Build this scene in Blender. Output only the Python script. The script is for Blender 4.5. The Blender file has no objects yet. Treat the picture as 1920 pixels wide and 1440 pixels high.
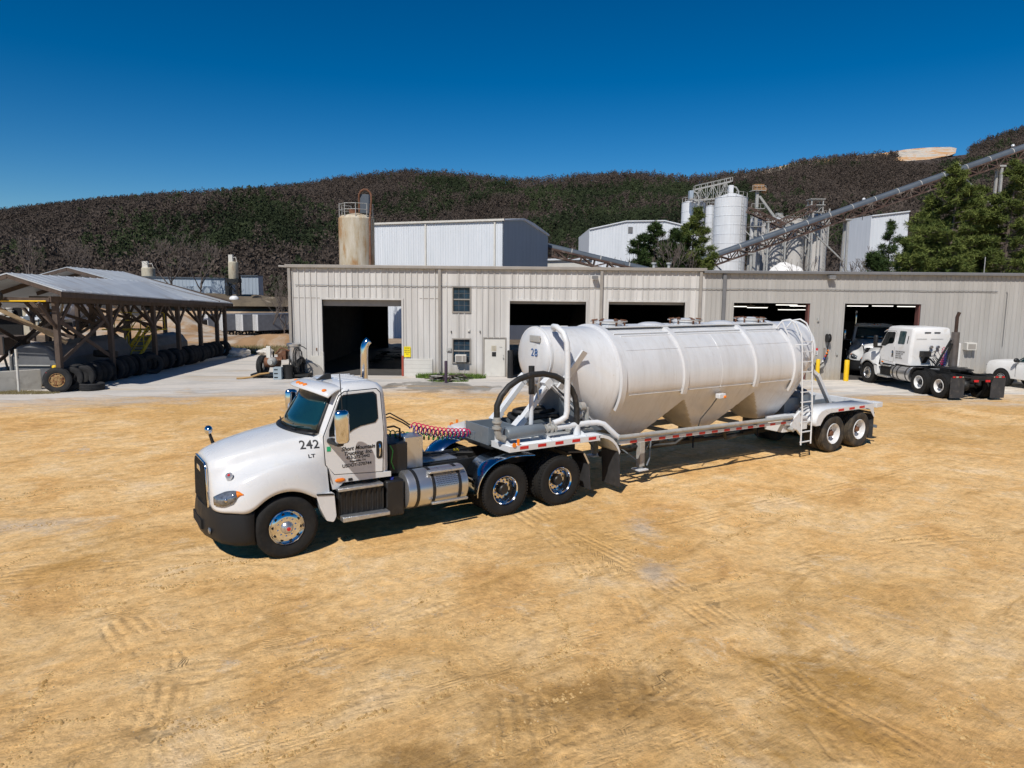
import bpy, bmesh, math, random
import numpy as np
from mathutils import Vector, Matrix, noise

random.seed(7)
R = math.radians
PI = math.pi
scene = bpy.context.scene
C = scene.collection

# ------------------------------------------------------------------ camera
CAM_H = 4.4
PITCH, ROLL, FPX = 7.479, 0.54, 1333.0
cam_d = bpy.data.cameras.new('camera')
cam_d.sensor_width = 36.0
cam_d.lens = 36.0 * FPX / 1920.0
cam_d.clip_start = 0.1
cam_d.clip_end = 6000
cam = bpy.data.objects.new('camera', cam_d)
C.objects.link(cam)
_f = Vector((0, math.cos(R(PITCH)), -math.sin(R(PITCH))))
_u = Vector((0, math.sin(R(PITCH)), math.cos(R(PITCH))))
_r = Vector((1, 0, 0))
_r2 = _r * math.cos(R(ROLL)) + _u * math.sin(R(ROLL))
_u2 = -_r * math.sin(R(ROLL)) + _u * math.cos(R(ROLL))
_m = Matrix.Identity(4)
for i in range(3):
    _m[i][0] = _r2[i]; _m[i][1] = _u2[i]; _m[i][2] = -_f[i]
_m[2][3] = CAM_H
cam.matrix_world = _m
scene.camera = cam

def at(px, py, Y):
    """photo pixel -> world point at depth Y (used to survey where far things stand)"""
    d = _r2 * ((px - 960) / FPX) - _u2 * ((py - 720) / FPX) + _f
    t = Y / d.y
    return Vector((d.x * t, Y, CAM_H + d.z * t))

# ------------------------------------------------------------------ world, sun
SUN_TO = Vector((-0.33, -0.80, 1.0)).normalized()      # towards the sun
world = bpy.data.worlds.new('World'); scene.world = world
world.use_nodes = True
wn = world.node_tree; wn.nodes.clear()
w_out = wn.nodes.new('ShaderNodeOutputWorld')
w_bg = wn.nodes.new('ShaderNodeBackground')
w_sky = wn.nodes.new('ShaderNodeTexSky')
w_sky.sky_type = 'NISHITA'; w_sky.sun_disc = False
w_sky.sun_elevation = math.asin(SUN_TO.z)
w_sky.sun_rotation = math.atan2(SUN_TO.x, SUN_TO.y)
w_sky.altitude = 900; w_sky.air_density = 1.0; w_sky.dust_density = 0.05; w_sky.ozone_density = 4.0
w_hsv = wn.nodes.new('ShaderNodeHueSaturation')
w_hsv.inputs['Saturation'].default_value = 1.30
w_hsv.inputs['Hue'].default_value = 0.497
w_gam = wn.nodes.new('ShaderNodeGamma'); w_gam.inputs[1].default_value = 1.28
wn.links.new(w_sky.outputs[0], w_gam.inputs[0])
wn.links.new(w_gam.outputs[0], w_hsv.inputs['Color'])
wn.links.new(w_hsv.outputs[0], w_bg.inputs[0])
w_bg.inputs[1].default_value = 0.046
wn.links.new(w_bg.outputs[0], w_out.inputs[0])

sun_d = bpy.data.lights.new('sun', 'SUN')
sun_d.energy = 4.3; sun_d.angle = R(0.53); sun_d.color = (1.0, 0.95, 0.875)
sun = bpy.data.objects.new('sun', sun_d); C.objects.link(sun)
sun.rotation_euler = (-SUN_TO).to_track_quat('-Z', 'Y').to_euler()
sun.location = (-30, -60, 80)

scene.view_settings.view_transform = 'Standard'
scene.view_settings.look = 'None'
scene.view_settings.exposure = 0.0
scene.view_settings.gamma = 1.0
scene.view_settings.use_curve_mapping = False
scene.cycles.max_bounces = 6
scene.cycles.diffuse_bounces = 3
scene.cycles.glossy_bounces = 4
scene.cycles.transmission_bounces = 4
scene.cycles.caustics_reflective = False
scene.cycles.caustics_refractive = False

# ------------------------------------------------------------------ materials
def nt(name):
    m = bpy.data.materials.new(name); m.use_nodes = True
    n = m.node_tree; n.nodes.clear()
    o = n.nodes.new('ShaderNodeOutputMaterial')
    b = n.nodes.new('ShaderNodeBsdfPrincipled')
    n.links.new(b.outputs[0], o.inputs[0])
    return m, n, b

def N(n, typ, **kw):
    x = n.nodes.new(typ)
    for k, v in kw.items():
        if k.startswith('i_'):
            x.inputs[k[2:]].default_value = v
        else:
            setattr(x, k, v)
    return x

def ramp(n, src, stops, interp='LINEAR'):
    r = n.nodes.new('ShaderNodeValToRGB')
    r.color_ramp.interpolation = interp
    e = r.color_ramp.elements
    while len(e) < len(stops): e.new(0.5)
    for i, (p, c) in enumerate(stops):
        e[i].position = p
        e[i].color = (c, c, c, 1) if isinstance(c, (int, float)) else (*c, 1)
    n.links.new(src, r.inputs[0])
    return r.outputs[0]

def mixc(n, fac, a, b, mode='MIX'):
    m = n.nodes.new('ShaderNodeMix'); m.data_type = 'RGBA'; m.blend_type = mode
    for s, v in ((m.inputs[0], fac), (m.inputs[6], a), (m.inputs[7], b)):
        if hasattr(v, 'links') or hasattr(v, 'is_output'):
            n.links.new(v, s)
        else:
            s.default_value = v if isinstance(v, (int, float)) else (*v, 1)
    return m.outputs[2]

def math_(n, op, a, b=0.0, clamp=False):
    m = n.nodes.new('ShaderNodeMath'); m.operation = op; m.use_clamp = clamp
    for i, v in ((0, a), (1, b)):
        if isinstance(v, (int, float)): m.inputs[i].default_value = v
        else: n.links.new(v, m.inputs[i])
    return m.outputs[0]

def coords(n, scale=(1, 1, 1), rot=(0, 0, 0), loc=(0, 0, 0), kind='Object'):
    t = n.nodes.new('ShaderNodeTexCoord')
    p = n.nodes.new('ShaderNodeMapping')
    p.inputs['Scale'].default_value = scale
    p.inputs['Rotation'].default_value = rot
    p.inputs['Location'].default_value = loc
    n.links.new(t.outputs[kind], p.inputs[0])
    return p.outputs[0]

def stretched(n, ang, scale, loc=(0, 0, 0)):
    """object coordinates turned by ang, then scaled: features run along that direction"""
    a = coords(n, rot=(0, 0, R(-ang)))
    p = n.nodes.new('ShaderNodeMapping'); p.inputs['Scale'].default_value = scale; p.inputs['Location'].default_value = loc
    n.links.new(a, p.inputs[0]); return p.outputs[0]

def noise_(n, vec, scale, detail=4, rough=0.55, dist=0.0):
    t = N(n, 'ShaderNodeTexNoise', i_Scale=scale, i_Detail=detail, i_Roughness=rough, i_Distortion=dist)
    if vec is not None: n.links.new(vec, t.inputs['Vector'])
    return t.outputs[0]

def bump_(n, b, h, dist=0.01, strength=1.0):
    x = N(n, 'ShaderNodeBump', i_Distance=dist, i_Strength=strength)
    n.links.new(h, x.inputs['Height']); n.links.new(x.outputs[0], b.inputs['Normal'])
    return x

def S(col, rough=0.5, metal=0.0, name='m', var=0.12, vs=2.0, bump=0.0, bs=40, coat=0.0,
      second=None, sec_scale=1.5, sec_lo=0.55, sec_hi=0.7, stretch=(1, 1, 1), rvar=0.08, spec=0.5):
    m, n, b = nt(name)
    v = coords(n, scale=stretch)
    a = noise_(n, v, vs, 5, 0.6)
    lo = tuple(c * (1 - var) for c in col); hi = tuple(min(1, c * (1 + var)) for c in col)
    c = ramp(n, a, [(0.3, lo), (0.7, hi)])
    if second:
        a2 = noise_(n, v, sec_scale, 7, 0.65, 0.4)
        c = mixc(n, ramp(n, a2, [(sec_lo, 0.0), (sec_hi, 1.0)]), c, second)
    n.links.new(c, b.inputs['Base Color'])
    b.inputs['Metallic'].default_value = metal
    rr = ramp(n, noise_(n, v, vs * 2.3, 4), [(0.3, max(0.02, rough - rvar)), (0.7, min(1, rough + rvar))])
    n.links.new(rr, b.inputs['Roughness'])
    b.inputs['Coat Weight'].default_value = coat
    b.inputs['Coat Roughness'].default_value = 0.05
    b.inputs['Specular IOR Level'].default_value = spec
    if bump > 0:
        bump_(n, b, noise_(n, v, bs, 6, 0.6), bump)
    return m

def emis(name, col, st):
    m, n, b = nt(name)
    b.inputs['Base Color'].default_value = (*col, 1)
    b.inputs['Emission Color'].default_value = (*col, 1)
    b.inputs['Emission Strength'].default_value = st
    return m

M = {}
M['white'] = S((.66, .665, .67), .28, 0, 'white_truck_paint', var=.03, vs=1.2, coat=.5, second=(.66, .63, .57), sec_scale=2.5, sec_lo=.62, sec_hi=.85)
M['white2'] = S((.74, .74, .73), .38, 0, 'white_dusty_paint', var=.05, vs=1.5, coat=.2, second=(.55, .50, .43), sec_scale=2.2, sec_lo=.55, sec_hi=.85)
M['trailerwhite'] = S((.66, .68, .70), .42, 0, 'white_trailer_paint', var=.05, vs=2.5, second=(.45, .44, .42), sec_scale=5, sec_lo=.58, sec_hi=.8)
M['greysteel'] = S((.15, .18, .21), .42, 0, 'grey_primer_steel', var=.12, vs=3, second=(.27, .27, .26), sec_scale=4, sec_lo=.6, sec_hi=.8)
M['chrome'] = S((.70, .71, .73), .10, 1, 'chrome', var=.02, rvar=.01)
M['skytint_chrome'] = S((.42, .50, .60), .12, 1, 'polished_fender', var=.08, vs=5, rvar=.05)  # blue of the reflected sky put into the metal colour
M['alum'] = S((.58, .58, .58), .30, .85, 'brushed_aluminium', var=.04, vs=1.5, rvar=.04)
M['treadplate'] = S((.55, .56, .57), .38, .85, 'tread_plate', var=.15, vs=20, bump=.006, bs=90)
M['black'] = S((.012, .012, .013), .5, 0, 'black_plastic', var=.3, second=(.05, .045, .04), sec_scale=4, sec_lo=.55, sec_hi=.85)
M['bumper'] = S((.017, .0175, .019), .5, 0, 'charcoal_bumper_plastic', var=.1, spec=.25, bump=.0008, bs=300)
M['chassis'] = S((.012, .013, .014), .55, .2, 'black_chassis_paint', var=.3, second=(.055, .048, .04), sec_scale=3, sec_lo=.5, sec_hi=.8)
M['rubber'] = S((.016, .016, .016), .82, 0, 'tyre_rubber', var=.2, vs=8, spec=.25, second=(.035, .030, .024), sec_scale=3, sec_lo=.5, sec_hi=.85, bump=.002, bs=60)
M['oldrubber'] = S((.022, .022, .023), .88, 0, 'old_tyre_rubber', var=.3, vs=5, second=(.07, .068, .06), sec_scale=2, sec_lo=.55, sec_hi=.9, bump=.004, bs=40)
M['glass'] = S((.006, .035, .042), .03, 0, 'dark_glass', var=.2, rvar=.01, spec=.7)
M['glass'].node_tree.nodes['Principled BSDF'].inputs['Coat Weight'].default_value = .6
M['sideglass'] = S((.004, .007, .008), .04, 0, 'side_glass', var=.2, rvar=.01, spec=.35)
M['pane'] = S((.015, .04, .065), .12, 0, 'window_pane', var=.5, vs=3, rvar=.02, spec=.3)  # dark blue of mirrored sky tinted into the glass colour
M['hole'] = S((.004, .004, .004), .9, 0, 'painted_hole_shade')  # near-black colour stands in for shade inside holes and openings
M['red'] = S((.55, .015, .02), .35, 0, 'red_reflective', var=.08)
M['amber'] = S((.85, .22, .01), .25, 0, 'amber_lens', var=.1, coat=.5)
M['clear'] = S((.20, .22, .25), .10, .5, 'headlamp_lens', var=.5, vs=16, coat=.6)
M['yellow'] = S((.80, .50, .01), .45, 0, 'yellow_paint', var=.1, second=(.45, .28, .05), sec_scale=4, sec_lo=.6, sec_hi=.8)
M['yellowold'] = S((.62, .47, .01), .6, 0, 'faded_yellow_paint', var=.2, second=(.15, .10, .04), sec_scale=5)
M['hose'] = S((.014, .014, .014), .62, 0, 'black_hose', var=.2, second=(.06, .05, .045), sec_scale=6)
M['ink'] = S((.02, .02, .022), .5, 0, 'black_lettering', var=.05)
M['blueink'] = S((.01, .10, .32), .4, 0, 'blue_lettering', var=.05)
M['green'] = S((.01, .42, .2), .4, 0, 'green_sticker', var=.05)
M['plum'] = S((.05, .03, .05), .6, 0, 'dark_post_paint')
M['wood'] = S((.085, .060, .046), .85, 0, 'weathered_timber', var=.35, vs=3, stretch=(1, 1, .2), second=(.035, .027, .024), sec_scale=3, sec_lo=.5, sec_hi=.75, bump=.006)
M['woodlight'] = S((.30, .22, .13), .8, 0, 'newer_timber', var=.2, vs=4)
M['concrete'] = S((.42, .40, .36), .85, 0, 'concrete', var=.14, vs=1.2, second=(.27, .25, .22), sec_scale=1.6, sec_lo=.5, sec_hi=.75, bump=.006, bs=25)
M['block'] = S((.60, .58, .53), .8, 0, 'painted_block', var=.07, second=(.42, .38, .32), sec_scale=1.2, sec_lo=.58, sec_hi=.8, bump=.004)
M['rock'] = S((.60, .57, .53), .9, 0, 'pale_rock', var=.3, vs=3, bump=.04, bs=6)
M['galv'] = S((.46, .49, .52), .5, .15, 'galvanised_sheet', var=.1, vs=.8, stretch=(.25, 1, 1), second=(.33, .31, .29), sec_scale=1.2, sec_lo=.5, sec_hi=.75)
M['rust'] = S((.17, .075, .04), .8, .2, 'rusty_steel', var=.4, vs=4, second=(.33, .26, .2), sec_scale=3, sec_lo=.55, sec_hi=.75)
M['conv'] = S((.085, .050, .038), .75, .2, 'conveyor_truss_steel', var=.4, vs=1.5, second=(.30, .25, .21), sec_scale=1, sec_lo=.52, sec_hi=.72)
M['steelgrey'] = S((.40, .40, .38), .6, .2, 'grey_structural_steel', var=.2, vs=2, second=(.28, .14, .08), sec_scale=2, sec_lo=.55, sec_hi=.8)
M['bluesteel'] = S((.07, .088, .112), .6, .05, 'blue_grey_hood_sheet', var=.15, vs=.6)
M['beige'] = S((.50, .45, .34), .7, 0, 'beige_tank_paint', var=.15, second=(.30, .16, .08), sec_scale=1.2, sec_lo=.55, sec_hi=.75, stretch=(1, 1, .35))
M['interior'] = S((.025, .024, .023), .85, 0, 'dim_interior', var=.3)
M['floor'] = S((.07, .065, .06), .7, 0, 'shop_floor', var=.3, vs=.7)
M['bark'] = S((.13, .10, .085), .9, 0, 'bark', var=.3, vs=3, bump=.02, bs=8)
M['tube'] = emis('lit_tube', (1.0, .98, .92), 1.6)
M['crate'] = S((.30, .36, .40), .6, 0, 'grey_plastic_crate', var=.1)
M['coil_red'] = S((.60, .01, .10), .4, 0, 'red_air_line', var=.05)
M['coil_blue'] = S((.02, .04, .30), .4, 0, 'blue_air_line', var=.05)
M['coil_green'] = S((.03, .30, .05), .4, 0, 'green_air_line', var=.05)
M['tan'] = S((.42, .25, .09), .6, 0, 'tan_hose', var=.1)
M['flap'] = S((.035, .035, .037), .75, 0, 'rubber_mud_flap', var=.3, vs=5, second=(.10, .09, .08), sec_scale=3)
M['grille'] = None

def cladding(name, col, col2, spacing=0.0, streak=.5):
    """painted sheet metal with streaks running down from the eave"""
    m, n, b = nt(name)
    v = coords(n, scale=(1, 1, .12))
    a = noise_(n, v, 1.6, 6, .65)
    c = ramp(n, a, [(.25, col2), (.62, col)])
    v2 = coords(n, scale=(3.3, 3.3, .06))
    c = mixc(n, ramp(n, noise_(n, v2, 1.2, 3), [(.35, streak), (.6, 0.0)]), c, tuple(x * .72 for x in col2))
    v3 = coords(n)
    c = mixc(n, ramp(n, noise_(n, v3, .22, 3), [(.4, 0.0), (.75, .35)]), c, tuple(x * .85 for x in col))
    sz = N(n, 'ShaderNodeSeparateXYZ'); n.links.new(v3, sz.inputs[0])
    low = math_(n, 'MULTIPLY', math_(n, 'SUBTRACT', 1.0, sz.outputs[2], True), noise_(n, coords(n, scale=(1, 1, .5)), 3.0, 6, .7))
    c = mixc(n, ramp(n, low, [(.12, 0.0), (.5, .7)]), c, (.34, .28, .20))
    n.links.new(c, b.inputs['Base Color'])
    b.inputs['Roughness'].default_value = .55
    bump_(n, b, noise_(n, coords(n, scale=(1, 1, .3)), 2.5, 3), .01, .6)
    return m

M['clad'] = cladding('cream_metal_siding', (.64, .625, .60), (.50, .48, .45), streak=.55)
M['clad2'] = cladding('grey_metal_siding', (.43, .415, .39), (.36, .345, .32), streak=.25)
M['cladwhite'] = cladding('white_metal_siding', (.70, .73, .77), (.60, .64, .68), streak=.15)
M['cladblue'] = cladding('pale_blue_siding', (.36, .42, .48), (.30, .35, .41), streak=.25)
M['trim'] = S((.30, .275, .245), .5, 0, 'taupe_trim', var=.1)
M['trim2'] = S((.16, .16, .165), .5, 0, 'charcoal_trim', var=.1)
M['silo'] = cladding('silo_sheet', (.72, .74, .76), (.60, .60, .60), streak=.2)
M['silogrey'] = cladding('grey_concrete_silo', (.56, .54, .51), (.45, .43, .41), streak=.3)

# tank paint with vertical drip streaks, dust low down
def tankpaint():
    m, n, b = nt('tank_white_paint')
    v = coords(n, scale=(2.2, 1, .18))
    a = noise_(n, v, 2.2, 7, .7)
    c = ramp(n, a, [(.32, (.57, .575, .585)), (.58, (.64, .65, .665))])
    v2 = coords(n, scale=(7, 2, .25))
    c = mixc(n, ramp(n, noise_(n, v2, 1.4, 5, .7), [(.30, .5), (.45, 0.0)]), c, (.50, .49, .48))
    c = mixc(n, ramp(n, noise_(n, coords(n), 9, 6, .7), [(.62, 0.0), (.74, .6)]), c, (.42, .38, .34))
    c = mixc(n, ramp(n, noise_(n, coords(n, scale=(1, 1, .5)), .9, 8, .75, .5), [(.5, 0.0), (.72, .45)]), c, (.52, .49, .44))
    c = mixc(n, ramp(n, noise_(n, coords(n, scale=(12, 3, .35)), 1.1, 4, .7), [(.60, 0.0), (.72, .5)]), c, (.47, .45, .42))
    n.links.new(c, b.inputs['Base Color'])
    b.inputs['Roughness'].default_value = .30
    b.inputs['Coat Weight'].default_value = .25
    bump_(n, b, noise_(n, coords(n), 1.6, 2), .012, .5)
    return m
M['tank'] = tankpaint()

M['cone'] = S((.47, .435, .37), .34, 0, 'beige_hopper_cone', var=.10, vs=1.5, stretch=(2, 2, .5), second=(.36, .32, .26), sec_scale=2, sec_lo=.5, sec_hi=.75)  # beige for the low hopper faces turned fore and aft

def grille_mat():
    m, n, b = nt('grille_mesh')
    v = coords(n)
    t = N(n, 'ShaderNodeTexVoronoi', i_Scale=26.0); n.links.new(v, t.inputs['Vector'])
    c = ramp(n, t.outputs['Distance'], [(.25, (.002, .002, .002)), (.5, (.018, .018, .018))])
    n.links.new(c, b.inputs['Base Color']); b.inputs['Roughness'].default_value = .8; b.inputs['Specular IOR Level'].default_value = .15
    return m
M['grille'] = grille_mat()

def rust_tank():
    m, n, b = nt('rust_streaked_tank')
    v = coords(n, scale=(1, 1, .22))
    a = noise_(n, v, 1.1, 8, .7)
    c = ramp(n, a, [(.28, (.62, .58, .50)), (.5, (.45, .38, .27)), (.60, (.36, .20, .08)), (.74, (.16, .06, .03))])
    n.links.new(c, b.inputs['Base Color']); b.inputs['Roughness'].default_value = .75
    return m
M['rusttank'] = rust_tank()

# ------------------------------------------------------------------ mesh builder
class MB:
    def __init__(s): s.v = []; s.f = []; s.m = []
    def add(s, vs, fs, mi=0):
        o = len(s.v); s.v += [tuple(v) for v in vs]
        s.f += [tuple(i + o for i in f) for f in fs]; s.m += [mi] * len(fs); return s
    def box(s, x0, x1, y0, y1, z0, z1, mi=0, tz=0, rot=None, org=(0, 0, 0)):
        vs = [(x0, y0, z0), (x1, y0, z0), (x1, y1, z0), (x0, y1, z0), (x0, y0, z1), (x1, y0, z1), (x1, y1, z1), (x0, y1, z1)]
        if tz:
            cx, cy = (x0 + x1) / 2, (y0 + y1) / 2
            vs = vs[:4] + [(cx + (x - cx) * (1 - tz), cy + (y - cy) * (1 - tz), z) for x, y, z in vs[4:]]
        if rot is not None:
            o = Vector(org); vs = [tuple(rot @ (Vector(v) - o) + o) for v in vs]
        return s.add(vs, [(0, 3, 2, 1), (4, 5, 6, 7), (0, 1, 5, 4), (1, 2, 6, 5), (2, 3, 7, 6), (3, 0, 4, 7)], mi)
    def bar(s, p0, p1, w, h, up=(0, 0, 1), mi=0):
        p0 = Vector(p0); p1 = Vector(p1); d = (p1 - p0).normalized(); up = Vector(up)
        if abs(d.dot(up)) > .98: up = Vector((0, 1, 0))
        a = d.cross(up).normalized() * (w / 2); b = a.cross(d).normalized() * (h / 2)
        vs = [p + q for p in (p0, p1) for q in (-a - b, a - b, a + b, -a + b)]
        return s.add(vs, [(0, 3, 2, 1), (4, 5, 6, 7), (0, 1, 5, 4), (1, 2, 6, 5), (2, 3, 7, 6), (3, 0, 4, 7)], mi)
    def tube(s, pts, r, n=8, caps=True, mi=0):
        pts = [Vector(p) for p in pts]; k = len(pts)
        rs = r if isinstance(r, (list, tuple)) else [r] * k
        t0 = (pts[1] - pts[0]).normalized()
        a = t0.orthogonal().normalized(); o = len(s.v); prev = t0
        for i, p in enumerate(pts):
            t = ((pts[min(i + 1, k - 1)] - pts[max(i - 1, 0)])).normalized()
            q = prev.rotation_difference(t); a = (q @ a).normalized(); prev = t
            b = t.cross(a).normalized()
            for j in range(n):
                g = 2 * PI * j / n
                s.v.append(tuple(p + (a * math.cos(g) + b * math.sin(g)) * rs[i]))
        for i in range(k - 1):
            for j in range(n):
                s.f.append((o + i * n + j, o + i * n + (j + 1) % n, o + (i + 1) * n + (j + 1) % n, o + (i + 1) * n + j)); s.m.append(mi)
        if caps:
            s.f.append(tuple(o + j for j in reversed(range(n)))); s.m.append(mi)
            s.f.append(tuple(o + (k - 1) * n + j for j in range(n))); s.m.append(mi)
        return s
    def lathe(s, prof, n=32, org=(0, 0, 0), axis='y', mi=0, a0=0, a1=2 * PI, sgn=1, caps=True):
        """prof: (radius, offset along the axis)"""
        o = len(s.v); full = abs(a1 - a0 - 2 * PI) < 1e-6; cols = n if full else n + 1
        for r, h in prof:
            h *= sgn
            for j in range(cols):
                g = a0 + (a1 - a0) * j / n; c, d = r * math.cos(g), r * math.sin(g)
                if axis == 'y': p = (c, h, d)
                elif axis == 'x': p = (h, c, d)
                else: p = (c, d, h)
                s.v.append((p[0] + org[0], p[1] + org[1], p[2] + org[2]))
        for i in range(len(prof) - 1):
            for j in range(n):
                q = (j + 1) % cols
                s.f.append((o + i * cols + j, o + i * cols + q, o + (i + 1) * cols + q, o + (i + 1) * cols + j)); s.m.append(mi)
        for i, fl in ((0, True), (len(prof) - 1, False)):
            if full and caps and prof[i][0] > 1e-5 and (prof[0] != prof[-1]):
                idx = [o + i * cols + j for j in range(cols)]
                s.f.append(tuple(reversed(idx)) if fl else tuple(idx)); s.m.append(mi)
        return s
    def cyl(s, p0, p1, r, n=16, mi=0, r1=None):
        return s.tube([p0, p1], [r, r if r1 is None else r1], n, True, mi)
    def prism(s, poly, h0, h1, plane='xz', mi=0, fn=None):
        """poly in a plane extruded along the third axis; fn(a,b)->extra offset"""
        k = len(poly); vs = []
        for h in (h0, h1):
            for a, b in poly:
                e = fn(a, b) if fn else 0
                if plane == 'xz': vs.append((a, h + e, b))
                elif plane == 'yz': vs.append((h + e, a, b))
                else: vs.append((a, b, h + e))
        fs = [tuple(range(k)), tuple(reversed(range(k, 2 * k)))]
        for i in range(k):
            j = (i + 1) % k; fs.append((i, i + k, j + k, j))
        return s.add(vs, fs, mi)
    def loft(s, rings, closed=True, caps=True, mi=0):
        o = len(s.v); n = len(rings[0])
        for r in rings: s.v += [tuple(p) for p in r]
        for i in range(len(rings) - 1):
            for j in range(n if closed else n - 1):
                q = (j + 1) % n
                s.f.append((o + i * n + j, o + i * n + q, o + (i + 1) * n + q, o + (i + 1) * n + j)); s.m.append(mi)
        if caps:
            s.f.append(tuple(o + j for j in reversed(range(n)))); s.m.append(mi)
            s.f.append(tuple(o + (len(rings) - 1) * n + j for j in range(n))); s.m.append(mi)
        return s
    def ball(s, c, r, n=12, m=8, mi=0):
        r = (r, r, r) if isinstance(r, (int, float)) else r
        rings = []
        for i in range(1, m):
            t = PI * i / m
            rings.append([(c[0] + r[0] * math.sin(t) * math.cos(2 * PI * j / n), c[1] + r[1] * math.sin(t) * math.sin(2 * PI * j / n), c[2] - r[2] * math.cos(t)) for j in range(n)])
        return s.loft(rings, True, True, mi)
    def ribs(s, x0, x1, z0, z1, y, spacing=.3, w=.045, d=.03, phase=0.0, mi=0, axis='x'):
        k = math.ceil((x0 + w - phase) / spacing); x = phase + k * spacing
        while x < x1 - w:
            prof = [(x - w * .8, y), (x - w * .35, y - d), (x + w * .35, y - d), (x + w * .8, y)]
            o = len(s.v)
            for z in (z0, z1):
                for a, b in prof: s.v.append((a, b, z) if axis == 'x' else (b, a, z))
            for j in range(3): s.f.append((o + j, o + j + 1, o + 5 + j, o + 4 + j)); s.m.append(mi)
            s.f.append((o, o + 3, o + 2, o + 1)); s.m.append(mi)
            s.f.append((o + 4, o + 5, o + 6, o + 7)); s.m.append(mi)
            x += spacing
        return s
    def mesh(s, name, mats, angle=32):
        me = bpy.data.meshes.new(name); me.from_pydata(s.v, [], s.f); me.validate(clean_customdata=False)
        if not isinstance(mats, (list, tuple)): mats = [mats]
        for m in mats: me.materials.append(m)
        if len(mats) > 1 and len(me.polygons) == len(s.m): me.polygons.foreach_set('material_index', s.m)
        bm = bmesh.new(); bm.from_mesh(me); bmesh.ops.recalc_face_normals(bm, faces=bm.faces); bm.to_mesh(me); bm.free()
        if angle:
            me.polygons.foreach_set('use_smooth', [True] * len(me.polygons))
            me.set_sharp_from_angle(angle=R(angle))
        me.update()
        return me
    def build(s, name, mats, parent=None, angle=32, bevel=0.0, seg=2, sub=0):
        o = link(name, s.mesh(name, mats, angle), parent)
        if sub:
            md = o.modifiers.new('sub', 'SUBSURF'); md.levels = sub; md.render_levels = sub
        if bevel:
            md = o.modifiers.new('bevel', 'BEVEL'); md.width = bevel; md.segments = seg
            md.limit_method = 'ANGLE'; md.angle_limit = R(40); md.harden_normals = False
        return o

def link(name, data, parent=None):
    o = bpy.data.objects.new(name, data); C.objects.link(o)
    if parent is not None: o.parent = parent
    return o

def tag(o, label=None, cat=None, group=None, kind=None):
    if label: o['label'] = label
    if cat: o['category'] = cat
    if group: o['group'] = group
    if kind: o['kind'] = kind
    return o

def thing(name, label, cat, loc=(0, 0, 0), rz=0, group=None):
    o = bpy.data.objects.new(name, None); C.objects.link(o)
    o.empty_display_size = .3
    o.location = loc; o.rotation_euler = (0, 0, rz)
    return tag(o, label, cat, group)

KIDS = None
def copy_tree(o, parent=None, skip=()):
    global KIDS
    c = o.copy(); C.objects.link(c); c.parent = parent
    for ch in [k for k in C.objects if k.parent == o]:
        if ch.name.split('.')[0] in skip: continue
        copy_tree(ch, c, skip)
    return c

def lettering(text, size, mat, parent, loc, rot, name='lettering', bold=0.0, shear=0.0, align='LEFT', extrude=.0015, spacing=1.0, sx=1.0):
    cu = bpy.data.curves.new(name, 'FONT'); cu.body = text; cu.size = size; cu.offset = bold
    cu.shear = shear; cu.align_x = align; cu.extrude = extrude; cu.space_character = spacing
    t = bpy.data.objects.new(name, cu); C.objects.link(t)
    dg = bpy.context.evaluated_depsgraph_get()
    me = bpy.data.meshes.new_from_object(t.evaluated_get(dg))
    bpy.data.objects.remove(t); bpy.data.curves.remove(cu)
    me.materials.clear(); me.materials.append(mat)
    o = link(name, me, parent); o.location = loc; o.rotation_euler = rot; o.scale = (sx, 1, 1)
    return o

def lerp(a, b, t): return a + (b - a) * t
def sstep(t): t = max(0, min(1, t)); return t * t * (3 - 2 * t)
def interp(tab, x):
    if x <= tab[0][0]: return tab[0][1]
    for (a, b), (c, d) in zip(tab, tab[1:]):
        if x <= c: return b + (d - b) * (x - a) / (c - a)
    return tab[-1][1]
def arc(cx, cz, r, a0, a1, n, y=0):
    return [(cx + r * math.cos(R(lerp(a0, a1, i / n))), y, cz + r * math.sin(R(lerp(a0, a1, i / n)))) for i in range(n + 1)]
# ------------------------------------------------------------------ ground
def ground_z(x, y):
    if y < 62: return 0.0
    z = -4.3 * sstep((y - 62) / 42)
    z += 5.8 * sstep((y - 136) / 12)
    return z

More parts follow.
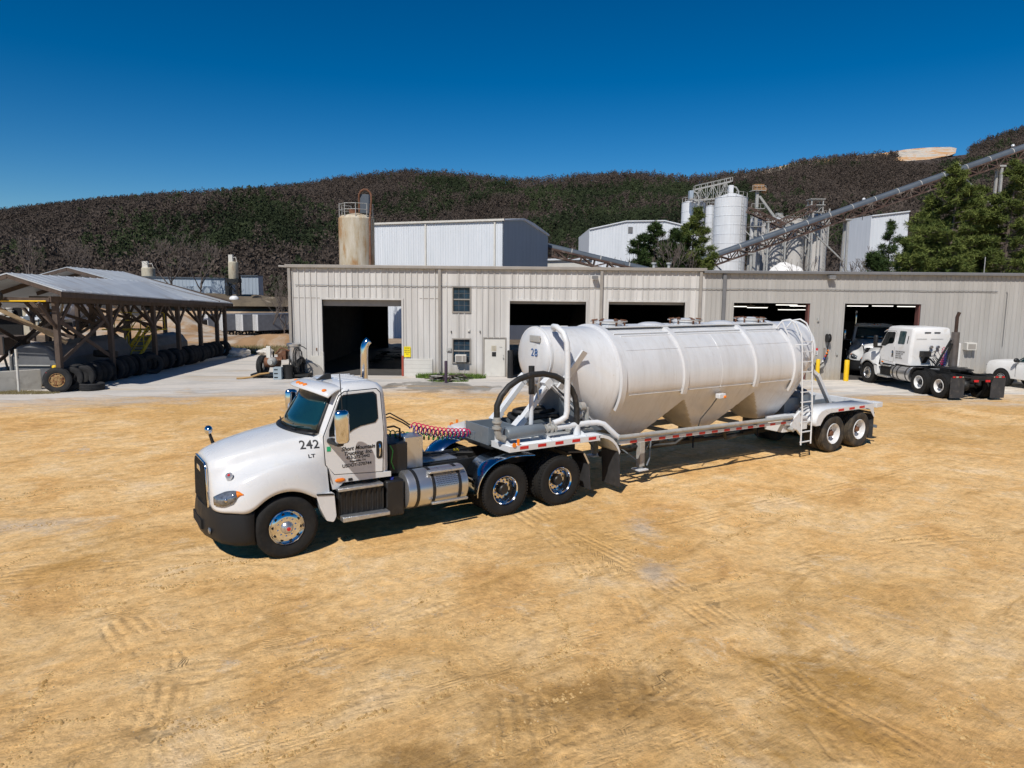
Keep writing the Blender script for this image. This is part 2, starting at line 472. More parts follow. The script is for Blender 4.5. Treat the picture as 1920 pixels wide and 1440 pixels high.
def yard_mat():
    m, n, b = nt('yard_dirt')
    g = coords(n)
    big = noise_(n, g, .10, 5, .6, .3)
    mid = noise_(n, g, .55, 8, .68, .6)
    fine = noise_(n, g, 5.0, 9, .75)
    # direction the traffic runs in
    st = stretched(n, 40, (.38, 1.5, 1))
    streak = noise_(n, st, 1.1, 10, .78, .35)
    c = ramp(n, mid, [(.28, (.580, .320, .112)), (.42, (.765, .460, .180)), (.56, (.845, .560, .260)), (.74, (.890, .670, .420))])
    c = mixc(n, ramp(n, streak, [(.37, .6), (.47, 0.0)]), c, (.480, .270, .085))
    c = mixc(n, ramp(n, streak, [(.56, 0.0), (.74, .6)]), c, (.80, .60, .37))
    # darker, browner ground round the truck and beyond, paler in the foreground
    c = mixc(n, ramp(n, big, [(.49, 0.0), (.62, .7)]), c, (.600, .350, .115))
    c = mixc(n, ramp(n, noise_(n, coords(n, loc=(3, 9, 0)), .20, 9, .70, .6), [(.575, 0.0), (.66, .85)]), c, (.470, .255, .065))
    gs = ramp(n, noise_(n, coords(n, loc=(31, 4, 0), scale=(1, .7, 1)), .30, 10, .80, .5), [(.60, 0.0), (.68, .7)])
    c = mixc(n, gs, c, (.50, .455, .40))
    c = mixc(n, ramp(n, noise_(n, coords(n, loc=(8, 1, 0)), 1.1, 10, .80, .6), [(.56, 0.0), (.68, .6)]), c, (.84, .69, .47))
    c = mixc(n, ramp(n, noise_(n, coords(n, loc=(1, 8, 4)), 2.6, 10, .82, .5), [(.60, 0.0), (.70, .6)]), c, (.36, .22, .085))
    wob = math_(n, 'MULTIPLY', math_(n, 'SUBTRACT', noise_(n, g, 1.6, 9, .78), .5), 3.4)
    def blob(cx, cy, rx, ry, rot=0.0):
        v = N(n, 'ShaderNodeMapping', vector_type='TEXTURE'); v.inputs['Location'].default_value = (cx, cy, 0); v.inputs['Rotation'].default_value = (0, 0, R(rot)); v.inputs['Scale'].default_value = (rx, ry, 1)
        n.links.new(g, v.inputs[0]); l = N(n, 'ShaderNodeVectorMath', operation='LENGTH'); n.links.new(v.outputs[0], l.inputs[0])
        return math_(n, 'SUBTRACT', math_(n, 'ADD', 1.0, wob), l.outputs['Value'])
    damp = math_(n, 'MAXIMUM', blob(.9, 7.2, 1.7, .85, 12), blob(-.6, 6.1, 1.2, .6))
    c = mixc(n, ramp(n, damp, [(.0, 0.0), (.9, .8)]), c, (.345, .190, .055))
    gr = math_(n, 'MAXIMUM', math_(n, 'MAXIMUM', blob(2.5, 12.9, .40, 1.1), blob(2.3, 10.7, .45, 1.0)), blob(-8.9, 12.7, 2.2, .7, 10))
    c = mixc(n, ramp(n, gr, [(.2, 0.0), (1.2, .55)]), c, (.47, .44, .40))
    # fine grain
    c = mixc(n, .8, c, ramp(n, fine, [(.28, (.58, .56, .54)), (.50, (1.0, 1.0, 1.0)), (.70, (1.30, 1.30, 1.28))]), 'MULTIPLY')
    grit = noise_(n, g, 17.0, 4, .8)
    c = mixc(n, .6, c, ramp(n, grit, [(.30, (.62, .58, .55)), (.46, (1.0, 1.0, 1.0)), (.70, (1.22, 1.22, 1.22))]), 'MULTIPLY')
    sp = N(n, 'ShaderNodeTexVoronoi', i_Scale=9.0, i_Randomness=1.0); n.links.new(g, sp.inputs['Vector'])
    dot = ramp(n, sp.outputs['Distance'], [(.07, .55), (.12, 0.0)])
    c = mixc(n, dot, c, (.16, .12, .09))
    # apron: pale dusty concrete and stone near the buildings
    sx = N(n, 'ShaderNodeSeparateXYZ'); n.links.new(g, sx.inputs[0])
    x, y = sx.outputs[0], sx.outputs[1]
    edge = math_(n, 'ADD', math_(n, 'MULTIPLY', noise_(n, coords(n, scale=(.6, 1.3, 1)), .30, 9, .75, .6), 15.0), -7.5)
    # boundary y0(x): 30 in the middle, dropping towards the left road
    y0 = math_(n, 'ADD', math_(n, 'MULTIPLY', math_(n, 'MINIMUM', math_(n, 'ADD', x, 8.0), 0.0), .42), 27.9)
    dd = math_(n, 'SUBTRACT', math_(n, 'ADD', y, edge), y0)
    mask = ramp(n, math_(n, 'MULTIPLY', dd, .20, True), [(0.0, 0.0), (.9, 1.0)])
    fing = ramp(n, noise_(n, stretched(n, 8, (.22, 1.1, 1), (9, 2, 0)), .9, 9, .75, .4), [(.50, 0.0), (.60, .85)])
    fing = math_(n, 'MULTIPLY', fing, math_(n, 'SUBTRACT', 1.0, math_(n, 'MULTIPLY', math_(n, 'SUBTRACT', dd, .5), .22, True)))
    mask = math_(n, 'MULTIPLY', mask, math_(n, 'SUBTRACT', 1.0, fing), True)
    xm = math_(n, 'ADD', x, -4.0)
    side = ramp(n, math_(n, 'MULTIPLY', xm, .05, True), [(0.0, (.62, .575, .52)), (1.0, (.80, .735, .64))])
    ac = mixc(n, ramp(n, noise_(n, stretched(n, 12, (.35, 1.3, 1)), .6, 9, .72, .5), [(.38, 0.0), (.58, 1.0)]), (.47, .45, .42), side)
    ac = mixc(n, ramp(n, noise_(n, coords(n, loc=(5, 0, 0), scale=(.4, 1.5, 1)), .4, 6, .6, .5), [(.57, 0.0), (.68, .6)]), ac, (.50, .36, .20))
    ac = mixc(n, .4, ac, ramp(n, fine, [(.25, (.7, .7, .7)), (.72, (1.2, 1.2, 1.2))]), 'MULTIPLY')
    # wet patch running from the debris pile
    ws = N(n, 'ShaderNodeVectorMath', operation='DISTANCE'); ws.inputs[1].default_value = (0, 0, 0)
    n.links.new(coords(n, loc=(3.4 * .42, -32.4 * .55, 0), scale=(.42, .55, 1)), ws.inputs[0])
    wet = math_(n, 'SUBTRACT', 1.0, math_(n, 'ADD', ws.outputs['Value'], math_(n, 'MULTIPLY', math_(n, 'SUBTRACT', mid, .5), 3.2)))
    wet = ramp(n, wet, [(0.05, 0.0), (.2, 1.0)])
    ac = mixc(n, math_(n, 'MULTIPLY', wet, .75), ac, (.13, .12, .105))
    c = mixc(n, mask, c, ac)
    # waste ground beyond the yard
    far = ramp(n, math_(n, 'MULTIPLY', math_(n, 'SUBTRACT', y, 47.0), .2, True), [(0, 0.0), (1, 1.0)])
    fc = ramp(n, noise_(n, g, .09, 7, .65, .5), [(.34, (.12, .09, .06)), (.46, (.25, .18, .12)), (.6, (.42, .33, .24)), (.72, (.40, .22, .09))])
    c = mixc(n, far, c, fc)
    n.links.new(c, b.inputs['Base Color'])
    ro = mixc(n, math_(n, 'MULTIPLY', wet, mask), (.93, .93, .93), (.35, .35, .35)); n.links.new(ro, b.inputs['Roughness'])
    b.inputs['Specular IOR Level'].default_value = .25
    # relief: clods, ruts and tyre tracks
    h = math_(n, 'MULTIPLY', fine, .42)
    h = math_(n, 'ADD', h, math_(n, 'MULTIPLY', streak, 1.2))
    h = math_(n, 'ADD', h, math_(n, 'MULTIPLY', mid, .8))
    at_t = N(n, 'ShaderNodeAttribute', attribute_name='track_t').outputs['Fac']
    at_u = N(n, 'ShaderNodeAttribute', attribute_name='track_u').outputs['Fac']
    at_d = N(n, 'ShaderNodeAttribute', attribute_name='track_d').outputs['Fac']
    inside = ramp(n, math_(n, 'ADD', at_d, math_(n, 'MULTIPLY', math_(n, 'SUBTRACT', mid, .5), .5)), [(.80, 1.0), (.98, 0.0)])
    gro = math_(n, 'SINE', math_(n, 'MULTIPLY', at_t, 2 * PI / .42))
    lug = math_(n, 'SINE', math_(n, 'MULTIPLY', at_u, 2 * PI / .10))
    pat = math_(n, 'ADD', math_(n, 'MULTIPLY', gro, .35), math_(n, 'MULTIPLY', lug, .05))
    keep = ramp(n, noise_(n, coords(n, loc=(2, 2, 2)), 1.1, 5, .65), [(.46, 0.0), (.58, 1.0)])
    tot = math_(n, 'MULTIPLY', math_(n, 'MULTIPLY', inside, math_(n, 'ADD', pat, -.4)), keep)
    # furrows: sets of parallel ruts where loaded wheels turned
    fs = N(n, 'ShaderNodeSeparateXYZ'); n.links.new(stretched(n, 29, (1, 1, 1)), fs.inputs[0])
    wav = math_(n, 'SINE', math_(n, 'MULTIPLY', math_(n, 'ADD', fs.outputs[1], math_(n, 'MULTIPLY', noise_(n, g, 1.4, 5, .6), .22)), 2 * PI / .062))
    fm = ramp(n, noise_(n, stretched(n, 29, (.5, 1.3, 1), (3, 1, 0)), .75, 6, .62), [(.565, 0.0), (.61, 1.0)])
    fm = math_(n, 'MULTIPLY', fm, ramp(n, noise_(n, g, 4.0, 5, .75), [(.44, 0.0), (.56, 1.0)]))
    fm = math_(n, 'MULTIPLY', fm, ramp(n, math_(n, 'MULTIPLY', math_(n, 'ADD', x, 6.0), .08, True), [(.55, 1.0), (.9, .25)]))
    tot = math_(n, 'ADD', tot, math_(n, 'MULTIPLY', math_(n, 'MULTIPLY', fm, math_(n, 'ADD', wav, -.5)), .24))
    hd = math_(n, 'MULTIPLY', h, math_(n, 'SUBTRACT', 1.0, math_(n, 'MULTIPLY', mask, .75)))
    h = math_(n, 'ADD', hd, math_(n, 'MULTIPLY', tot, .38))
    bump_(n, b, h, .075, 1.0)
    return m
M['yard'] = yard_mat()

def grid_sheet(name, xs, ys, zf, mat, label=None):
    v = [(x, y, zf(x, y)) for y in ys for x in xs]; k = len(xs)
    f = [(j * k + i, j * k + i + 1, (j + 1) * k + i + 1, (j + 1) * k + i) for j in range(len(ys) - 1) for i in range(k - 1)]
    mb = MB(); mb.add(v, f); o = mb.build(name, mat, None, angle=60); o['kind'] = 'structure'
    return o

def near_relief(x, y):
    z = ground_z(x, y)
    if y < 26:
        z += .022 * noise.noise(Vector((x * .8, y * .8, 0))) + .010 * noise.noise(Vector((x * 3.1, y * 3.1, 3)))
    return z
gx = list(np.arange(-14, 14.01, .10)); gx = [-2500, -1200, -500, -200, -100, -60, -40, -30, -24, -19, -16] + gx + [16, 19, 24, 30, 40, 60, 100, 200, 500, 1200, 2500]
gy = [-1500, -400, -100, -30, -10, -3, 0, 1.5] + list(np.arange(2.6, 24, .10)) + [24.5, 25.5, 27, 30, 35, 40, 46, 52, 58] + list(range(62, 170, 4)) + [180, 220, 400, 1000, 3000]
g_ = grid_sheet('ground', gx, gy, near_relief, M['yard'])
def track_attrs(o):
    # tyre tracks pressed into the sand, as polylines on the ground
    tr = [[(-8, 4.2), (-5.2, 5.6), (-3.0, 6.9), (-1.6, 8.4)], [(-7.5, 6.4), (-4.8, 7.3), (-2.6, 8.0), (-.6, 9.8)], [(-3.8, 6.0), (-2.3, 7.0), (-.2, 8.2), (.6, 9.6)], [(-1.6, 5.2), (.4, 6.3), (2.0, 7.6)],
          [(-3.4, 5.2), (-3.6, 6.4), (-3.9, 7.6), (-5.0, 8.8)], [(1.2, 5.0), (1.6, 8.0), (1.4, 11.5), (-.2, 15)], [(3.4, 4.6), (3.3, 7.5), (2.6, 10.0), (.8, 13)], [(4.6, 4.4), (4.0, 6.0), (3.0, 7.6)], [(-12, 9.0), (-7, 10.6), (-4, 12.2)],
          [(-14, 13), (-8, 14), (-5.8, 15)], [(2, 12.5), (8, 16), (13, 19.5)], [(6, 19), (13, 22), (20, 25)], [(5.2, 4.8), (7.5, 9.5), (11, 14)], [(-.2, 4.5), (.3, 5.6), (.2, 7.0)], [(3, 10), (7, 12.5), (13, 13.6)]]
    n = len(o.data.vertices); co = np.empty(n * 3); o.data.vertices.foreach_get('co', co); co = co.reshape(-1, 3)[:, :2]
    best = np.full(n, 9.0); bt = np.full(n, 9.0); bu = np.zeros(n)
    for k, pl in enumerate(tr):
        w = .32 + .05 * (k % 3); base = 0; P = np.array(pl)
        # smooth the polyline
        for _ in range(3):
            Q = [P[0]]
            for a, b in zip(P, P[1:]): Q += [a * .75 + b * .25, a * .25 + b * .75]
            P = np.array(Q + [P[-1]])
        for a, b in zip(P, P[1:]):
            L = np.linalg.norm(b - a)
            if L < 1e-6: continue
            d = (b - a) / L; r = co - a; u = r @ d; t = r[:, 0] * -d[1] + r[:, 1] * d[0]
            over = np.maximum(0, np.maximum(-u, u - L)); dist = np.sqrt(t * t + over * over) / w
            m = dist < best; best[m] = dist[m]; bt[m] = t[m] / w; bu[m] = base + u[m]; base += L
    for nm, ar in (('track_t', bt), ('track_u', bu), ('track_d', np.minimum(best, 9))):
        at_ = o.data.attributes.new(nm, 'FLOAT', 'POINT'); at_.data.foreach_set('value', ar.astype(np.float32))
track_attrs(g_)

# ------------------------------------------------------------------ hills
RIDGE = [(-700, 440), (-300, 405), (0, 383), (110, 373), (200, 362), (330, 350), (470, 343), (540, 336), (600, 330), (650, 322), (700, 315), (760, 310), (830, 310), (880, 316),
         (950, 326), (1000, 328), (1080, 323), (1150, 320), (1230, 325), (1300, 332), (1370, 327), (1440, 318), (1500, 303), (1560, 298), (1640, 293), (1700, 290), (1780, 283),
         (1800, 272), (1830, 255), (1870, 243), (1920, 233), (2000, 222), (2200, 230), (2700, 280)]
YR = 900.0
def ridge_z(px):
    return at(px, interp(RIDGE, px) + interp([(0, 27), (500, 24), (900, 22), (1200, 15), (1350, 8), (1640, 6), (1690, 5), (1780, 5), (1850, 10)], px), YR).z
def hill_z(x, y):
    px = 960 + FPX * x / max(y, 1) * 1.0
    px = max(-700, min(2700, px))
    zr = ridge_z(px)
    s = (y - 175) / (YR - 175)
    if s <= 1:
        t = max(0, s)
        base = -6 + (zr + 6) * (.40 * t + .60 * t ** 1.7)
        sp = noise.noise(Vector((x * .0065, y * .0035, 1.3))) * 34 + noise.noise(Vector((x * .019, y * .011, 5.0))) * 11
        return base + sp * math.sin(PI * min(1, t)) ** .8 * .8
    return zr - (y - YR) * .32
def hill_mat():
    m, n, b = nt('forest_floor')
    g = coords(n)
    c = ramp(n, noise_(n, g, .03, 8, .7), [(.3, (.050, .038, .032)), (.5, (.066, .050, .043)), (.7, (.082, .064, .054))])
    n.links.new(c, b.inputs['Base Color']); b.inputs['Roughness'].default_value = .95
    bump_(n, b, noise_(n, g, .12, 8, .8), 3.0, 1.0)
    return m
grid_sheet('hill', list(np.arange(-1500, 1501, 12.5)), list(np.arange(172, 1250, 12)), hill_z, hill_mat())

def leaf_mat(name, lo, hi, rough=.85):
    m, n, b = nt(name)
    a = N(n, 'ShaderNodeAttribute', attribute_name='tint')
    c = mixc(n, a.outputs['Fac'], lo, hi)
    n.links.new(c, b.inputs['Base Color']); b.inputs['Roughness'].default_value = rough
    b.inputs['Specular IOR Level'].default_value = .2
    return m

def tri_mesh(name, V, F, tint, mat):
    me = bpy.data.meshes.new(name)
    nv, nf = len(V), len(F)
    me.vertices.add(nv); me.vertices.foreach_set('co', V.astype(np.float32).ravel())
    me.loops.add(nf * 3); me.loops.foreach_set('vertex_index', F.astype(np.int32).ravel())
    me.polygons.add(nf); me.polygons.foreach_set('loop_start', np.arange(0, nf * 3, 3, dtype=np.int32))
    me.update(calc_edges=True)
    a = me.attributes.new('tint', 'FLOAT', 'POINT'); a.data.foreach_set('value', tint.astype(np.float32))
    me.materials.append(mat)
    return me

rng = np.random.default_rng(5)
def lumps(spec, spikes, sub=2):
    """a crown of soft uneven lumps with a few twigs breaking the outline"""
    V = []
    for cx, cy, cz, rx, rz in spec:
        bm = bmesh.new(); bmesh.ops.create_icosphere(bm, subdivisions=sub, radius=1)
        sd = rng.uniform(0, 50)
        for v in bm.verts:
            k = 1 + .75 * noise.noise(v.co * 1.9 + Vector((sd, 0, 0))) + .4 * noise.noise(v.co * 5 + Vector((0, sd, 0)))
            v.co = Vector((cx + v.co.x * rx * k, cy + v.co.y * rx * k, cz + v.co.z * rz * k))
        for f in bm.faces: V += [np.array(v.co) for v in f.verts]
        bm.free()
    for i in range(spikes):
        a = rng.uniform(0, 2 * PI); r1 = rng.uniform(.0, .26); h1 = rng.uniform(.85, 1.12) - r1 * .5; w = rng.uniform(.008, .016)
        p = np.array([math.cos(a) * r1, math.sin(a) * r1, h1]); q_ = np.array([p[0] * .5, p[1] * .5, .5]); V += [q_ + [w, 0, 0], q_ - [w, 0, 0], p]
    return np.array(V)
def tmpl_bare(k=54):
    """a leafless crown: fine twig sprays fanning up and out"""
    V = []
    for i in range(k):
        a = rng.uniform(0, 2 * PI); q_ = rng.uniform(0, 1) ** .6; r1 = .30 * q_; h1 = rng.uniform(.40, 1.0) * (1 - .35 * q_ ** 2) + .04
        p = np.array([math.cos(a) * r1, math.sin(a) * r1, h1]); d = np.array([math.cos(a) * .7 * q_, math.sin(a) * .7 * q_, .8]) * rng.uniform(.05, .10)
        w = rng.normal(size=3) * np.array([.034, .034, .014]); V += [p - d - w * .3, p + d * .2 + w, p + d * .5 - w * .7]
    for i in range(3):
        a = rng.uniform(0, 2 * PI); V += [np.array([-.010, 0, -.15]), np.array([.010, 0, -.15]), np.array([math.cos(a) * .1, math.sin(a) * .1, .85])]
    return np.array(V)
def tmpl_pine(k=50):
    V = []
    for i in range(k):
        h = rng.uniform(.28, 1.0); rr = .21 * (1.04 - h) ** .6 * rng.uniform(.5, 1.05) + .008; a = rng.uniform(0, 2 * PI)
        c = np.array([math.cos(a) * rr, math.sin(a) * rr, h]); o_ = np.array([math.cos(a), math.sin(a), .4])
        w = rng.normal(size=3) * .035; u = rng.normal(size=3) * np.array([.03, .03, .04]); V += [c + w, c - w + u * .3, c + u + o_ * .02 - np.array([0, 0, .03])]
        w = rng.normal(size=3) * .035; V += [c + w, c - w, c + np.array([0, 0, .06])]
    V += [np.array([-.012, 0, -.15]), np.array([.012, 0, -.15]), np.array([0, 0, .6])]
    return np.array(V)

def wood(name, label, tmpls, pts, hts, mat, tints):
    Vs = []; T = []
    pts = np.array(pts); hts = np.array(hts); tints = np.array(tints)
    pick = rng.integers(0, len(tmpls), len(pts)); ang = rng.uniform(0, 2 * PI, len(pts))
    for k, tm in enumerate(tmpls):
        ix = np.where(pick == k)[0]
        if not len(ix): continue
        c, s = np.cos(ang[ix])[:, None], np.sin(ang[ix])[:, None]
        x = tm[:, 0][None] * c - tm[:, 1][None] * s; y = tm[:, 0][None] * s + tm[:, 1][None] * c; z = np.repeat(tm[:, 2][None], len(ix), 0)
        W = np.stack([x * 1.15, y * 1.15, z], -1) * hts[ix][:, None, None] + pts[ix][:, None, :]
        Vs.append(W.reshape(-1, 3))
        T.append((tints[ix][:, None] + np.repeat(rng.uniform(-.10, .10, (len(ix), len(tm) // 3)), 3, 1)).ravel())
    V = np.concatenate(Vs); T = np.clip(np.concatenate(T), 0, 1)
    me = tri_mesh(name, V, np.arange(len(V)).reshape(-1, 3), T, mat)
    o = link(name, me); tag(o, label, 'woodland', kind='stuff')
    return o

QUARRY = [(1330, 1788)]
bare_p, bare_h, bare_t, pine_p, pine_h, pine_t = [], [], [], [], [], []
rnd = random.Random(3)
for i in range(40000):
    ta = rnd.uniform(-.95, .95); y = 185 + (YR + 25 - 185) * math.sqrt(rnd.uniform(0.0, 1)); x = ta * y
    px = 960 + FPX * ta
    if 1655 < px < 1785 and y > YR - 60: continue
    if y < 215 and abs(px - 1540) < 190: continue
    z = hill_z(x, y)
    g = noise.noise(Vector((x * .008, y * .006, 9.0))) + .75 * noise.noise(Vector((x * .035, y * .035, 2.0)))
    bias = interp([(0, -.42), (350, -.30), (560, .04), (760, .15), (1000, .06), (1200, .12), (1500, .08), (1800, -.02), (1950, -.15)], px)
    bias += .2 * noise.noise(Vector((px * .004, (y - 200) * .004, 4)))
    t = .5 + .9 * noise.noise(Vector((x * .02, y * .012, 12.0)))
    if g + bias + rnd.uniform(-.28, .28) > .26:
        pine_p.append((x, y, z - .8)); pine_h.append(rnd.uniform(7, 11) if y > YR - 70 else rnd.uniform(8, 15)); pine_t.append(max(0, min(1, t + rnd.uniform(-.3, .3))))
    else:
        bare_p.append((x, y, z - .8)); bare_h.append(rnd.uniform(8, 14)); bare_t.append(max(0, min(1, t + rnd.uniform(-.3, .3))))
wood('bare_wood', 'leafless brown woodland covering the long ridge', [tmpl_bare() for _ in range(5)], bare_p, bare_h,
     leaf_mat('bare_twigs', (.068, .052, .042), (.102, .079, .065)), bare_t)
wood('pine_wood', 'dark green pine woodland scattered over the long ridge', [tmpl_pine() for _ in range(5)], pine_p, pine_h,
     leaf_mat('far_pine_needles', (.020, .029, .013), (.050, .066, .028)), pine_t)

# pale quarry benches cut along the ridge
def quarry_mat():
    m, n, b = nt('quarry_rock')
    v = coords(n, scale=(.02, .02, .16))
    c = ramp(n, noise_(n, v, 1.6, 7, .7, .4), [(.34, (.30, .27, .24)), (.47, (.52, .48, .42)), (.56, (.50, .27, .11)), (.68, (.56, .38, .22))])
    n.links.new(c, b.inputs['Base Color']); b.inputs['Roughness'].default_value = .95
    bump_(n, b, noise_(n, coords(n), .2, 6, .7), 1.5)
    return m
mb = MB()
q = [(1340, 335, 337), (1420, 322, 325), (1500, 304, 307), (1560, 296, 300), (1620, 292, 298), (1680, 284, 296), (1700, 280, 298), (1740, 277, 296), (1780, 276, 288), (1792, 278, 283)]
top, bot, back = [], [], []
for px, a, b_ in q:
    p = at(px, a, YR + 6); top.append(p); bot.append(at(px, b_ + 4, YR - 16)); back.append(p + Vector((0, 60, -26)))
mb.loft([top, bot, back], closed=False, caps=False)
o = mb.build('quarry_bench', quarry_mat(), angle=0); o['kind'] = 'structure'
for v in o.data.vertices: v.co += Vector((0, noise.noise(v.co * .05) * 8, noise.noise(v.co * .09) * .7))
# ================================================================== workshop
WY = 36.3
def opening_wall(mb, x0, x1, z1, openings, y, rib=.3, th=.12, phase=0.0, ribd=.03, z0=0.0, w=.045):
    """flat sheet with real ribs, broken round the openings (xa, xb, za, zb)"""
    xs = sorted({x0, x1, *[o[0] for o in openings], *[o[1] for o in openings]})
    for a, b in zip(xs, xs[1:]):
        if b - a < 1e-4: continue
        cuts = sorted([(o[2], o[3]) for o in openings if o[0] <= a + 1e-4 and o[1] >= b - 1e-4])
        z = z0; segs = []
        for za, zb in cuts:
            if za > z: segs.append((z, za))
            z = zb
        if z < z1: segs.append((z, z1))
        for za, zb in segs:
            mb.box(a, b, y, y + th, za, zb)
            if rib: mb.ribs(a, b, za, zb, y, rib, w, ribd, phase)

D = [(-9.68, -5.65, 3.87), (-.15, 3.72, 3.88), (4.86, 8.74, 3.89), (11.21, 15.08, 3.90), (16.84, 20.70, 3.91)]
ws = thing('workshop', 'long cream metal workshop with three open bays, a white side door and two small windows', 'workshop', (0, 0, 0))
X0, X1, ZE = -11.35, 9.75, 5.55
ops = [(a, b, 0, c) for a, b, c in D[:3]] + [(-1.44, -.36, 0, 1.98), (-3.02, -2.18, 3.33, 4.54), (-3.02, -2.18, .74, 1.91)]
mb = MB(); opening_wall(mb, X0, X1, ZE, ops, WY, .30, .10, -.05, .045, 0, .05); mb.build('front_cladding', M['clad'], ws)
mb = MB(); mb.box(X0, X0 + .1, WY + .1, 54, 0, ZE); mb.build('side_wall', M['clad'], ws)
mb = MB(); mb.box(X0 - .12, X1, WY - .20, WY - .035, ZE - .10, ZE + .06); mb.box(X0 - .10, X1, WY - .035, WY + .1, ZE - .02, ZE + .03); mb.tube([(X0 - .45, WY - .1, ZE - .04), (X0 - .05, WY - .1, ZE - .06)], .06, 8); mb.build('gutter', M['trim'], ws, bevel=.02)
for x in (-11.28, -3.70, 4.47, 9.47):
    mb = MB(); mb.box(x - .07, x + .07, WY - .16, WY - .035, 1.6 if x < -11 else .25, ZE - .1); mb.build('downspout', M['trim'], ws, bevel=.01)
mb = MB()
mb.prism([(WY - .02, 5.50), (45.2, 5.78), (54.2, 5.5), (54.2, 5.4), (WY - .02, 5.42)], X0, X1, 'yz'); mb.build('roof', M['galv'], ws)
def frame(mb, a, b, c, w=.09, d=.05, y=WY, z0=0.0):
    mb.box(a - w, a, y - d, y + .12, z0, c); mb.box(b, b + w, y - d, y + .12, z0, c); mb.box(a - w, b + w, y - d - .003, y + .12, c, c + w)
for a, b, c in D[:3]:
    mb = MB(); frame(mb, a, b, c); mb.build('bay_door_frame', M['clad'], ws)
    mb = MB(); mb.box(a, b, WY + .2, WY + .5, c - .32 if a < -9 else c - .14, c); mb.build('rolled_door', M['trim'], ws)
mb = MB(); mb.box(-10.30, -9.77, WY - .07, WY - .02, 0, 1.0); mb.box(-9.77, -9.66, WY - .08, WY + .1, 0, 1.2); mb.build('block_base', M['block'], ws, bevel=.01); mb = MB(); mb.box(-5.55, -4.08, WY - .07, WY - .02, 0, .90); mb.build('block_base', M['block'], ws, bevel=.01)
mb = MB()
for z in (.2, .4, .6, .8): mb.box(-5.54, -4.09, WY - .073, WY - .068, z, z + .008)
mb.build('block_joints', M['concrete'], ws)
mb = MB(); mb.box(-5.66, -5.56, WY - .09, WY - .02, 0, 1.05); mb.build('red_post', S((.35, .07, .04), .6, 0, 'faded_red'), ws)
# lap flashing and the patched sheets
mb = MB(); mb.box(X0, -9.77, WY - .012, WY, 3.93, 3.96); mb.box(-4.72, -3.78, WY - .012, WY, 3.95, 3.98); mb.build('lap_flashing', M['trim'], ws)
# windows
def small_window(par, a, b, c, d, ac=False):
    mb = MB(); frame(mb, a, b, d, .06, .06, WY, c); mb.box(a - .06, b + .06, WY - .07, WY + .1, c - .06, c); mb.box(a, b, WY + .0, WY + .06, (c + d) / 2 - .03, (c + d) / 2 + .03)
    w = mb.build('window', M['trim'], par)
    mb = MB(); mb.box(a, b, WY + .05, WY + .07, c, d); mb.build('pane', M['pane'], w)
    mb = MB()
    for k in (1, 2): x = lerp(a, b, k / 3); mb.box(x - .006, x + .006, WY + .03, WY + .048, c, d)
    for k in (1, 3): z = lerp(c, d, k / 4); mb.box(a, b, WY + .03, WY + .046, z - .006, z + .006)
    mb.build('muntin', M['trim2'], w)
    return w
small_window(ws, -3.02, -2.18, 3.33, 4.54)
small_window(ws, -3.02, -2.18, .74, 1.91)
ac = thing('window_air_conditioner', 'small beige air conditioner sticking out of the lower workshop window', 'air conditioner', (-2.62, WY - .2, .78))
mb = MB(); mb.box(-.28, .28, -.18, .22, 0, .36); mb.build('casing', M['block'], ac, bevel=.015)
mb = MB(); mb.box(-.24, .06, -.19, -.178, .04, .32); mb.box(.10, .25, -.19, -.178, .04, .32, mi=0); mb.build('louvre', M['trim'], ac)
# side door
dr = MB(); frame(dr, -1.44, -.36, 1.98, .05, .04); fr = dr.build('door_frame', M['trim'], ws)
mb = MB(); mb.box(-1.43, -.37, WY + .0, WY + .05, .01, 1.97); dr = mb.build('side_door', M['block'], ws, bevel=.005)
mb = MB(); mb.box(-1.04, -.83, WY - .02, WY, 1.05, 1.28); mb.build('mail_box', M['black'], dr, bevel=.01)
mb = MB(); mb.box(-1.07, -.82, WY - .01, WY, 1.33, 1.60); sg = mb.build('door_notice', M['beige'], dr)
mb = MB()
for k in range(5): mb.box(-1.04, -.86, WY - .013, WY - .01, 1.37 + k * .045, 1.385 + k * .045)
mb.build('notice_lines', M['trim'], sg)
mb = MB(); mb.ball((-.46, WY - .05, .98), .035); mb.ball((-.46, WY - .03, 1.12), .02); mb.build('door_knob', M['steelgrey'], dr)
lettering('PUSH', .06, M['ink'], dr, (-.66, WY - .004, 1.50), (R(90), 0, 0))
# interior
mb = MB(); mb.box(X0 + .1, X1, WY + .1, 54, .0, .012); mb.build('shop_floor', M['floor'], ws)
mb = MB()
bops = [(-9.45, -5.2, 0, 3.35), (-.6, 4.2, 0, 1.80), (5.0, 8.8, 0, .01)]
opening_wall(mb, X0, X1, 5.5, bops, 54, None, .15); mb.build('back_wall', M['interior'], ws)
mb = MB(); mb.box(X0 + .11, X0 + .16, WY + .12, 53.9, .012, 5.3); mb.box(-11.1, -9.78, WY + .12, WY + .16, .012, 5.3); mb.box(-4.05, -3.95, WY + .15, 54, .012, 5.4); mb.box(4.3, 4.4, WY + .15, 54, .012, 5.4)  # dark lining boxes over the left walls put the bay's shade into colour
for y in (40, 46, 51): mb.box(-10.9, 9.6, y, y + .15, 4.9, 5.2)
mb.build('partition_and_shade_lining', M['interior'], ws)
mb = MB()
for k in range(26):
    x = random.uniform(-9.0, -5.9); y = random.uniform(41, 52.5); a = random.uniform(0, PI); l = random.uniform(.6, 1.6)
    mb.bar((x, y, .05 + random.random() * .3), (x + l * math.cos(a), y + l * math.sin(a) * .5, .08 + random.random() * .4), .25, .05)
sc = mb.build('scrap_metal_pile', M['chassis']); tag(sc, 'dark heap of scrap metal on the floor inside the leftmost open bay', 'scrap heap', kind='stuff')
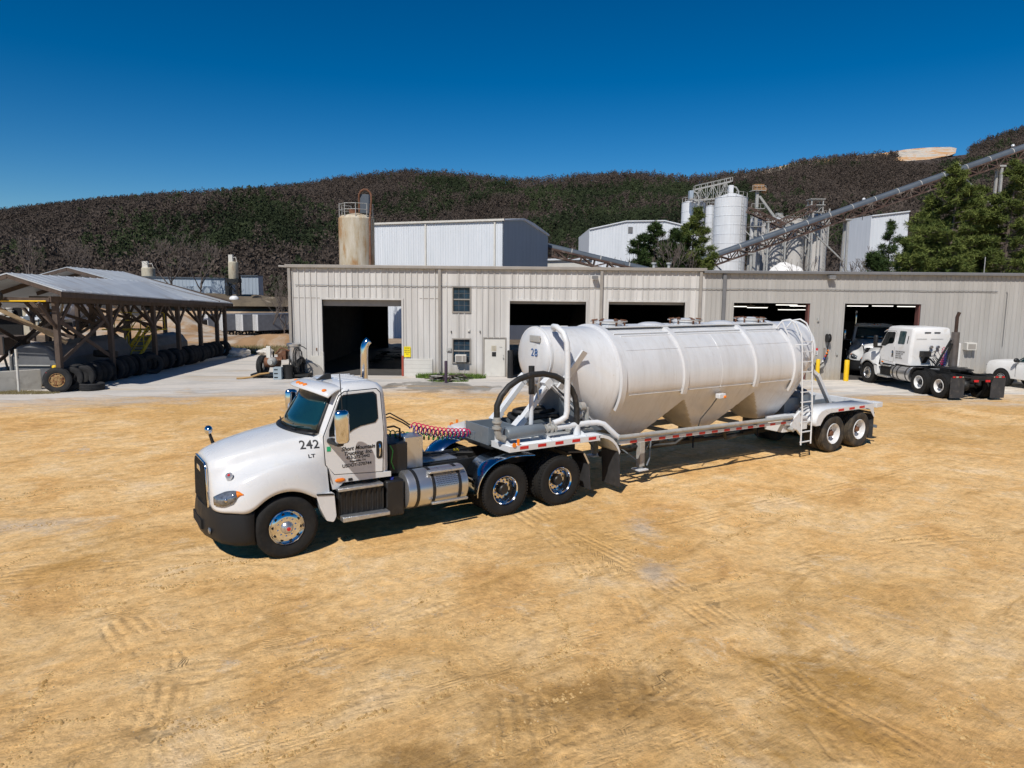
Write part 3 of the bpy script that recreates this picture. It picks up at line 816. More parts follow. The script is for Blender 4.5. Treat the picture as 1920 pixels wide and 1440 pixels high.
# second, greyer section
an = thing('workshop_annex', 'greyer metal extension of the workshop with two open bays on the right', 'workshop', (0, 0, 0))
A0, A1, ZA = 9.752, 36.0, 5.50
WA = WY + .0
mb = MB(); opening_wall(mb, A0, A1, ZA, [(a, b, 0, c) for a, b, c in D[3:]], WA, .232, .10, .08, .032, 0, .035); mb.build('front_cladding', M['clad2'], an)
mb = MB(); mb.box(A0 - .15, A1, WA - .24, WA - .03, ZA - .14, ZA + .0); mb.box(A0, A1, WA - .03, WA + .1, ZA - .02, ZA + .02); mb.build('gutter', M['trim2'], an, bevel=.02)
for x in (10.67,): mb = MB(); mb.box(x - .08, x + .08, WA - .16, WA - .03, .25, ZA - .14); mb.build('downspout', M['trim2'], an, bevel=.01)
mb = MB(); mb.prism([(WA - .02, 5.44), (45.2, 5.68), (58, 5.4), (58, 5.3), (WA - .02, 5.36)], A0, A1, 'yz'); mb.build('roof', M['galv'], an)
MR = S((.17, .07, .06), .6, 0, 'maroon_door_edge')
for a, b, c in D[3:]:
    mb = MB(); frame(mb, a, b, c, .07, .04, WA); mb.build('bay_door_frame', M['clad2'], an)
    mb = MB(); mb.box(b - .07, b - .002, WA + .02, WA + .35, 0, c - .002); mb.build('door_jamb', MR, an)
mb = MB(); mb.box(A0, A1, WA + .1, 58, .0, .012); mb.build('shop_floor', M['floor'], an)
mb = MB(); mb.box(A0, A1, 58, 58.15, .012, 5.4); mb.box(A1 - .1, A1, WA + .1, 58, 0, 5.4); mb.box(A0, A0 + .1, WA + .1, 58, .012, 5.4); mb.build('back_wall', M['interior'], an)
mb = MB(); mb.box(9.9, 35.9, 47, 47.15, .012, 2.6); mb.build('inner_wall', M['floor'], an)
for k, (px, py, Y) in enumerate([(1500, 574, 42), (1655, 574, 41), (1702, 575, 41), (1395, 575, 42), (1420, 577, 42), (1476, 581, 47), (1506, 581, 47), (1475, 572, 40.5), (1608, 574, 41)]):
    p = at(px, py, Y); p.z = min(p.z, 4.6)
    l = thing('shop_light', 'lit fluorescent tube lamp hanging inside the ' + ('left' if px < 1560 else 'rightmost') + ' grey bay', 'ceiling lamp', p, 0, 'tube lamps inside the left grey bay' if px < 1560 else 'tube lamps inside the rightmost bay')
    mb = MB(); mb.box(-.62, .62, -.07, .07, .03, .09); mb.tube([(-.4, 0, .09), (-.4, 0, 5.35 - p.z)], .008, 4); mb.tube([(.4, 0, .09), (.4, 0, 5.35 - p.z)], .008, 4); mb.build('housing', M['trim'], l)
    mb = MB(); mb.cyl((-.6, 0, .005), (.6, 0, .005), .022, 8); mb.build('tube', M['tube'], l)
lab = ['first', 'second']
# conduit along both fronts
mb = MB(); pts = []
for x in np.arange(-11.0, 25.0, .5):
    pts.append((x, WY - .055, 4.585 + .01 * math.sin(x * 1.7)))
mb.tube(pts, .016, 6); mb.tube([(24.95, WY - .05, 4.58), (25.0, WY - .05, 4.5), (25.0, WY - .05, 1.8)], .016, 6); o = mb.build('conduit_run', M['trim2']); tag(o, 'thin grey conduit running along the whole workshop front below the eave', 'conduit')
# wall lamps
for px, py, s, lb in ((1116, 521, 1, 'small grey flood lamp under the eave between the second and third bays'), (1560, 520, 1.2, 'bright-faced flood lamp under the eave of the grey extension')):
    p = at(px, py, WY - .25); l = thing('flood_lamp', lb, 'wall lamp', p)
    mb = MB(); mb.box(-.14 * s, .14 * s, -.12, .16, -.05, .10); mb.box(-.03, .03, .15, .25, .0, .05); mb.build('housing', M['trim2'], l, bevel=.01)
    mb = MB(); mb.box(-.12 * s, .12 * s, -.10, .05, -.075, -.05); mb.build('lens', M['white'], l)
# yellow notice
sg = thing('yellow_notice_sign', 'yellow notice sign screwed to the wall right of the leftmost bay', 'sign', (-5.37, WY - .05, 1.25))
mb = MB(); mb.box(-.17, .17, -.012, 0, -.27, .27); mb.build('plate', S((.85, .68, .01), .45, 0, 'yellow_sign'), sg)
for k, (tx, s) in enumerate((('STOP', .105), ('KEEP OUT', .062), ('EMPLOYEES', .052), ('ONLY', .06))):
    lettering(tx, s, M['ink'], sg, (0, -.0145, .15 - k * .095), (R(90), 0, 0), align='CENTER', bold=.001)
for px, py, nm, lb, col, w, h in ((842, 656, 'grey_plate', 'blank grey plate on the wall beside the lower window', 'steelgrey', .25, .18), (879, 620, 'junction_box', 'small pale junction box on the wall between the two windows', 'block', .12, .12),
                                  (594, 655, 'wall_switch', 'reddish pull switch on the wall left of the leftmost bay', 'rust', .06, .14), (1534, 600, 'wall_bracket', 'grey bracket on the wall above the hose reel', 'steelgrey', .10, .2), (1569, 664, 'outlet_box', 'grey outlet box on the wall right of the hose reel', 'steelgrey', .09, .14),
                                  (846, 622, 'wall_hook', 'black hook on the wall left of the junction box', 'black', .04, .10), (900, 622, 'wall_hook', 'black hook on the wall above the side door', 'black', .04, .10)):
    p = at(px, py, WY - .03); mb = MB(); mb.box(-w / 2, w / 2, -.04, .03, -h / 2, h / 2); mb.box(-w / 4, w / 4, -.07, -.04, -h / 4, h / 4)
    o = mb.build(nm, M[col], None, bevel=.006); o.location = p; tag(o, lb, nm.replace('_', ' '))
# vent box on the annex
p = at(1815, 649, WY - .03); v = thing('wall_air_conditioner', 'square beige air conditioner grille box on the grey wall behind the pickup', 'air conditioner', p)
mb = MB(); mb.box(-.25, .25, -.32, .05, -.19, .19); mb.build('casing', M['block'], v, bevel=.015)
mb = MB(); mb.box(-.19, .19, -.33, -.318, -.13, .13); mb.build('grille', M['trim'], v)
# hose reel
p = at(1553, 634, WY - .2); hr = thing('hose_reel', 'black hose reel with hanging hoses and orange valves between the two grey bays', 'hose reel', p)
mb = MB(); mb.lathe([(.22, -.08), (.22, -.05), (.12, -.04), (.12, .04), (.22, .05), (.22, .08), (.0001, .085)], 24, axis='x'); mb.build('reel', M['black'], hr)
mb = MB(); mb.lathe([(.17, -.04), (.19, 0), (.17, .04), (.13, .03), (.13, -.03)], 20, axis='x'); mb.tube([(0, -.1, -.15), (-.05, -.1, -.5), (-.02, -.1, -.8), (-.2, -.1, -1.2), (-.5, -.1, -1.5), (-.62, -.05, -1.25)], .03, 6); mb.build('hose', M['hose'], hr)
mb = MB(); mb.box(-.12, .0, -.05, .2, -1.0, -.5); mb.box(-.55, -.2, -.1, .18, -1.5, -1.22, rot=Matrix.Rotation(R(-35), 3, 'Y'), org=(-.35, 0, -1.35)); mb.build('valve_board', M['steelgrey'], hr)
for k, c in enumerate(('amber', 'amber', 'red', 'coil_blue', 'white')):
    mb = MB(); mb.ball((-.02 - .06 * k, -.12, -.62 - .14 * k), .05); mb.build('valve_handle', M[c], hr)
sg = thing('safety_sign', 'small red and white sign left of the hose reel', 'sign', at(1529, 659, WY - .04)); mb = MB(); mb.box(-.12, .12, 0, .01, -.17, .17); mb.build('plate', M['white'], sg)
mb = MB(); mb.box(-.12, .12, -.004, 0, .05, .17); b_ = mb.build('band', M['red'], sg); 
mb = MB(); 
for k in range(3): mb.box(-.09, .09, -.004, 0, -.02 - k * .05, -.0 - k * .05)
mb.build('lines', M['ink'], sg)
# bollards
for (x, y, h, r, m_, lb, tp) in ((17.0, 35.95, 1.08, .12, 'yellow', 'yellow bollard left of the rightmost open bay', 0), (15.55, 36.0, 1.1, .10, 'yellow', 'yellow bollard between the grey bays, behind the trailer ladder', 0),
                             (-3.16, 33.75, 1.06, .075, 'plum', 'slim black bollard standing in front of the debris heap', 0), (-.10, 35.85, 1.42, .15, 'black', 'thick black bollard right of the white side door', 0)):
    b_ = MB(); b_.lathe([(.0001, 0), (r, 0), (r, h - .04), (r * .85, h - .01), (.0001, h)], 20, axis='z'); o = b_.build('bollard', M[m_]); o.location = (x, y, 0); tag(o, lb, 'bollard')
# debris and weeds
db = MB()
for k in range(34):
    x = random.uniform(-4.0, -2.2); y = random.uniform(34.2, 35.3); a = random.gauss(0, .5); l = random.uniform(.2, .9)
    db.bar((x - l / 2 * math.cos(a), y - l / 2 * math.sin(a), random.uniform(.02, .25)), (x + l / 2 * math.cos(a), y + l / 2 * math.sin(a), random.uniform(.02, .3)), random.uniform(.06, .2), .03, mi=k % 3)
o = db.build('debris_heap', [M['wood'], M['chassis'], M['concrete']]); tag(o, 'low heap of broken boards and scrap by the workshop wall', 'debris heap')
def tuft(name, label, cx, cy, rx, ry, n, h, mat, kind='stuff'):
    V = []; T = []
    for i in range(n):
        a = rng.uniform(0, 2 * PI); q = math.sqrt(rng.uniform(0, 1)); x = cx + rx * q * math.cos(a); y = cy + ry * q * math.sin(a); hh = h * rng.uniform(.3, 1)
        d = rng.normal(size=2) * hh * .45; w = rng.uniform(.008, .02) * (h / .2)
        z0 = ground_z(x, y)
        V += [(x - w, y, z0), (x + w, y, z0), (x + d[0], y + d[1], z0 + hh)]; T += [rng.uniform(0, 1)] * 3
    V = np.array(V); me = tri_mesh(name, V, np.arange(len(V)).reshape(-1, 3), np.array(T), mat); o = link(name, me); tag(o, label, 'weeds', kind=kind); return o
GW = leaf_mat('weed_green', (.05, .09, .015), (.16, .24, .05)); DW = leaf_mat('dry_weed', (.10, .08, .035), (.26, .22, .11))
tuft('weeds', 'bright green weeds round the debris heap', -3.1, 35.6, 1.75, .35, 2600, .28, GW); tuft('weeds', 'green weeds in front of the debris heap', -3.1, 34.3, 1.0, .3, 700, .14, GW)

# ================================================================== corner machine
mc = thing('industrial_vacuum', 'steel vacuum and compressor unit with looping hoses at the left corner of the workshop', 'machine', (-11.0, 35.3, 0))
mb = MB(); mb.box(-1.9, .9, -.5, .4, .10, .20); mb.box(-1.8, -1.7, -.5, .4, 0, .12); mb.box(.7, .8, -.5, .4, 0, .12); mb.bar((-1.6, 0, .2), (-1.6, 0, 1.0), .06, .06); mb.bar((-.9, 0, .2), (-.9, 0, 1.3), .06, .06); mb.build('skid', M['chassis'], mc)
mb = MB(); mb.lathe([(.0001, .55), (.12, .6), (.30, .95), (.30, 1.55), (.36, 1.58), (.36, 1.68), (.30, 1.72), (.0001, 1.74)], 24, (.15, -.05, 0), 'z'); mb.build('steel_drum', M['alum'], mc, angle=40)
for k in range(3): a = 2.1 * k; mb = MB(); mb.bar((.15 + .28 * math.cos(a), -.05 + .28 * math.sin(a), 1.1), (.15 + .4 * math.cos(a), -.05 + .4 * math.sin(a), .15), .05, .05); mb.build('drum_leg', M['chassis'], mc)
mb = MB(); mb.ball((-.85, -.35, .82), (.24, .3, .22), 18, 12); mb.cyl((-.85, -.7, .82), (-.85, -.5, .82), .12, 16); mb.build('motor', M['steelgrey'], mc)
mb = MB(); mb.box(-1.12, -.92, -.4, -.28, 1.0, 1.58); mb.build('control_box', M['block'], mc, bevel=.01)
mb = MB(); mb.cyl((-1.3, 0, .75), (-.6, 0, .75), .26, 16); mb.box(-.6, -.2, -.3, .2, .9, 1.35); mb.cyl((-.45, -.3, 1.0), (-.45, -.42, 1.0), .12, 12); mb.tube([(-.7, -.3, 1.2), (-.4, -.32, 1.5), (0, -.3, 1.35)], .04, 6); mb.build('pump', M['rust'], mc)
for j, (r_, x_) in enumerate(((.42, .45), (.36, .5), (.48, .38))):
    mb = MB(); mb.tube([(x_ + .16 * math.cos(a), -.42 - .03 * j, 1.05 + r_ * math.sin(a)) for a in [R(60 + 26 * i) for i in range(12)]], .024, 6); mb.build('hose', M['hose'], mc)
mb = MB(); mb.tube([(.45, -.3, 1.65), (.7, -.3, 1.55), (.85, -.35, 1.45)], .025, 6); mb.tube([(.4, -.3, 1.55), (.6, -.3, 1.3), (.62, -.3, 1.0)], .03, 6); mb.build('hose', M['hose'], mc)
mb = MB(); mb.lathe([(.0001, 0), (.22, 0), (.24, .62), (.26, .64), (.26, .68), (.0001, .70)], 18, axis='z'); o = mb.build('plastic_drum', M['black']); o.location = (-11.0, 34.7, 0); tag(o, 'short black drum between the grey crate and the steel vacuum unit', 'drum')
cr = thing('plastic_crate', 'grey stacking crates in front of the corner machine', 'crate', (-11.42, 34.5, 0))
mb = MB(); mb.box(-.20, .20, -.18, .18, 0, .60); mb.build('crate_body', M['crate'], cr, bevel=.01)
for k in range(3): mb = MB(); mb.box(-.15, .03, -.19, -.178, .08 + k * .19, .13 + k * .19); mb.build('crate_slot', M['hole'], cr)
mb = MB(); mb.tube([(-12.0, 34.9, .25), (-12.4, 34.7, .22), (-12.8, 34.5, .08), (-13.2, 34.4, .04), (-13.4, 34.3, .04)], .045, 8); o = mb.build('tan_hose', M['tan']); tag(o, 'tan hose trailing on the ground left of the corner machine', 'hose')
mb = MB(); mb.lathe([(.0001, -.04), (.60, -.04), (.62, 0), (.60, .04), (.0001, .04)], 36, axis='y', a0=0, a1=PI); mb.box(-.66, .66, -.15, .15, -.05, .0); o = mb.build('half_round_guard', M['trim']); o.location = (-10.15, 35.75, .08); tag(o, 'grey half-round steel guard leaning by the leftmost bay', 'guard')
mb = MB(); mb.box(-.1, .1, -.1, .1, 0, 2.0); o = mb.build('orange_post', S((.55, .2, .03), .6, 0, 'orange_paint')); o.location = (-12.0, 39.0, 0); o.scale = (.35, .5, 1.25); tag(o, 'orange post behind the left corner of the workshop', 'post')

# ================================================================== timber shed
sh = thing('timber_shed', 'open timber shed with a grey metal gable roof over tanks and old tyres', 'open shed', (0, 0, 0))
def slab(mb, pts, th=.05):
    vs = [tuple(p) for p in pts] + [(p[0], p[1], p[2] - th) for p in pts]; k = len(pts)
    mb.add(vs, [tuple(range(k)), tuple(reversed(range(k, 2 * k)))] + [(i, i + k, (i + 1) % k + k, (i + 1) % k) for i in range(k)])
RX = -20.45
mb = MB()
slab(mb, [(-18.25, 29.0, 4.24), (-18.2, 40.3, 3.70), (RX, 40.3, 4.72), (RX, 29.0, 4.93)]); slab(mb, [(RX, 29.0, 4.93), (RX, 40.3, 4.72), (-25.6, 40.3, 3.3), (-25.6, 29.0, 3.45)])
rf = mb.build('roof', M['galv'], sh)
mb = MB(); slab(mb, [(-18.2, 40.32, 3.73), (-18.15, 46.4, 3.44), (-25.0, 46.4, 5.36), (-25.0, 40.32, 5.50), (-22.6, 40.32, 4.86)]); slab(mb, [(-25.0, 40.32, 5.50), (-25.0, 46.4, 5.36), (-31.5, 46.4, 3.6), (-31.5, 40.32, 3.7)])
mb.build('rear_roof', M['galv'], sh)
mb = MB()
for k in range(19): y = 29.3 + k * .6; zz = lerp(4.24, 3.70, (y - 29) / 11.3); zr = lerp(4.93, 4.72, (y - 29) / 11.3); mb.bar((-18.25, y, zz + .015), (RX, y, zr + .015), .03, .02)
for k in range(10): y = 40.6 + k * .6; t_ = (y - 40.3) / 6.1; mb.bar((-18.17, y, lerp(3.73, 3.44, t_) + .015), (-25, y, lerp(5.5, 5.36, t_) + .015), .03, .02)
mb.build('roof_rib', M['galv'], rf)
def rafter(mb, pts, w=.06, h=.18):
    for a, b_ in zip(pts, pts[1:]): mb.bar(a, b_, w, h)
mb = MB()
rafter(mb, [(-18.3, 29.05, 4.12), (RX, 29.05, 4.8), (-25.5, 29.05, 3.36)]); rafter(mb, [(-22.6, 40.3, 4.70), (-25, 40.3, 5.36), (-31.4, 40.3, 3.58)]); rafter(mb, [(-18.2, 40.3, 3.55), (-22.6, 40.3, 4.72)])
for y in (31.5, 34, 36.5, 39): rafter(mb, [(-18.3, y, 4.12 - (y - 29) * .047), (RX, y, 4.8 - (y - 29) * .018), (-22.6, y, 4.1 - (y - 29) * .01)])
for y in (42.4, 44.4, 46.2): rafter(mb, [(-18.2, y, 3.50), (-25, y, 5.3), (-31.4, y, 3.5)])
mb.bar((-18.32, 29, 4.08), (-18.22, 40.3, 3.56), .05, .20); mb.bar((-18.22, 40.3, 3.58), (-18.17, 46.4, 3.30), .05, .18)
mb.bar((-18.9, 29.2, 3.88), (-18.6, 46.2, 3.22), .10, .24); mb.bar((-22.4, 29.2, 3.88), (-22.4, 46.2, 3.3), .10, .24)
for y in (29.2, 33.3): mb.bar((-18.9, y, 3.86), (-22.5, y, 3.86), .06, .16)
mb.build('rafters', M['wood'], sh)
def post(x, y, h, braces=True, m_='wood'):
    mb = MB(); mb.box(x - .10, x + .10, y - .10, y + .10, 0, h)
    if braces:
        for s_ in (-1, 1): mb.bar((x, y, h - 1.15), (x, y + s_ * 1.05, h - .05), .08, .14)
        mb.bar((x, y, h - 1.1), (x - 1.0, y, h - .05), .08, .14)
    mb.build('post', M[m_], sh)
FP = [(29.6, 3.8), (33.4, 3.65), (37.3, 3.5), (39.9, 3.42), (42.6, 3.35), (44.9, 3.3), (46.1, 3.25)]
for y, h in FP: post(-18.95 + (y - 29.6) * .02, y, h, y < 46)
for y in (30.2, 34.3, 38.0, 41.5, 45.9): post(-22.4, y, 3.7)
for y in (41.0, 46.0): post(-25, y, 4.9, False); post(-31, y, 3.5)
mb = MB()
for (a, b_) in ((30.2, 34.3), (34.3, 38.0), (38.0, 41.5), (41.5, 45.9)):
    mb.bar((-22.3, a, .9), (-22.3, b_, 2.9), .05, .16); mb.bar((-22.35, a, 2.9), (-22.35, b_, .9), .05, .16)
mb.bar((-18.95, 29.8, 1.3), (-18.9, 33.3, 3.0), .05, .16); mb.bar((-18.98, 29.8, 3.0), (-18.93, 33.3, 1.2), .05, .16)
for (a, b_) in ((30.2, 34.3), (34.3, 38.0), (38.0, 41.5)): mb.bar((-19.0, a, 3.3), (-22.4, b_ - 1.5, 1.9), .05, .14); mb.bar((-22.4, a, 3.3), (-19.0, a + .6, 2.2), .05, .14)
mb.build('cross_brace', M['wood'], sh)
mb = MB(); mb.bar((-21.9, 29.6, 3.75), (-19.2, 30.6, 2.0), .06, .18); mb.bar((-18.95, 30.1, 3.6), (-22.3, 34.5, 1.6), .06, .16); mb.build('newer_brace', M['woodlight'], sh)
mb = MB(); mb.tube([(-22.4, 29.1, 3.78), (-19.0, 29.1, 3.80)], .03, 6); mb.build('yellow_pipe', M['yellow'], sh)
fl = thing('shed_flood_lamp', 'flood lamp on a bracket under the near gable of the timber shed', 'lamp', (-20.9, 28.8, 4.0))
mb = MB(); mb.tube([(0, 0, .3), (.05, -.1, .5), (.03, 0, .7)], .03, 6); mb.box(-.35, -.02, -.15, .1, .15, .30); mb.build('bracket', M['steelgrey'], fl); mb = MB(); mb.ball((.12, 0, .0), (.24, .18, .24), 14, 8); mb.build('housing', M['black'], fl)
# things under the shed
def saddle_tank(loc, L, r, label, rz):
    g = thing('steel_tank', label, 'tank', loc, rz)
    prof = [(-r, 0), (-r * .98, r * .9), (-r * .62, r * 1.42), (0, r * 1.55), (r * .62, r * 1.42), (r * .98, r * .9), (r, 0), (r * .8, -.2), (-r * .8, -.2)]
    mb = MB(); mb.prism([(a, b_ + .25) for a, b_ in prof], 0, L, 'xz'); mb.build('shell', M['concrete'] if False else S((.13, .133, .138), .55, 0, 'grey_tank_paint', var=.15), g, bevel=.12, seg=3)
    mb = MB(); mb.box(-r * .7, r * .7, .4, .6, 0, .1); mb.box(-r * .7, r * .7, L - .6, L - .4, 0, .1)
    mb.tube([(-r * .85, -.1, 0), (-r * .85, -.1, 1.6)], .035, 6); mb.tube([(-r * .7, -.06, .95), (r * .7, -.06, .95)], .03, 6); mb.build('saddle', M['steelgrey'], g)
    return g
saddle_tank((-21.0, 31.0, 0), 6.6, 1.08, 'long grey steel tank with a sloping end under the near half of the shed', R(2))
saddle_tank((-21.2, 40.6, 0), 4.2, .9, 'shorter grey steel tank under the far half of the shed', R(2))
stt = thing('metal_stairs', 'faded yellow metal stairs with handrails under the shed', 'stairs', (-20.5, 37.4, 0))
mb = MB()
for s_ in (-.4, .4):
    mb.bar((s_ - .0, 0, .1), (s_, 2.6, 2.0), .05, .22); mb.bar((s_, -.05, .95), (s_, 2.6, 2.85), .04, .04); mb.bar((s_, -.05, .1), (s_, -.05, .95), .04, .04); mb.bar((s_, 1.3, 1.0), (s_, 1.3, 1.9), .04, .04); mb.bar((s_, 2.6, 1.9), (s_, 2.6, 2.85), .04, .04)
mb.build('stringer', M['yellowold'], stt)
for k in range(8): mb = MB(); mb.box(-.4, .4, .15 + k * .32, .4 + k * .32, .24 + k * .235, .28 + k * .235); mb.build('tread', M['yellowold'], stt)
mb = MB(); mb.box(-2.6, .5, 2.6, 3.8, 1.98, 2.04); 
for x in (-2.5, -1.5, -.5, .4): mb.bar((x, 3.75, 2.0), (x, 3.75, 2.95), .04, .04)
mb.bar((-2.5, 3.75, 2.95), (.4, 3.75, 2.95), .04, .04); mb.bar((-2.5, 3.75, 2.5), (.4, 3.75, 2.5), .04, .04); mb.build('landing', M['yellowold'], stt)
kb = MB(); kb.bar((-19.2, 38.6, .08), (-18.1, 44.6, .08), .22, .16); o = kb.build('kerb', M['concrete']); o['kind'] = 'structure'
cw = MB(); cw.bar((-27.5, 23.8, .38), (-20.35, 30.45, .38), .25, .95); o = cw.build('concrete_wall', M['concrete'], None, bevel=.02); tag(o, 'low concrete wall running in from the left edge to the shed', 'wall')
tuft('dry_grass', 'dry grass along the foot of the low concrete wall', -21.0, 29.2, 2.2, .5, 4200, .10, DW)
mb = MB(); mb.lathe([(.0001, 0), (.12, 0), (.12, 1.0), (.09, 1.05), (.0001, 1.06)], 14, axis='z'); o = mb.build('bollard', M['yellow']); o.location = (-19.6, 30.3, 0); tag(o, 'yellow bollard at the near corner post of the timber shed', 'bollard')
mb = MB(); mb.tube([(-20.6, 29.4, 0), (-20.6, 29.4, 1.8)], .05, 8); o = mb.build('vent_pipe', M['block']); tag(o, 'white upright pipe left of the yellow bollard by the shed', 'pipe')
mb = MB(); mb.tube([(-19.3, 29.2, .85), (-18.6, 30.4, .8)], .03, 5); o = mb.build('red_bar', M['red']); tag(o, 'thin red bar lying over the nearest tyres', 'bar')
# planked trailer bed left of the tank
g = thing('timber_cart', 'low cart with planked sides behind the concrete wall at the left edge', 'cart', (-26.2, 37.0, 0))
mb = MB(); mb.box(-2.0, .4, -1, 1, .9, 1.8); mb.build('planked_bed', M['wood'], g); mb = MB()
for x in (-2.0, -1.4, -.8, -.2, .4): mb.box(x - .04, x + .04, -1.05, -1.0, .85, 1.85)
mb.bar((-.4, 0, .9), (-.2, 0, 0), .08, .08); mb.bar((-1.4, 0, .9), (-1.4, 0, 0), .08, .08); mb.build('cart_frame', M['chassis'], g)

def finish_tyres():
    rr = random.Random(11)
    for px, lb, yy in ((498, 'upright worn tyre at the left end of the corner machine', 35.9), (567, 'upright black tyre between the corner machine and the half-round guard', 35.4)):
        o = link('tyre', tyre_mesh(.27, False, M['oldrubber'])); p = at(px, 690, yy); o.location = (p.x, yy, .52); o.rotation_euler = (0, 0, R(84)); tag(o, lb, 'tyre')
    # big front wheel with rusty rim
    f = wheel
    w = thing('old_truck_wheel', 'old truck wheel with a rusty yellow rim, nearest of the row at the shed', 'wheel', (-18.95, 29.35, .52), R(24))
    a = link('tyre', tyre_mesh(.27, True, M['oldrubber']), w); b_ = link('rim', rim_mesh('steer', [S((.45, .30, .13), .7, .3, 'rusty_rim', var=.4, second=(.20, .07, .03), sec_scale=8, sec_lo=.45, sec_hi=.6), M['hole']]), w)
    where = ['leaning against the wheel with the rusty rim', 'second behind the wheel with the rusty rim']
    for k in range(2):
        o = link('tyre', tyre_mesh(.27, False, M['oldrubber'])); o.location = (-18.75 + k * .25, 29.85 + k * .42, .52); o.rotation_euler = (0, 0, R(22)); tag(o, 'bare black tyre ' + where[k], 'tyre')
    o = link('tyre', tyre_mesh(.27, False, M['oldrubber'])); o.location = (-18.1, 30.3, .02); o.rotation_euler = (R(90), 0, 0); tag(o, 'black tyre lying flat on the ground beside the rusty-rimmed wheel', 'tyre')
    o = link('tyre', tyre_mesh(.27, False, M['oldrubber'])); o.location = (-18.35, 36.1, .50); o.rotation_euler = (0, R(10), R(38)); tag(o, 'single tyre turned to show its open side, halfway along the row', 'tyre')
    o = link('tyre', tyre_mesh(.27, False, M['oldrubber'])); o.location = (-19.3, 33.6, 1.12); o.rotation_euler = (R(80), 0, 0); tag(o, 'tyre lying on top of the row by the second shed post', 'tyre')
    y = 31.0; k = 0
    while y < 45.7:
        o = link('tyre', tyre_mesh(.27, k % 3 == 0, M['oldrubber'])); sc_ = rr.uniform(.93, 1.03)
        o.scale = (sc_, 1, sc_); o.location = (-19.15 + (y - 31) * .03 + rr.uniform(-.16, .16), y, .52 * sc_); o.rotation_euler = (0, 0, R(rr.uniform(-16, 26)))
        tag(o, 'old black tyre standing in the long row under the shed eave', 'tyre', 'old tyres standing in a row along the shed')
        y += rr.uniform(.30, .46); k += 1
# ================================================================== trucks
# vehicle frame: x runs rearwards from the front axle, -y is the driver's side, z up
_mc = {}
def cached(key, fn):
    if key not in _mc: _mc[key] = fn()
    return _mc[key]

def tyre_mesh(w, lugs, mat, Rr=.52, ri=.288):
    def f():
        mb = MB(); prof = [(ri, w * .93), (ri + .03, w * 1.0), (Rr * .86, w * 1.06), (Rr * .945, w * 1.02), (Rr * .985, w * .93)]
        t = w * .93; g = .014; xs = [-.52, -.18, .18, .52]
        for q in reversed(xs):
            c = w * .5 + q * w * .42 / .5 * .5 * 1.6
            prof += [(Rr, c + g), (Rr - .016, c + g * .7), (Rr - .016, c - g * .7), (Rr, c - g)]
        prof += [(Rr * .985, w * .07), (Rr * .945, -w * .02), (Rr * .86, -w * .06), (ri + .03, 0), (ri, w * .07)]
        mb.lathe(prof + [prof[0]], 56, axis='y')
        if lugs:
            for i in range(52):
                a = 2 * PI * i / 52
                for yy, off in ((.0, 0), (w * .80, .5)):
                    a2 = a + off * 2 * PI / 52
                    c, s = math.cos(a2), math.sin(a2)
                    tx, tz = -s, c
                    vs = []
                    for r in (Rr - .03, Rr + .008):
                        for du, dy in ((-.018, 0), (.018, 0), (.018, w * .2), (-.018, w * .2)):
                            vs.append((c * r + tx * du, yy + dy, s * r + tz * du))
                    mb.add(vs, [(0, 1, 2, 3), (4, 5, 6, 7), (0, 1, 5, 4), (1, 2, 6, 5), (2, 3, 7, 6), (3, 0, 4, 7)])
        return mb.mesh('tyre', mat, 40)
    return cached(('tyre', w, lugs, mat.name, Rr), f)

def rim_mesh(kind, mats):
    """outer face at y=0 looking to -y; recess goes to +y"""
    def f():
        mb = MB()
        if kind == 'steer':
            mb.lathe([(.292, .03), (.292, .0), (.282, -.008), (.270, .006), (.262, .030), (.258, .034), (.235, .020), (.19, .004), (.165, .0), (.105, .0), (.10, -.004), (.0001, -.004)], 48, caps=False)
            for i in range(10):
                a = 2 * PI * (i + .5) / 10; c, s = math.cos(a), math.sin(a)
                mb.cyl((c * .222, .03, s * .222), (c * .222, .0125, s * .222), .026, 12, 1)
                c, s = math.cos(a + .31), math.sin(a + .31)
                mb.cyl((c * .150, .01, s * .150), (c * .150, -.026, s * .150), .016, 8, 0)
        else:
            dp = .165 if kind == 'drive' else .185
            mb.lathe([(.292, .03), (.292, .0), (.284, -.008), (.272, .006), (.262, .02), (.252, dp * .55), (.238, dp * .82), (.205, dp), (.16, dp + .002), (.13, dp), (.0001, dp)], 48, caps=False)
            for i in range(10):
                a = 2 * PI * (i + .5) / 10; c, s = math.cos(a), math.sin(a)
                mb.cyl((c * .203, dp + .02, s * .203), (c * .203, dp - .004, s * .203), .026, 12, 1)
                if kind == 'drive':
                    c, s = math.cos(a + .31), math.sin(a + .31)
                    mb.cyl((c * .150, dp, s * .150), (c * .150, dp - .03, s * .150), .015, 8, 0)
        return mb.mesh('rim_' + kind, mats, 35)
    return cached(('rim', kind, mats[0].name), f)

def hub_mesh(kind, mat):
    def f():
        mb = MB()
        if kind == 'steer': mb.lathe([(.098, 0), (.098, -.02), (.085, -.035), (.062, -.05), (.055, -.075), (.035, -.085), (.0001, -.087)], 24)
        elif kind == 'drive': mb.lathe([(.125, .165), (.12, .10), (.10, .06), (.085, .04), (.0001, .036)], 24)
        else: mb.lathe([(.11, .185), (.105, .13), (.08, .10), (.07, .04), (.05, .03), (.0001, .03)], 24)
        return mb.mesh('hub_' + kind, mat, 35)
    return cached(('hub', kind, mat.name), f)

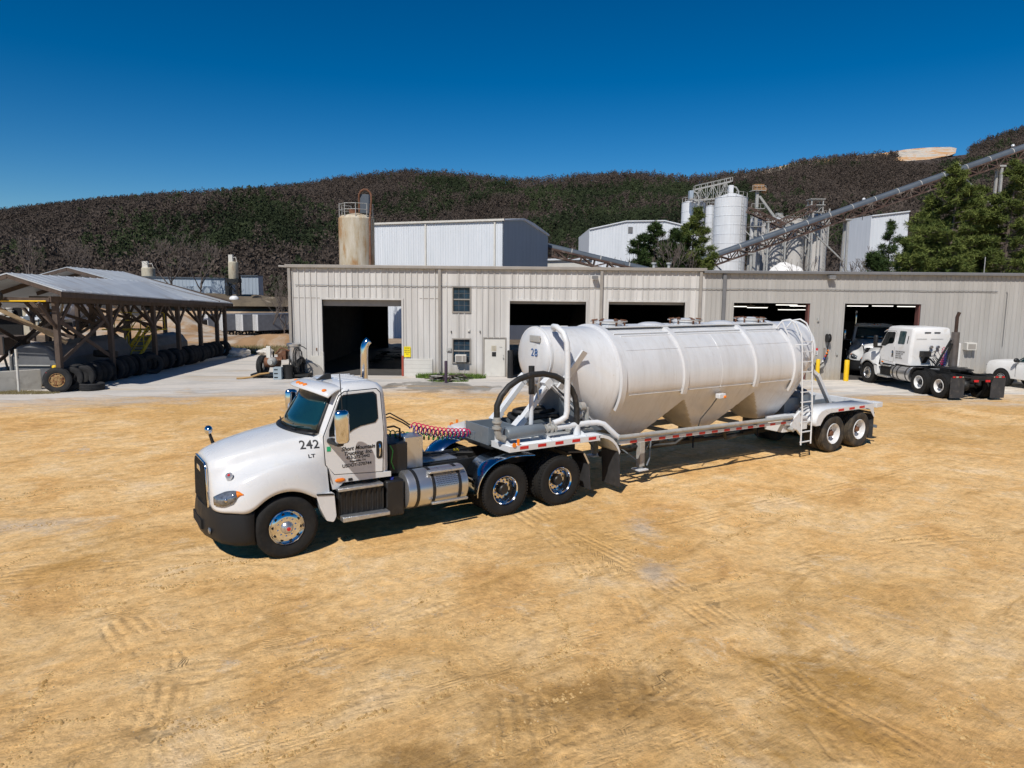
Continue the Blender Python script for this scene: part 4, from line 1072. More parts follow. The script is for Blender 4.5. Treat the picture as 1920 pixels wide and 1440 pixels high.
def wheel(parent, x, yface, side, kind, rmats, hubmat, w=.27, lugs=False, tmat=None, cap=None, Rr=.52):
    """side=-1: outer face looks to -y; +1: to +y"""
    r = link('wheel', rim_mesh(kind, rmats), parent)
    r.location = (x, yface, Rr)
    if side > 0: r.rotation_euler = (0, 0, PI)
    else: r.rotation_euler = (0, R(random.uniform(0, 30)), 0)
    t = link('tyre', tyre_mesh(w, lugs, tmat or M['rubber'], Rr), r)
    h = link('hub', hub_mesh(kind, hubmat), r)
    return r

def dual(parent, x, side, kind, rmats, hubmat, lugs=False, face=1.2, tmat=None):
    wheel(parent, x, side * face, side, kind, rmats, hubmat, lugs=lugs, tmat=tmat)
    t = link('inner_tyre', tyre_mesh(.27, lugs, tmat or M['rubber']), parent)
    t.location = (x, side * (face - .34) , .52)
    if side > 0: t.rotation_euler = (0, 0, PI)

def helix(p0, p1, r, turns, sag=.1, n=10, ph=0):
    p0 = Vector(p0); p1 = Vector(p1); d = (p1 - p0); a = d.normalized().orthogonal().normalized(); b = d.normalized().cross(a)
    pts = []
    for i in range(turns * n + 1):
        t = i / (turns * n); g = 2 * PI * t * turns + ph
        e = min(1, t * 12, (1 - t) * 12)
        pts.append(p0 + d * t + Vector((0, 0, -sag * 4 * t * (1 - t))) + (a * math.cos(g) + b * math.sin(g)) * r * e)
    return pts

HOOD = [  # x, then (|y|, z) from the centre line out and down
 (-1.12, [(0, 1.58), (.26, 1.575), (.42, 1.545), (.50, 1.46), (.535, 1.30), (.565, 1.15), (.60, 1.00), (.62, .86)]),
 (-1.07, [(0, 1.655), (.28, 1.645), (.47, 1.60), (.555, 1.49), (.60, 1.32), (.68, 1.17), (.80, 1.02), (.83, .86)]),
 (-.97, [(0, 1.705), (.31, 1.695), (.53, 1.635), (.61, 1.50), (.67, 1.34), (.84, 1.20), (.955, 1.04), (.97, .86)]),
 (-.82, [(0, 1.755), (.34, 1.745), (.585, 1.675), (.665, 1.53), (.74, 1.385), (.96, 1.275), (1.075, 1.08), (1.09, .87)]),
 (-.64, [(0, 1.81), (.36, 1.80), (.63, 1.72), (.715, 1.56), (.81, 1.435), (1.06, 1.375), (1.16, 1.13), (1.175, .84)]),
 (-.50, [(0, 1.84), (.38, 1.83), (.66, 1.75), (.745, 1.59), (.845, 1.475), (1.09, 1.43), (1.19, 1.20), (1.205, .90)]),
 (-.36, [(0, 1.87), (.39, 1.86), (.69, 1.785), (.775, 1.625), (.875, 1.51), (1.11, 1.48), (1.20, 1.30), (1.215, 1.03)]),
 (-.18, [(0, 1.905), (.41, 1.895), (.725, 1.82), (.81, 1.665), (.905, 1.555), (1.115, 1.535), (1.205, 1.37), (1.22, 1.115)]),
 (0, [(0, 1.94), (.43, 1.93), (.755, 1.855), (.84, 1.705), (.93, 1.595), (1.115, 1.57), (1.205, 1.41), (1.22, 1.14)]),
 (.18, [(0, 1.965), (.45, 1.955), (.785, 1.88), (.87, 1.735), (.95, 1.625), (1.105, 1.575), (1.20, 1.40), (1.22, 1.115)]),
 (.36, [(0, 1.985), (.48, 1.975), (.815, 1.905), (.90, 1.77), (.965, 1.65), (1.085, 1.555), (1.18, 1.36), (1.21, 1.03)]),
 (.50, [(0, 2.0), (.50, 1.99), (.84, 1.925), (.925, 1.80), (.98, 1.66), (1.065, 1.51), (1.155, 1.30), (1.20, .93)]),
 (.62, [(0, 2.01), (.52, 2.0), (.87, 1.935), (.95, 1.82), (.995, 1.67), (1.04, 1.47), (1.13, 1.22), (1.19, .91)]),
 (.73, [(0, 2.015), (.54, 2.005), (.885, 1.94), (.965, 1.835), (1.005, 1.67), (1.025, 1.43), (1.08, 1.18), (1.15, .91)]),
 (.74, [(0, 2.015), (.54, 2.005), (.885, 1.94), (.965, 1.835), (1.005, 1.67), (1.025, 1.43), (1.08, 1.18), (1.15, .91)]),
]

def side_y(z):   # cab flank
    return 1.045 if z < 1.95 else 1.045 - .14 * (z - 1.95)

def panel(mb, poly, o0, o1, side=-1, mi=0, bow=None):
    """a piece of bodywork lying on the cab flank, o0..o1 proud of it"""
    k = len(poly); vs = []
    for h in (o0, o1):
        for x, z in poly: vs.append((x, side * (side_y(z) + h), z))
    fs = [tuple(range(k)), tuple(reversed(range(k, 2 * k)))]
    for i in range(k): j = (i + 1) % k; fs.append((i, i + k, j + k, j))
    mb.add(vs, fs, mi)

def roundpoly(p, r, n=3):
    out = []
    k = len(p)
    for i in range(k):
        a, b, c = Vector(p[i - 1]), Vector(p[i]), Vector(p[(i + 1) % k])
        u = (a - b); v = (c - b); rr = min(r, u.length * .45, v.length * .45); u = b + u.normalized() * rr; v = b + v.normalized() * rr
        for j in range(n + 1):
            t = j / n; q = u * (1 - t) ** 2 + b * 2 * t * (1 - t) + v * t ** 2; out.append((q.x, q.y))
    return out

def make_tractor(name, label, cat, sleeper=False, dirty=False, detail=True):
    W = M['white2'] if dirty else M['white']
    CH = M['alum'] if dirty else M['chrome']
    t = thing(name, label, cat)
    L = 1.05 if sleeper else 0.0            # extra cab length
    D1, D2 = (3.85, 5.15) if sleeper else (4.24, 5.58)
    # hood
    mb = MB(); rings = []
    for x, h in HOOD:
        near = [(x, -y, z) for y, z in reversed(h)]; far = [(x, y, z) for y, z in h[1:]]
        rings.append(near + far)
    mb.loft(rings, closed=False, caps=False); n_r = len(rings[0])
    # front cap and outer side closing under the nose
    n = len(rings[0]); mb.f.append(tuple(range(n))); mb.m.append(0)
    hood = mb.build('hood', W, t, angle=60, sub=2)
    cr = hood.data.attributes.new('crease_edge', 'FLOAT', 'EDGE')
    for e in hood.data.edges:
        a_, b_ = e.vertices[0], e.vertices[1]
        if abs(a_ - b_) == n_r and a_ % n_r == b_ % n_r:
            j = a_ % n_r; j = min(j, n_r - 1 - j)
            cr.data[e.index].value = {5: .8, 4: .75, 2: .45, 0: 1.0}.get(j, 0.0)
    sol = hood.modifiers.new('sol', 'SOLIDIFY'); sol.thickness = .02; sol.offset = -1
    # louvre-like seam between hood and fender
    for sd in (-1, 1):
        mb = MB(); mb.prism(roundpoly([(.49, .99), (.56, .74), (.66, .52), (.78, .48), (.83, .58), (.80, .99)], .03), sd * 1.03, sd * 1.20)
        mb.build('fender_extension', W, t, bevel=.02)
        mb = MB(); pts = arc(0, .55, .60, 14, 172, 14)
        r0 = [(p[0], sd * 1.17, p[2]) for p in pts]; r1 = [(p[0], sd * .72, p[2]) for p in pts]
        mb.loft([r0, r1], closed=False, caps=False); mb.build('wheel_arch_liner', M['hole'], t)
    for sd in (-1, 1):
        mb = MB(); mb.prism([(.50, .985), (.50, 1.01), (.78, .985), (.79, .955)], sd * 1.19, sd * 1.212); mb.build('fender_gap', M['black'], t)
        mb = MB(); mb.tube([(.735, sd * .90, 1.935), (.745, sd * .975, 1.83), (.745, sd * 1.01, 1.67), (.75, sd * 1.035, 1.43), (.77, sd * 1.09, 1.18)], .009, 5); mb.build('hood_seal', M['black'], t)
    # unseen black box under the hood, added to block light
    mb = MB(); mb.box(-.9, .9, -.62, .62, .62, 1.4); mb.box(-.95, -.55, -.5, .5, .5, 1.3); mb.build('engine_light_block', M['hole'], t)
    # grille
    gp = [(-.49, .86), (-.43, 1.46), (-.35, 1.55), (.35, 1.55), (.43, 1.46), (.49, .86)]
    mb = MB(); mb.prism([(y * 1.12, .86 + (z - .86) * 1.045) for y, z in gp], -1.155, -1.11, 'yz'); g = mb.build('grille', CH, t, bevel=.012)
    mb = MB(); mb.prism(gp, -1.168, -1.14, 'yz'); mb.build('grille_mesh', M['grille'], g, bevel=.004)
    mb = MB(); mb.prism([(-.14, 1.38), (.14, 1.38), (.12, 1.47), (-.12, 1.47)], -1.18, -1.165, 'yz'); mb.build('emblem', CH, g, bevel=.004)
    # bumper
    path = [(-1.235, 0), (-1.215, .35), (-1.14, .64), (-1.02, .88), (-.87, 1.05), (-.70, 1.15), (-.52, 1.195)]
    path = [(x, -y) for x, y in reversed(path)] + path[1:]
    def off(k, d):
        x, y = path[k]; nx, ny = x - 0.1, y * .9; l = math.hypot(nx, ny); return x - nx / l * d, y - ny / l * d
    rings = []
    for z, d in ((.30, .10), (.33, .03), (.42, .0), (.66, .0), (.80, .02), (.865, .035), (.872, .10)):
        rings.append([(*off(k, d), z + (.02 if abs(path[k][1]) < .7 and z < .5 else 0)) for k in range(len(path))])
    mb = MB(); mb.loft(rings, closed=False, caps=False); b = mb.build('bumper', M['bumper'], t, angle=50)
    sol = b.modifiers.new('sol', 'SOLIDIFY'); sol.thickness = .03; sol.offset = -1
    mb = MB(); mb.box(-1.245, -1.20, -.36, .36, .46, .62); mb.build('air_intake', M['hole'], b)
    for sd in (-1, 1):
        mb = MB(); mb.ball((-1.15, sd * .62, .50), (.03, .07, .055)); mb.build('fog_lamp', M['clear'], b)
    # headlights: almond lens wrapped on the fender nose
    for sd in (-1, 1):
        def surf(u, v, o):
            # u along the lens 0..1 (nose to flank), v up
            x = lerp(-1.07, -.64, u); yb = interp([(-1.12, .60), (-1.07, .80), (-.97, .955), (-.82, 1.075), (-.64, 1.155)], x)
            z = 1.025 + .13 * u + v
            # surface leans in with height
            y = yb - max(0, (z - 1.05)) * .52 - .004
            return (x - o * .8, sd * (y + o), z)
        out = []
        for u in [i / 8 for i in range(9)]:
            out.append((u, -(.095 * math.sin(PI * min(1, u * 1.15 + .12)) ** .6 * (1 - .25 * u)) + .0))
        up = [(u, (.12 * math.sin(PI * min(1, u * .85 + .15)) ** .7)) for u in [i / 8 for i in range(9)]]
        def strip(u0, u1, mat, nm, par, o):
            vs = []; K = 8
            for i in range(K + 1):
                u = lerp(u0, u1, i / K)
                lo, hi = interp(out, u), interp(up, u)
                for v in (lo, (lo + hi) / 2, hi): vs.append(surf(u, v, o + (.012 if v not in (lo, hi) else 0)))
            f = []
            for i in range(K):
                for j in range(2): a = i * 3 + j; f.append((a, a + 1, a + 4, a + 3))
            mb = MB(); mb.add(vs, f); ob = mb.build(nm, mat, par, angle=80)
            s = ob.modifiers.new('sol', 'SOLIDIFY'); s.thickness = .035; s.offset = 0
            return ob
        hl = strip(0, .76, M['clear'], 'headlight', t, .012)
        strip(.77, 1.0, M['amber'], 'turn_signal', hl, .012)
        mb = MB(); c = surf(.38, .0, .03); mb.ball(c, (.03, .03, .035)); mb.build('lamp_bulb', M['chrome'], hl)
    # cab shell
    xr = 1.90 + L
    def ring(z, xc, xk, yk, xs, ys, xe, ye):
        half = [(xc, 0), (lerp(xc, xk, .45), yk * .52), (xk, yk), (xs, ys), (xe - .12, ys), (xe - .02, ye), (xe, 0)]
        return [(x, -y, z) for x, y in half] + [(x, y, z) for x, y in half[-2:0:-1]]
    H = .14 if sleeper else 0
    levels = [(1.14, .95, .95, .96, 1.0, 1.03, xr, .95), (1.30, .72, .74, .98, .80, 1.045, xr, .96), (1.92, .36, .66, .93, .74, 1.045, xr, .95), (2.05, .42, .70, .92, .78, 1.032, xr, .94),
              (2.58, .80, .94, .84, 1.02, .957, xr - .02, .86), (2.68 + H, .90 + H, 1.02, .81, 1.10, .93, xr - .04, .83), (2.755 + H, 1.04 + H * 2, 1.12, .72, 1.2, .84, xr - .10, .74), (2.785 + H, 1.25 + H * 2, 1.28, .5, 1.36, .6, xr - .25, .52)]
    mb = MB(); mb.loft([ring(*l) for l in levels]); cab = mb.build('cab', W, t, angle=45, bevel=.03, seg=3)
    if not sleeper:
        mb = MB()
        for yy in (-.45, -.22, 0, .22, .45): mb.box(1.25, 1.72, yy - .03, yy + .03, 2.775, 2.793)
        mb.build('roof_rib', W, cab, bevel=.008)
    # windshield
    def ws(u, v, o):
        # u -1..1 across, v 0..1 up
        a = abs(u)
        x0 = lerp(.37, .685, a ** 2.2); y0 = .915 * a; x1 = lerp(.80, .945, a ** 2.2); y1 = .825 * a
        x = lerp(x0, x1, v) - o; y = lerp(y0, y1, v) * (1 if u > 0 else -1); z = lerp(1.985, 2.56, v) + o * .6
        return (x, y, z)
    def wsheet(u0, v0, v1, o, nm, mat, par):
        vs = [ws(lerp(-u0, u0, i / 16), lerp(v0, v1, j / 4), o) for i in range(17) for j in range(5)]
        f = [(i * 5 + j, i * 5 + j + 1, i * 5 + j + 6, i * 5 + j + 5) for i in range(16) for j in range(4)]
        mb = MB(); mb.add(vs, f); ob = mb.build(nm, mat, par, angle=60)
        s = ob.modifiers.new('sol', 'SOLIDIFY'); s.thickness = .02; s.offset = 0
        return ob
    wsheet(.985, -.03, 1.02, .022, 'windshield_seal', M['black'], cab)
    wsheet(.945, .03, .985, .036, 'windshield', M['glass'], cab)
    mb = MB(); mb.tube([(.34, -.1, 1.99), (.36, -.55, 2.02)], .012, 5); mb.tube([(.36, .25, 2.0), (.45, .7, 2.03)], .012, 5)
    mb.build('wiper', M['black'], cab)
    # cowl grille strip
    mb = MB(); rr = [[(x - .06, y, z - .008), (x + .03, y, z + .018)] for x, y, z in [ws(lerp(-.97, .97, i / 16), -.05, .05) for i in range(17)]]
    mb.loft(rr, closed=False, caps=False); o = mb.build('cowl', M['black'], cab); s = o.modifiers.new('sol', 'SOLIDIFY'); s.thickness = .02
    # visor
    vs = []
    for i in range(17):
        u = lerp(-1, 1, i / 16); a = abs(u)
        xf = lerp(.50, .80, a ** 2); yf = .98 * u; zf = 2.705 - .115 * a ** 2.5
        xb = lerp(1.02, 1.16, a ** 2) + H; zb = 2.755 - .05 * a ** 3 + H * .6
        for v in range(6):
            q = v / 5; vs.append((lerp(xf, xb, q), lerp(yf, u * .86, q), lerp(zf, zb, q) + .045 * math.sin(PI * q)))
    f = [(i * 6 + j, i * 6 + j + 1, i * 6 + j + 7, i * 6 + j + 6) for i in range(16) for j in range(5)]
    mb = MB(); mb.add(vs, f); v = mb.build('sun_visor', W, cab, angle=60); s = v.modifiers.new('sol', 'SOLIDIFY'); s.thickness = .025
    for yy in (-.80, -.30, -.15, 0.0, .80):
        a = abs(yy / .98); xx = lerp(.50, .80, a ** 2) + .10; zz = 2.745 - .10 * a ** 2.5
        mb = MB(); mb.ball((xx, yy, zz), (.045, .04, .028), 10, 6); mb.build('marker_lamp', M['amber'], cab)
    if not sleeper:
        mb = MB(); mb.prism([(.92, 2.765), (1.20, 2.775), (1.19, 2.88), (1.11, 2.885)], -.03, .03); mb.build('antenna_fin', M['black'], cab, bevel=.01)
        mb = MB(); mb.tube([(1.0, -1.12, 1.93), (1.0, -1.1, 2.4), (.985, -1.06, 2.98)], .008, 5); mb.build('whip_antenna', M['black'], cab)
    # doors, glass
    for sd in (-1, 1):
        dp = [(.69, 1.93), (.715, 1.45), (.86, 1.265), (1.735, 1.205), (1.765, 1.9), (1.745, 2.60), (1.68, 2.67), (1.10, 2.655), (1.0, 2.59)]
        mb = MB(); panel(mb, [(x + (x - 1.2) * .018, z + (z - 1.9) * .018) for x, z in dp], -.02, .0035, sd); sm = mb.build('door_seam', M['black'], cab)
        mb = MB(); panel(mb, dp, 0, .012, sd); d = mb.build('door', W, t, bevel=.006)
        wp = [(.80, 1.95), (.81, 2.05), (1.02, 2.545), (1.08, 2.59), (1.60, 2.61), (1.655, 2.56), (1.655, 2.17), (1.60, 2.105), (1.34, 2.07), (1.20, 2.02), (1.10, 1.955)]
        mb = MB(); panel(mb, [(x + (x - 1.25) * .05, z + (z - 2.25) * .06) for x, z in wp], .004, .018, sd); mb.build('window_seal', M['black'], d)
        mb = MB(); panel(mb, roundpoly(wp, .03), .012, .024, sd); mb.build('window', M['sideglass'], d)
        mb = MB(); panel(mb, roundpoly([(1.62, 1.45), (1.73, 1.45), (1.73, 1.76), (1.62, 1.76)], .055, 5), .008, .02, sd); mb.build('handle_recess', M['black'], d)
        mb = MB(); mb.tube([(1.675, sd * 1.062, 1.50), (1.675, sd * 1.088, 1.54), (1.675, sd * 1.088, 1.67), (1.675, sd * 1.062, 1.71)], .017, 8); mb.build('handle', M['chrome'], d)
        # rocker under the door
        mb = MB(); panel(mb, [(.74, 1.42), (.86, 1.255), (1.90, 1.185), (1.90, 1.09), (1.02, 1.10), (.90, 1.00), (.82, 1.0)], -.02, .008, sd); mb.build('rocker_panel', W, t, bevel=.008)
        mb = MB(); mb.ball((.955, sd * 1.06, 1.155), (.095, .02, .038), 10, 6); mb.build('side_marker', M['amber'], t)
        # mirror
        mm = MB(); rings = []
        for z, k in ((1.875, .55), (1.89, .85), (1.93, 1), (2.36, 1), (2.41, .85), (2.432, .5)):
            rings.append([(.875 + .125 * k * math.cos(g), sd * (1.43 + .085 * k * math.sin(g)), z) for g in [2 * PI * j / 16 for j in range(16)]])
        mm.loft(rings); mir = mm.build('mirror', M['chrome'] if not dirty else M['black'], t, angle=50)
        mm = MB(); mm.bar((.80, sd * 1.03, 1.86), (.84, sd * 1.46, 1.87), .13, .09, mi=0); mm.build('mirror_arm', M['black'], mir, bevel=.03)
        if sd == 1 or sleeper:
            mm = MB(); mm.tube([(-.62, sd * 1.0, 1.45), (-.70, sd * 1.02, 1.62), (-.74, sd * 1.04, 1.76)], [.055, .035, .03], 8); st = mm.build('hood_mirror', M['black'], t)
            mm = MB(); mm.ball((-.76, sd * 1.05, 1.84), (.085, .11, .085), 16, 10); mm.build('mirror_head', M['chrome'], st)
        # steps
        mm = MB(); mm.box(.90, 1.72, sd * .82, sd * 1.10, .50, .97); 
        for k in range(9): mm.box(.93 + k * .095, .965 + k * .095, sd * 1.10, sd * 1.118, .55, .93)
        mm.build('step_riser', M['black'], t, bevel=.006)
        mm = MB(); mm.box(.88, 1.70, sd * .86, sd * 1.17, .975, 1.03); mm.build('step', M['treadplate'], t, bevel=.01)
        mm = MB(); mm.prism([(.92, .46), (1.78, .46), (1.78, .53), (.92, .55)], sd * .90, sd * 1.27); mm.build('step', M['treadplate'], t, bevel=.012)
    # fender badge and number
    if detail:
        mb = MB(); mb.cyl((-.80, -.80, 1.375), (-.825, -.835, 1.43), .062, 20); bd = mb.build('badge', M['alum'], hood); mb = MB(); mb.cyl((-.826, -.836, 1.432), (-.828, -.838, 1.436), .024, 16); mb.build('badge_centre', M['red'], bd); bd.scale = (1, 1, 1)
    # chassis
    mb = MB()
    for sd in (-1, 1):
        mb.box(-.8, D2 + .95, sd * .43 - .04, sd * .43 + .04, .82, 1.06)
    for x in (2.6, 3.4, D1 - .5, (D1 + D2) / 2, D2 + .9): mb.box(x - .05, x + .05, -.4, .4, .85, 1.03)
    mb.tube([(1.5, 0, .75), (D1, 0, .62)], .06, 8)
    for x in (D1, D2):
        mb.tube([(x, -.95, .52), (x, .95, .52)], .085, 10); mb.ball((x, 0, .54), (.24, .22, .24))
        for sd in (-1, 1):
            mb.bar((x - .62, sd * .43, .72), (x + .35, sd * .43, .56), .09, .05); mb.cyl((x + .28, sd * .43, .58), (x + .28, sd * .43, .86), .12, 12)
            mb.cyl((x - .15, sd * .3, .6), (x - .3, sd * .3, .75), .09, 10)
    mb.tube([(0, -.95, .5), (0, .95, .5)], .06, 8); mb.box(-.3, 1.9, -.5, .5, .55, .82)
    mb.build('chassis', M['chassis'], t, bevel=.008)
    # fifth wheel
    fx = (D1 + D2) / 2 - .05
    mb = MB(); mb.prism([(fx - .55, -.42), (fx + .25, -.46), (fx + .75, -.34), (fx + .8, -.06), (fx + .1, -.04), (fx + .1, .04), (fx + .8, .06), (fx + .75, .34), (fx + .25, .46), (fx - .55, .42)], 1.17, 1.22, 'xy'); mb.box(fx - .3, fx + .3, -.45, .45, 1.06, 1.17)
    mb.build('fifth_wheel', M['chassis'], t, bevel=.01)
    # deck plate, air tanks and hoses behind the cab
    mb = MB(); mb.box(2.75 + L * .6, 3.62 + L * .6, -.36, .36, 1.065, 1.085); mb.build('deck_plate', M['treadplate'], t)
    mb = MB()
    for k in range(7):
        yy = random.uniform(-.3, .3); mb.tube([(2.0 + L, yy, 1.5), (2.5 + L, yy * .6, 1.16), (3.2 + L, -yy, 1.12), (D1 - .2, yy, 1.12)], .016, 5)
    mb.cyl((3.3 + L * .5, -.25, .95), (3.9 + L * .5, -.25, .95), .12, 12); mb.cyl((3.3 + L * .5, .25, .95), (3.9 + L * .5, .25, .95), .12, 12)
    mb.build('air_lines', M['chassis'], t)
    # fuel tank with straps
    tx0, tx1 = (1.80, 3.12) if sleeper else (2.16, 3.42)
    for sd in (-1, 1):
        mb = MB(); mb.lathe([(.0001, 0), (.29, 0), (.345, .02), (.355, .05), (.355, tx1 - tx0 - .05), (.345, tx1 - tx0 - .02), (.29, tx1 - tx0), (.0001, tx1 - tx0)], 32, (tx0, sd * .86, .75), 'x')
        ft = mb.build('fuel_tank', M['alum'], t, angle=40)
        mb = MB()
        for x in (tx0 + .20, tx0 + .52, tx1 - .20): mb.lathe([(.357, -.03), (.366, -.03), (.366, .03), (.357, .03)], 32, (x, sd * .86, .75), 'x', caps=False)
        mb.build('strap', M['black'], ft)
        if not sleeper:
            mb = MB(); mb.box(tx0 + .45, tx1 - .06, sd * 1.18, sd * 1.26, .50, .545); mb.build('tank_step', M['treadplate'], ft, bevel=.008); mb = MB(); mb.box(tx0 + .45, tx1 - .1, sd * 1.02, sd * 1.16, 1.055, 1.10)
            mb.build('tank_step', M['treadplate'], ft, bevel=.008)
            # perforated shield
            mb = MB(); vs = []
            for i in range(9):
                g = R(lerp(8, 44, i / 8)); 
                for x in (tx0 + .55, tx1 - .22): vs.append((x, sd * (.86 + .361 * math.cos(g)), .75 + .361 * math.sin(g)))
            mb.add(vs, [(2 * i, 2 * i + 1, 2 * i + 3, 2 * i + 2) for i in range(8)]); sh = mb.build('perforated_shield', M['alum'], ft)
            mb = MB()
            for i in range(6):
                g = R(lerp(12, 40, i / 5))
                for j in range(15):
                    x = tx0 + .58 + j * .032 + (i % 2) * .016; c = Vector((x, sd * (.86 + .362 * math.cos(g)), .75 + .362 * math.sin(g))); nn = Vector((0, sd * math.cos(g), math.sin(g)))
                    mb.cyl(c, c + nn * .004, .009, 6)
            mb.build('shield_hole_dots', M['hole'], sh, angle=0)
        # battery / DEF box between step and tank
        if sleeper: continue
        mb = MB(); mb.box(1.78, 2.13, sd * .72, sd * 1.10, .36, 1.02); bx = mb.build('side_box', M['black'], t, bevel=.03)
        mb = MB(); mb.cyl((1.93, sd * 1.0, 1.02), (1.93, sd * 1.0, 1.06), .035, 10); mb.build('filler_cap', M['coil_blue'] if not dirty else M['black'], bx)
    # quarter fenders over the first drive axle
    if not sleeper:
        for sd in (-1, 1):
            pts = arc(D1, .50, .66, 182, 105, 12); pts += [(D1 + .1, 0, 1.185), (D1 + .40, 0, 1.175), (D1 + .66, 0, 1.15)]
            mb = MB(); mb.loft([[(p[0], sd * 1.23, p[2]) for p in pts], [(p[0], sd * 1.21, p[2] + .012) for p in pts], [(p[0], sd * .60, p[2] + .02) for p in pts]], closed=False, caps=False)
            o = mb.build('quarter_fender', M['skytint_chrome'], t, angle=50); s = o.modifiers.new('sol', 'SOLIDIFY'); s.thickness = .008
            mb = MB(); mb.tube([(p[0], sd * 1.235, p[2]) for p in pts], .014, 6); mb.build('fender_edge', M['chrome'], o)
            # rear mud flap hanger
            mb = MB(); mb.bar((D2 + .20, sd * .95, 1.10), (D2 + .58, sd * .95, 1.06), .5, .03); mb.bar((D2 + .58, sd * .95, 1.06), (D2 + .72, sd * .95, .80), .5, .02); hg = mb.build('flap_hanger', M['black'], t)
            mb = MB(); mb.prism([(D2 + .72, .80), (D2 + .745, .80), (D2 + .80, .22), (D2 + .78, .22)], sd * .66, sd * 1.22); mb.build('mud_flap', M['flap'], hg)
            mb = MB(); mb.bar((D2 + .60, sd * 1.215, 1.03), (D2 + .735, sd * 1.215, .79), .01, .04); mb.build('reflector', M['alum'], hg)
    else:
        for sd in (-1, 1):
            pts = [(D1 - .62, 0, .8), (D1 - .60, 0, 1.0), (D1 - .42, 0, 1.14), (D1 - .1, 0, 1.16)]
            mb = MB(); mb.loft([[(p[0], sd * 1.2, p[2]) for p in pts], [(p[0], sd * .6, p[2]) for p in pts]], closed=False, caps=False)
            o = mb.build('quarter_fender', M['black'], t); s = o.modifiers.new('sol', 'SOLIDIFY'); s.thickness = .02
            xb = D2 + .72
            mb = MB(); mb.bar((D2 + .95, sd * .45, .98), (xb, sd * .72, 1.0), .05, .05); mb.box(xb, xb + .05, sd * .60, sd * 1.18, .95, 1.03); hg = mb.build('flap_hanger', M['black'], t)
            mb = MB(); mb.box(xb + .02, xb + .04, sd * .60, sd * 1.24, .10, .97); mb.build('mud_flap', M['flap'], hg, bevel=.004)
            mb = MB(); 
            for k in range(4): mb.box(xb + .052, xb + .056, sd * (.62 + k * .145), sd * (.735 + k * .145), .96, 1.02, mi=k % 2)
            mb.build('reflective_tape', [M['alum'], M['red']], hg)
            mb = MB(); mb.box(D2 + .95, D2 + .99, sd * .16, sd * .36, .80, .89); mb.build('tail_lamp', M['red'], t, bevel=.008)
    # the nose is short: draw everything ahead of the front arch in a little
    bpy.context.view_layer.update()
    for o_ in list(t.children_recursive):
        if o_.type == 'MESH' and o_.location.length < 1e-6:
            for v_ in o_.data.vertices:
                if v_.co.x < -.62: v_.co.x = -.62 + (v_.co.x + .62) * .88
    # wheels
    al = [CH, M['hole']]
    for sd in (-1, 1):
        w = wheel(t, 0, sd * 1.18, sd, 'steer', al, M['alum'] if not dirty else M['black'], w=.28, tmat=M['rubber'])
        mb = MB(); mb.cyl((0, -.085, 0), (0, -.10, 0), .032, 12); mb.build('hub_cap', M['red'] if not dirty else M['black'], w)
        for x in (D1, D2): dual(t, x, sd, 'drive', [CH if not sleeper else M['white2'], M['hole']], M['black'], lugs=True)
    return t, cab, D1, D2

# ------------------------------------------------------------------ main tractor
TR = (-4.3069, 12.2179, 0.0); TA = R(33.3)
t, cab, D1, D2 = make_tractor('semi_tractor', 'white day cab semi tractor with chrome stack, coupled to the long white tank trailer', 'truck')
t.location = TR; t.rotation_euler = (0, 0, TA)
door = [o for o in C.objects if o.parent == t and o.name.startswith('door')][0]
hood = [o for o in C.objects if o.parent == t and o.name.startswith('hood') and 'mirror' not in o.name][0]
up = (R(90), 0, 0)
L1 = lettering('242', .205, M['ink'], hood, (.325, -1.0, 1.74), (R(66), 0, 0), bold=.003, spacing=1.04)
L2 = lettering('LT', .075, M['ink'], hood, (.43, -1.03, 1.60), (R(78), 0, 0), bold=.002, sx=1.5)
from mathutils.bvhtree import BVHTree
def drape(objs, onto, gap=.003):
    # lay the decal lettering on the curved bodywork
    bpy.context.view_layer.update(); dg = bpy.context.evaluated_depsgraph_get(); bvh = BVHTree.FromObject(onto, dg)
    for o_ in objs:
        m_ = o_.matrix_basis.copy()
        for v in o_.data.vertices:
            p = m_ @ v.co; h_ = bvh.ray_cast(Vector((p.x, -3, p.z)), Vector((0, 1, 0)))
            if h_[0]: p.y = h_[0].y - gap - (.002 if v.co.z > 0 else 0)
            v.co = p
        o_.matrix_basis = Matrix.Identity(4)
drape((L1, L2), hood)
ty = -1.0605
lettering('Short Mountain', .098, M['ink'], door, (.985, ty, 1.655), up, bold=.0018, shear=.28, sx=.98)
lettering('Trucking, Inc.', .098, M['ink'], door, (1.025, ty, 1.57), up, bold=.0018, shear=.28, sx=.98)
lettering('423-272-3442', .076, M['ink'], door, (1.07, ty, 1.50), up, bold=.0014)
lettering('Rogersville, TN', .046, M['ink'], door, (1.13, ty, 1.445), up, bold=.001)
lettering('USDOT-370744', .08, M['ink'], door, (.995, ty, 1.365), up, bold=.0014)
mb = MB(); mb.box(.735, .80, -1.063, -1.058, 1.68, 1.76); o = mb.build('sticker', M['green'], door)
mb = MB(); mb.box(1.10, 1.17, -1.068, -1.05, 1.12, 1.165); mb.build('vent', M['black'], t)
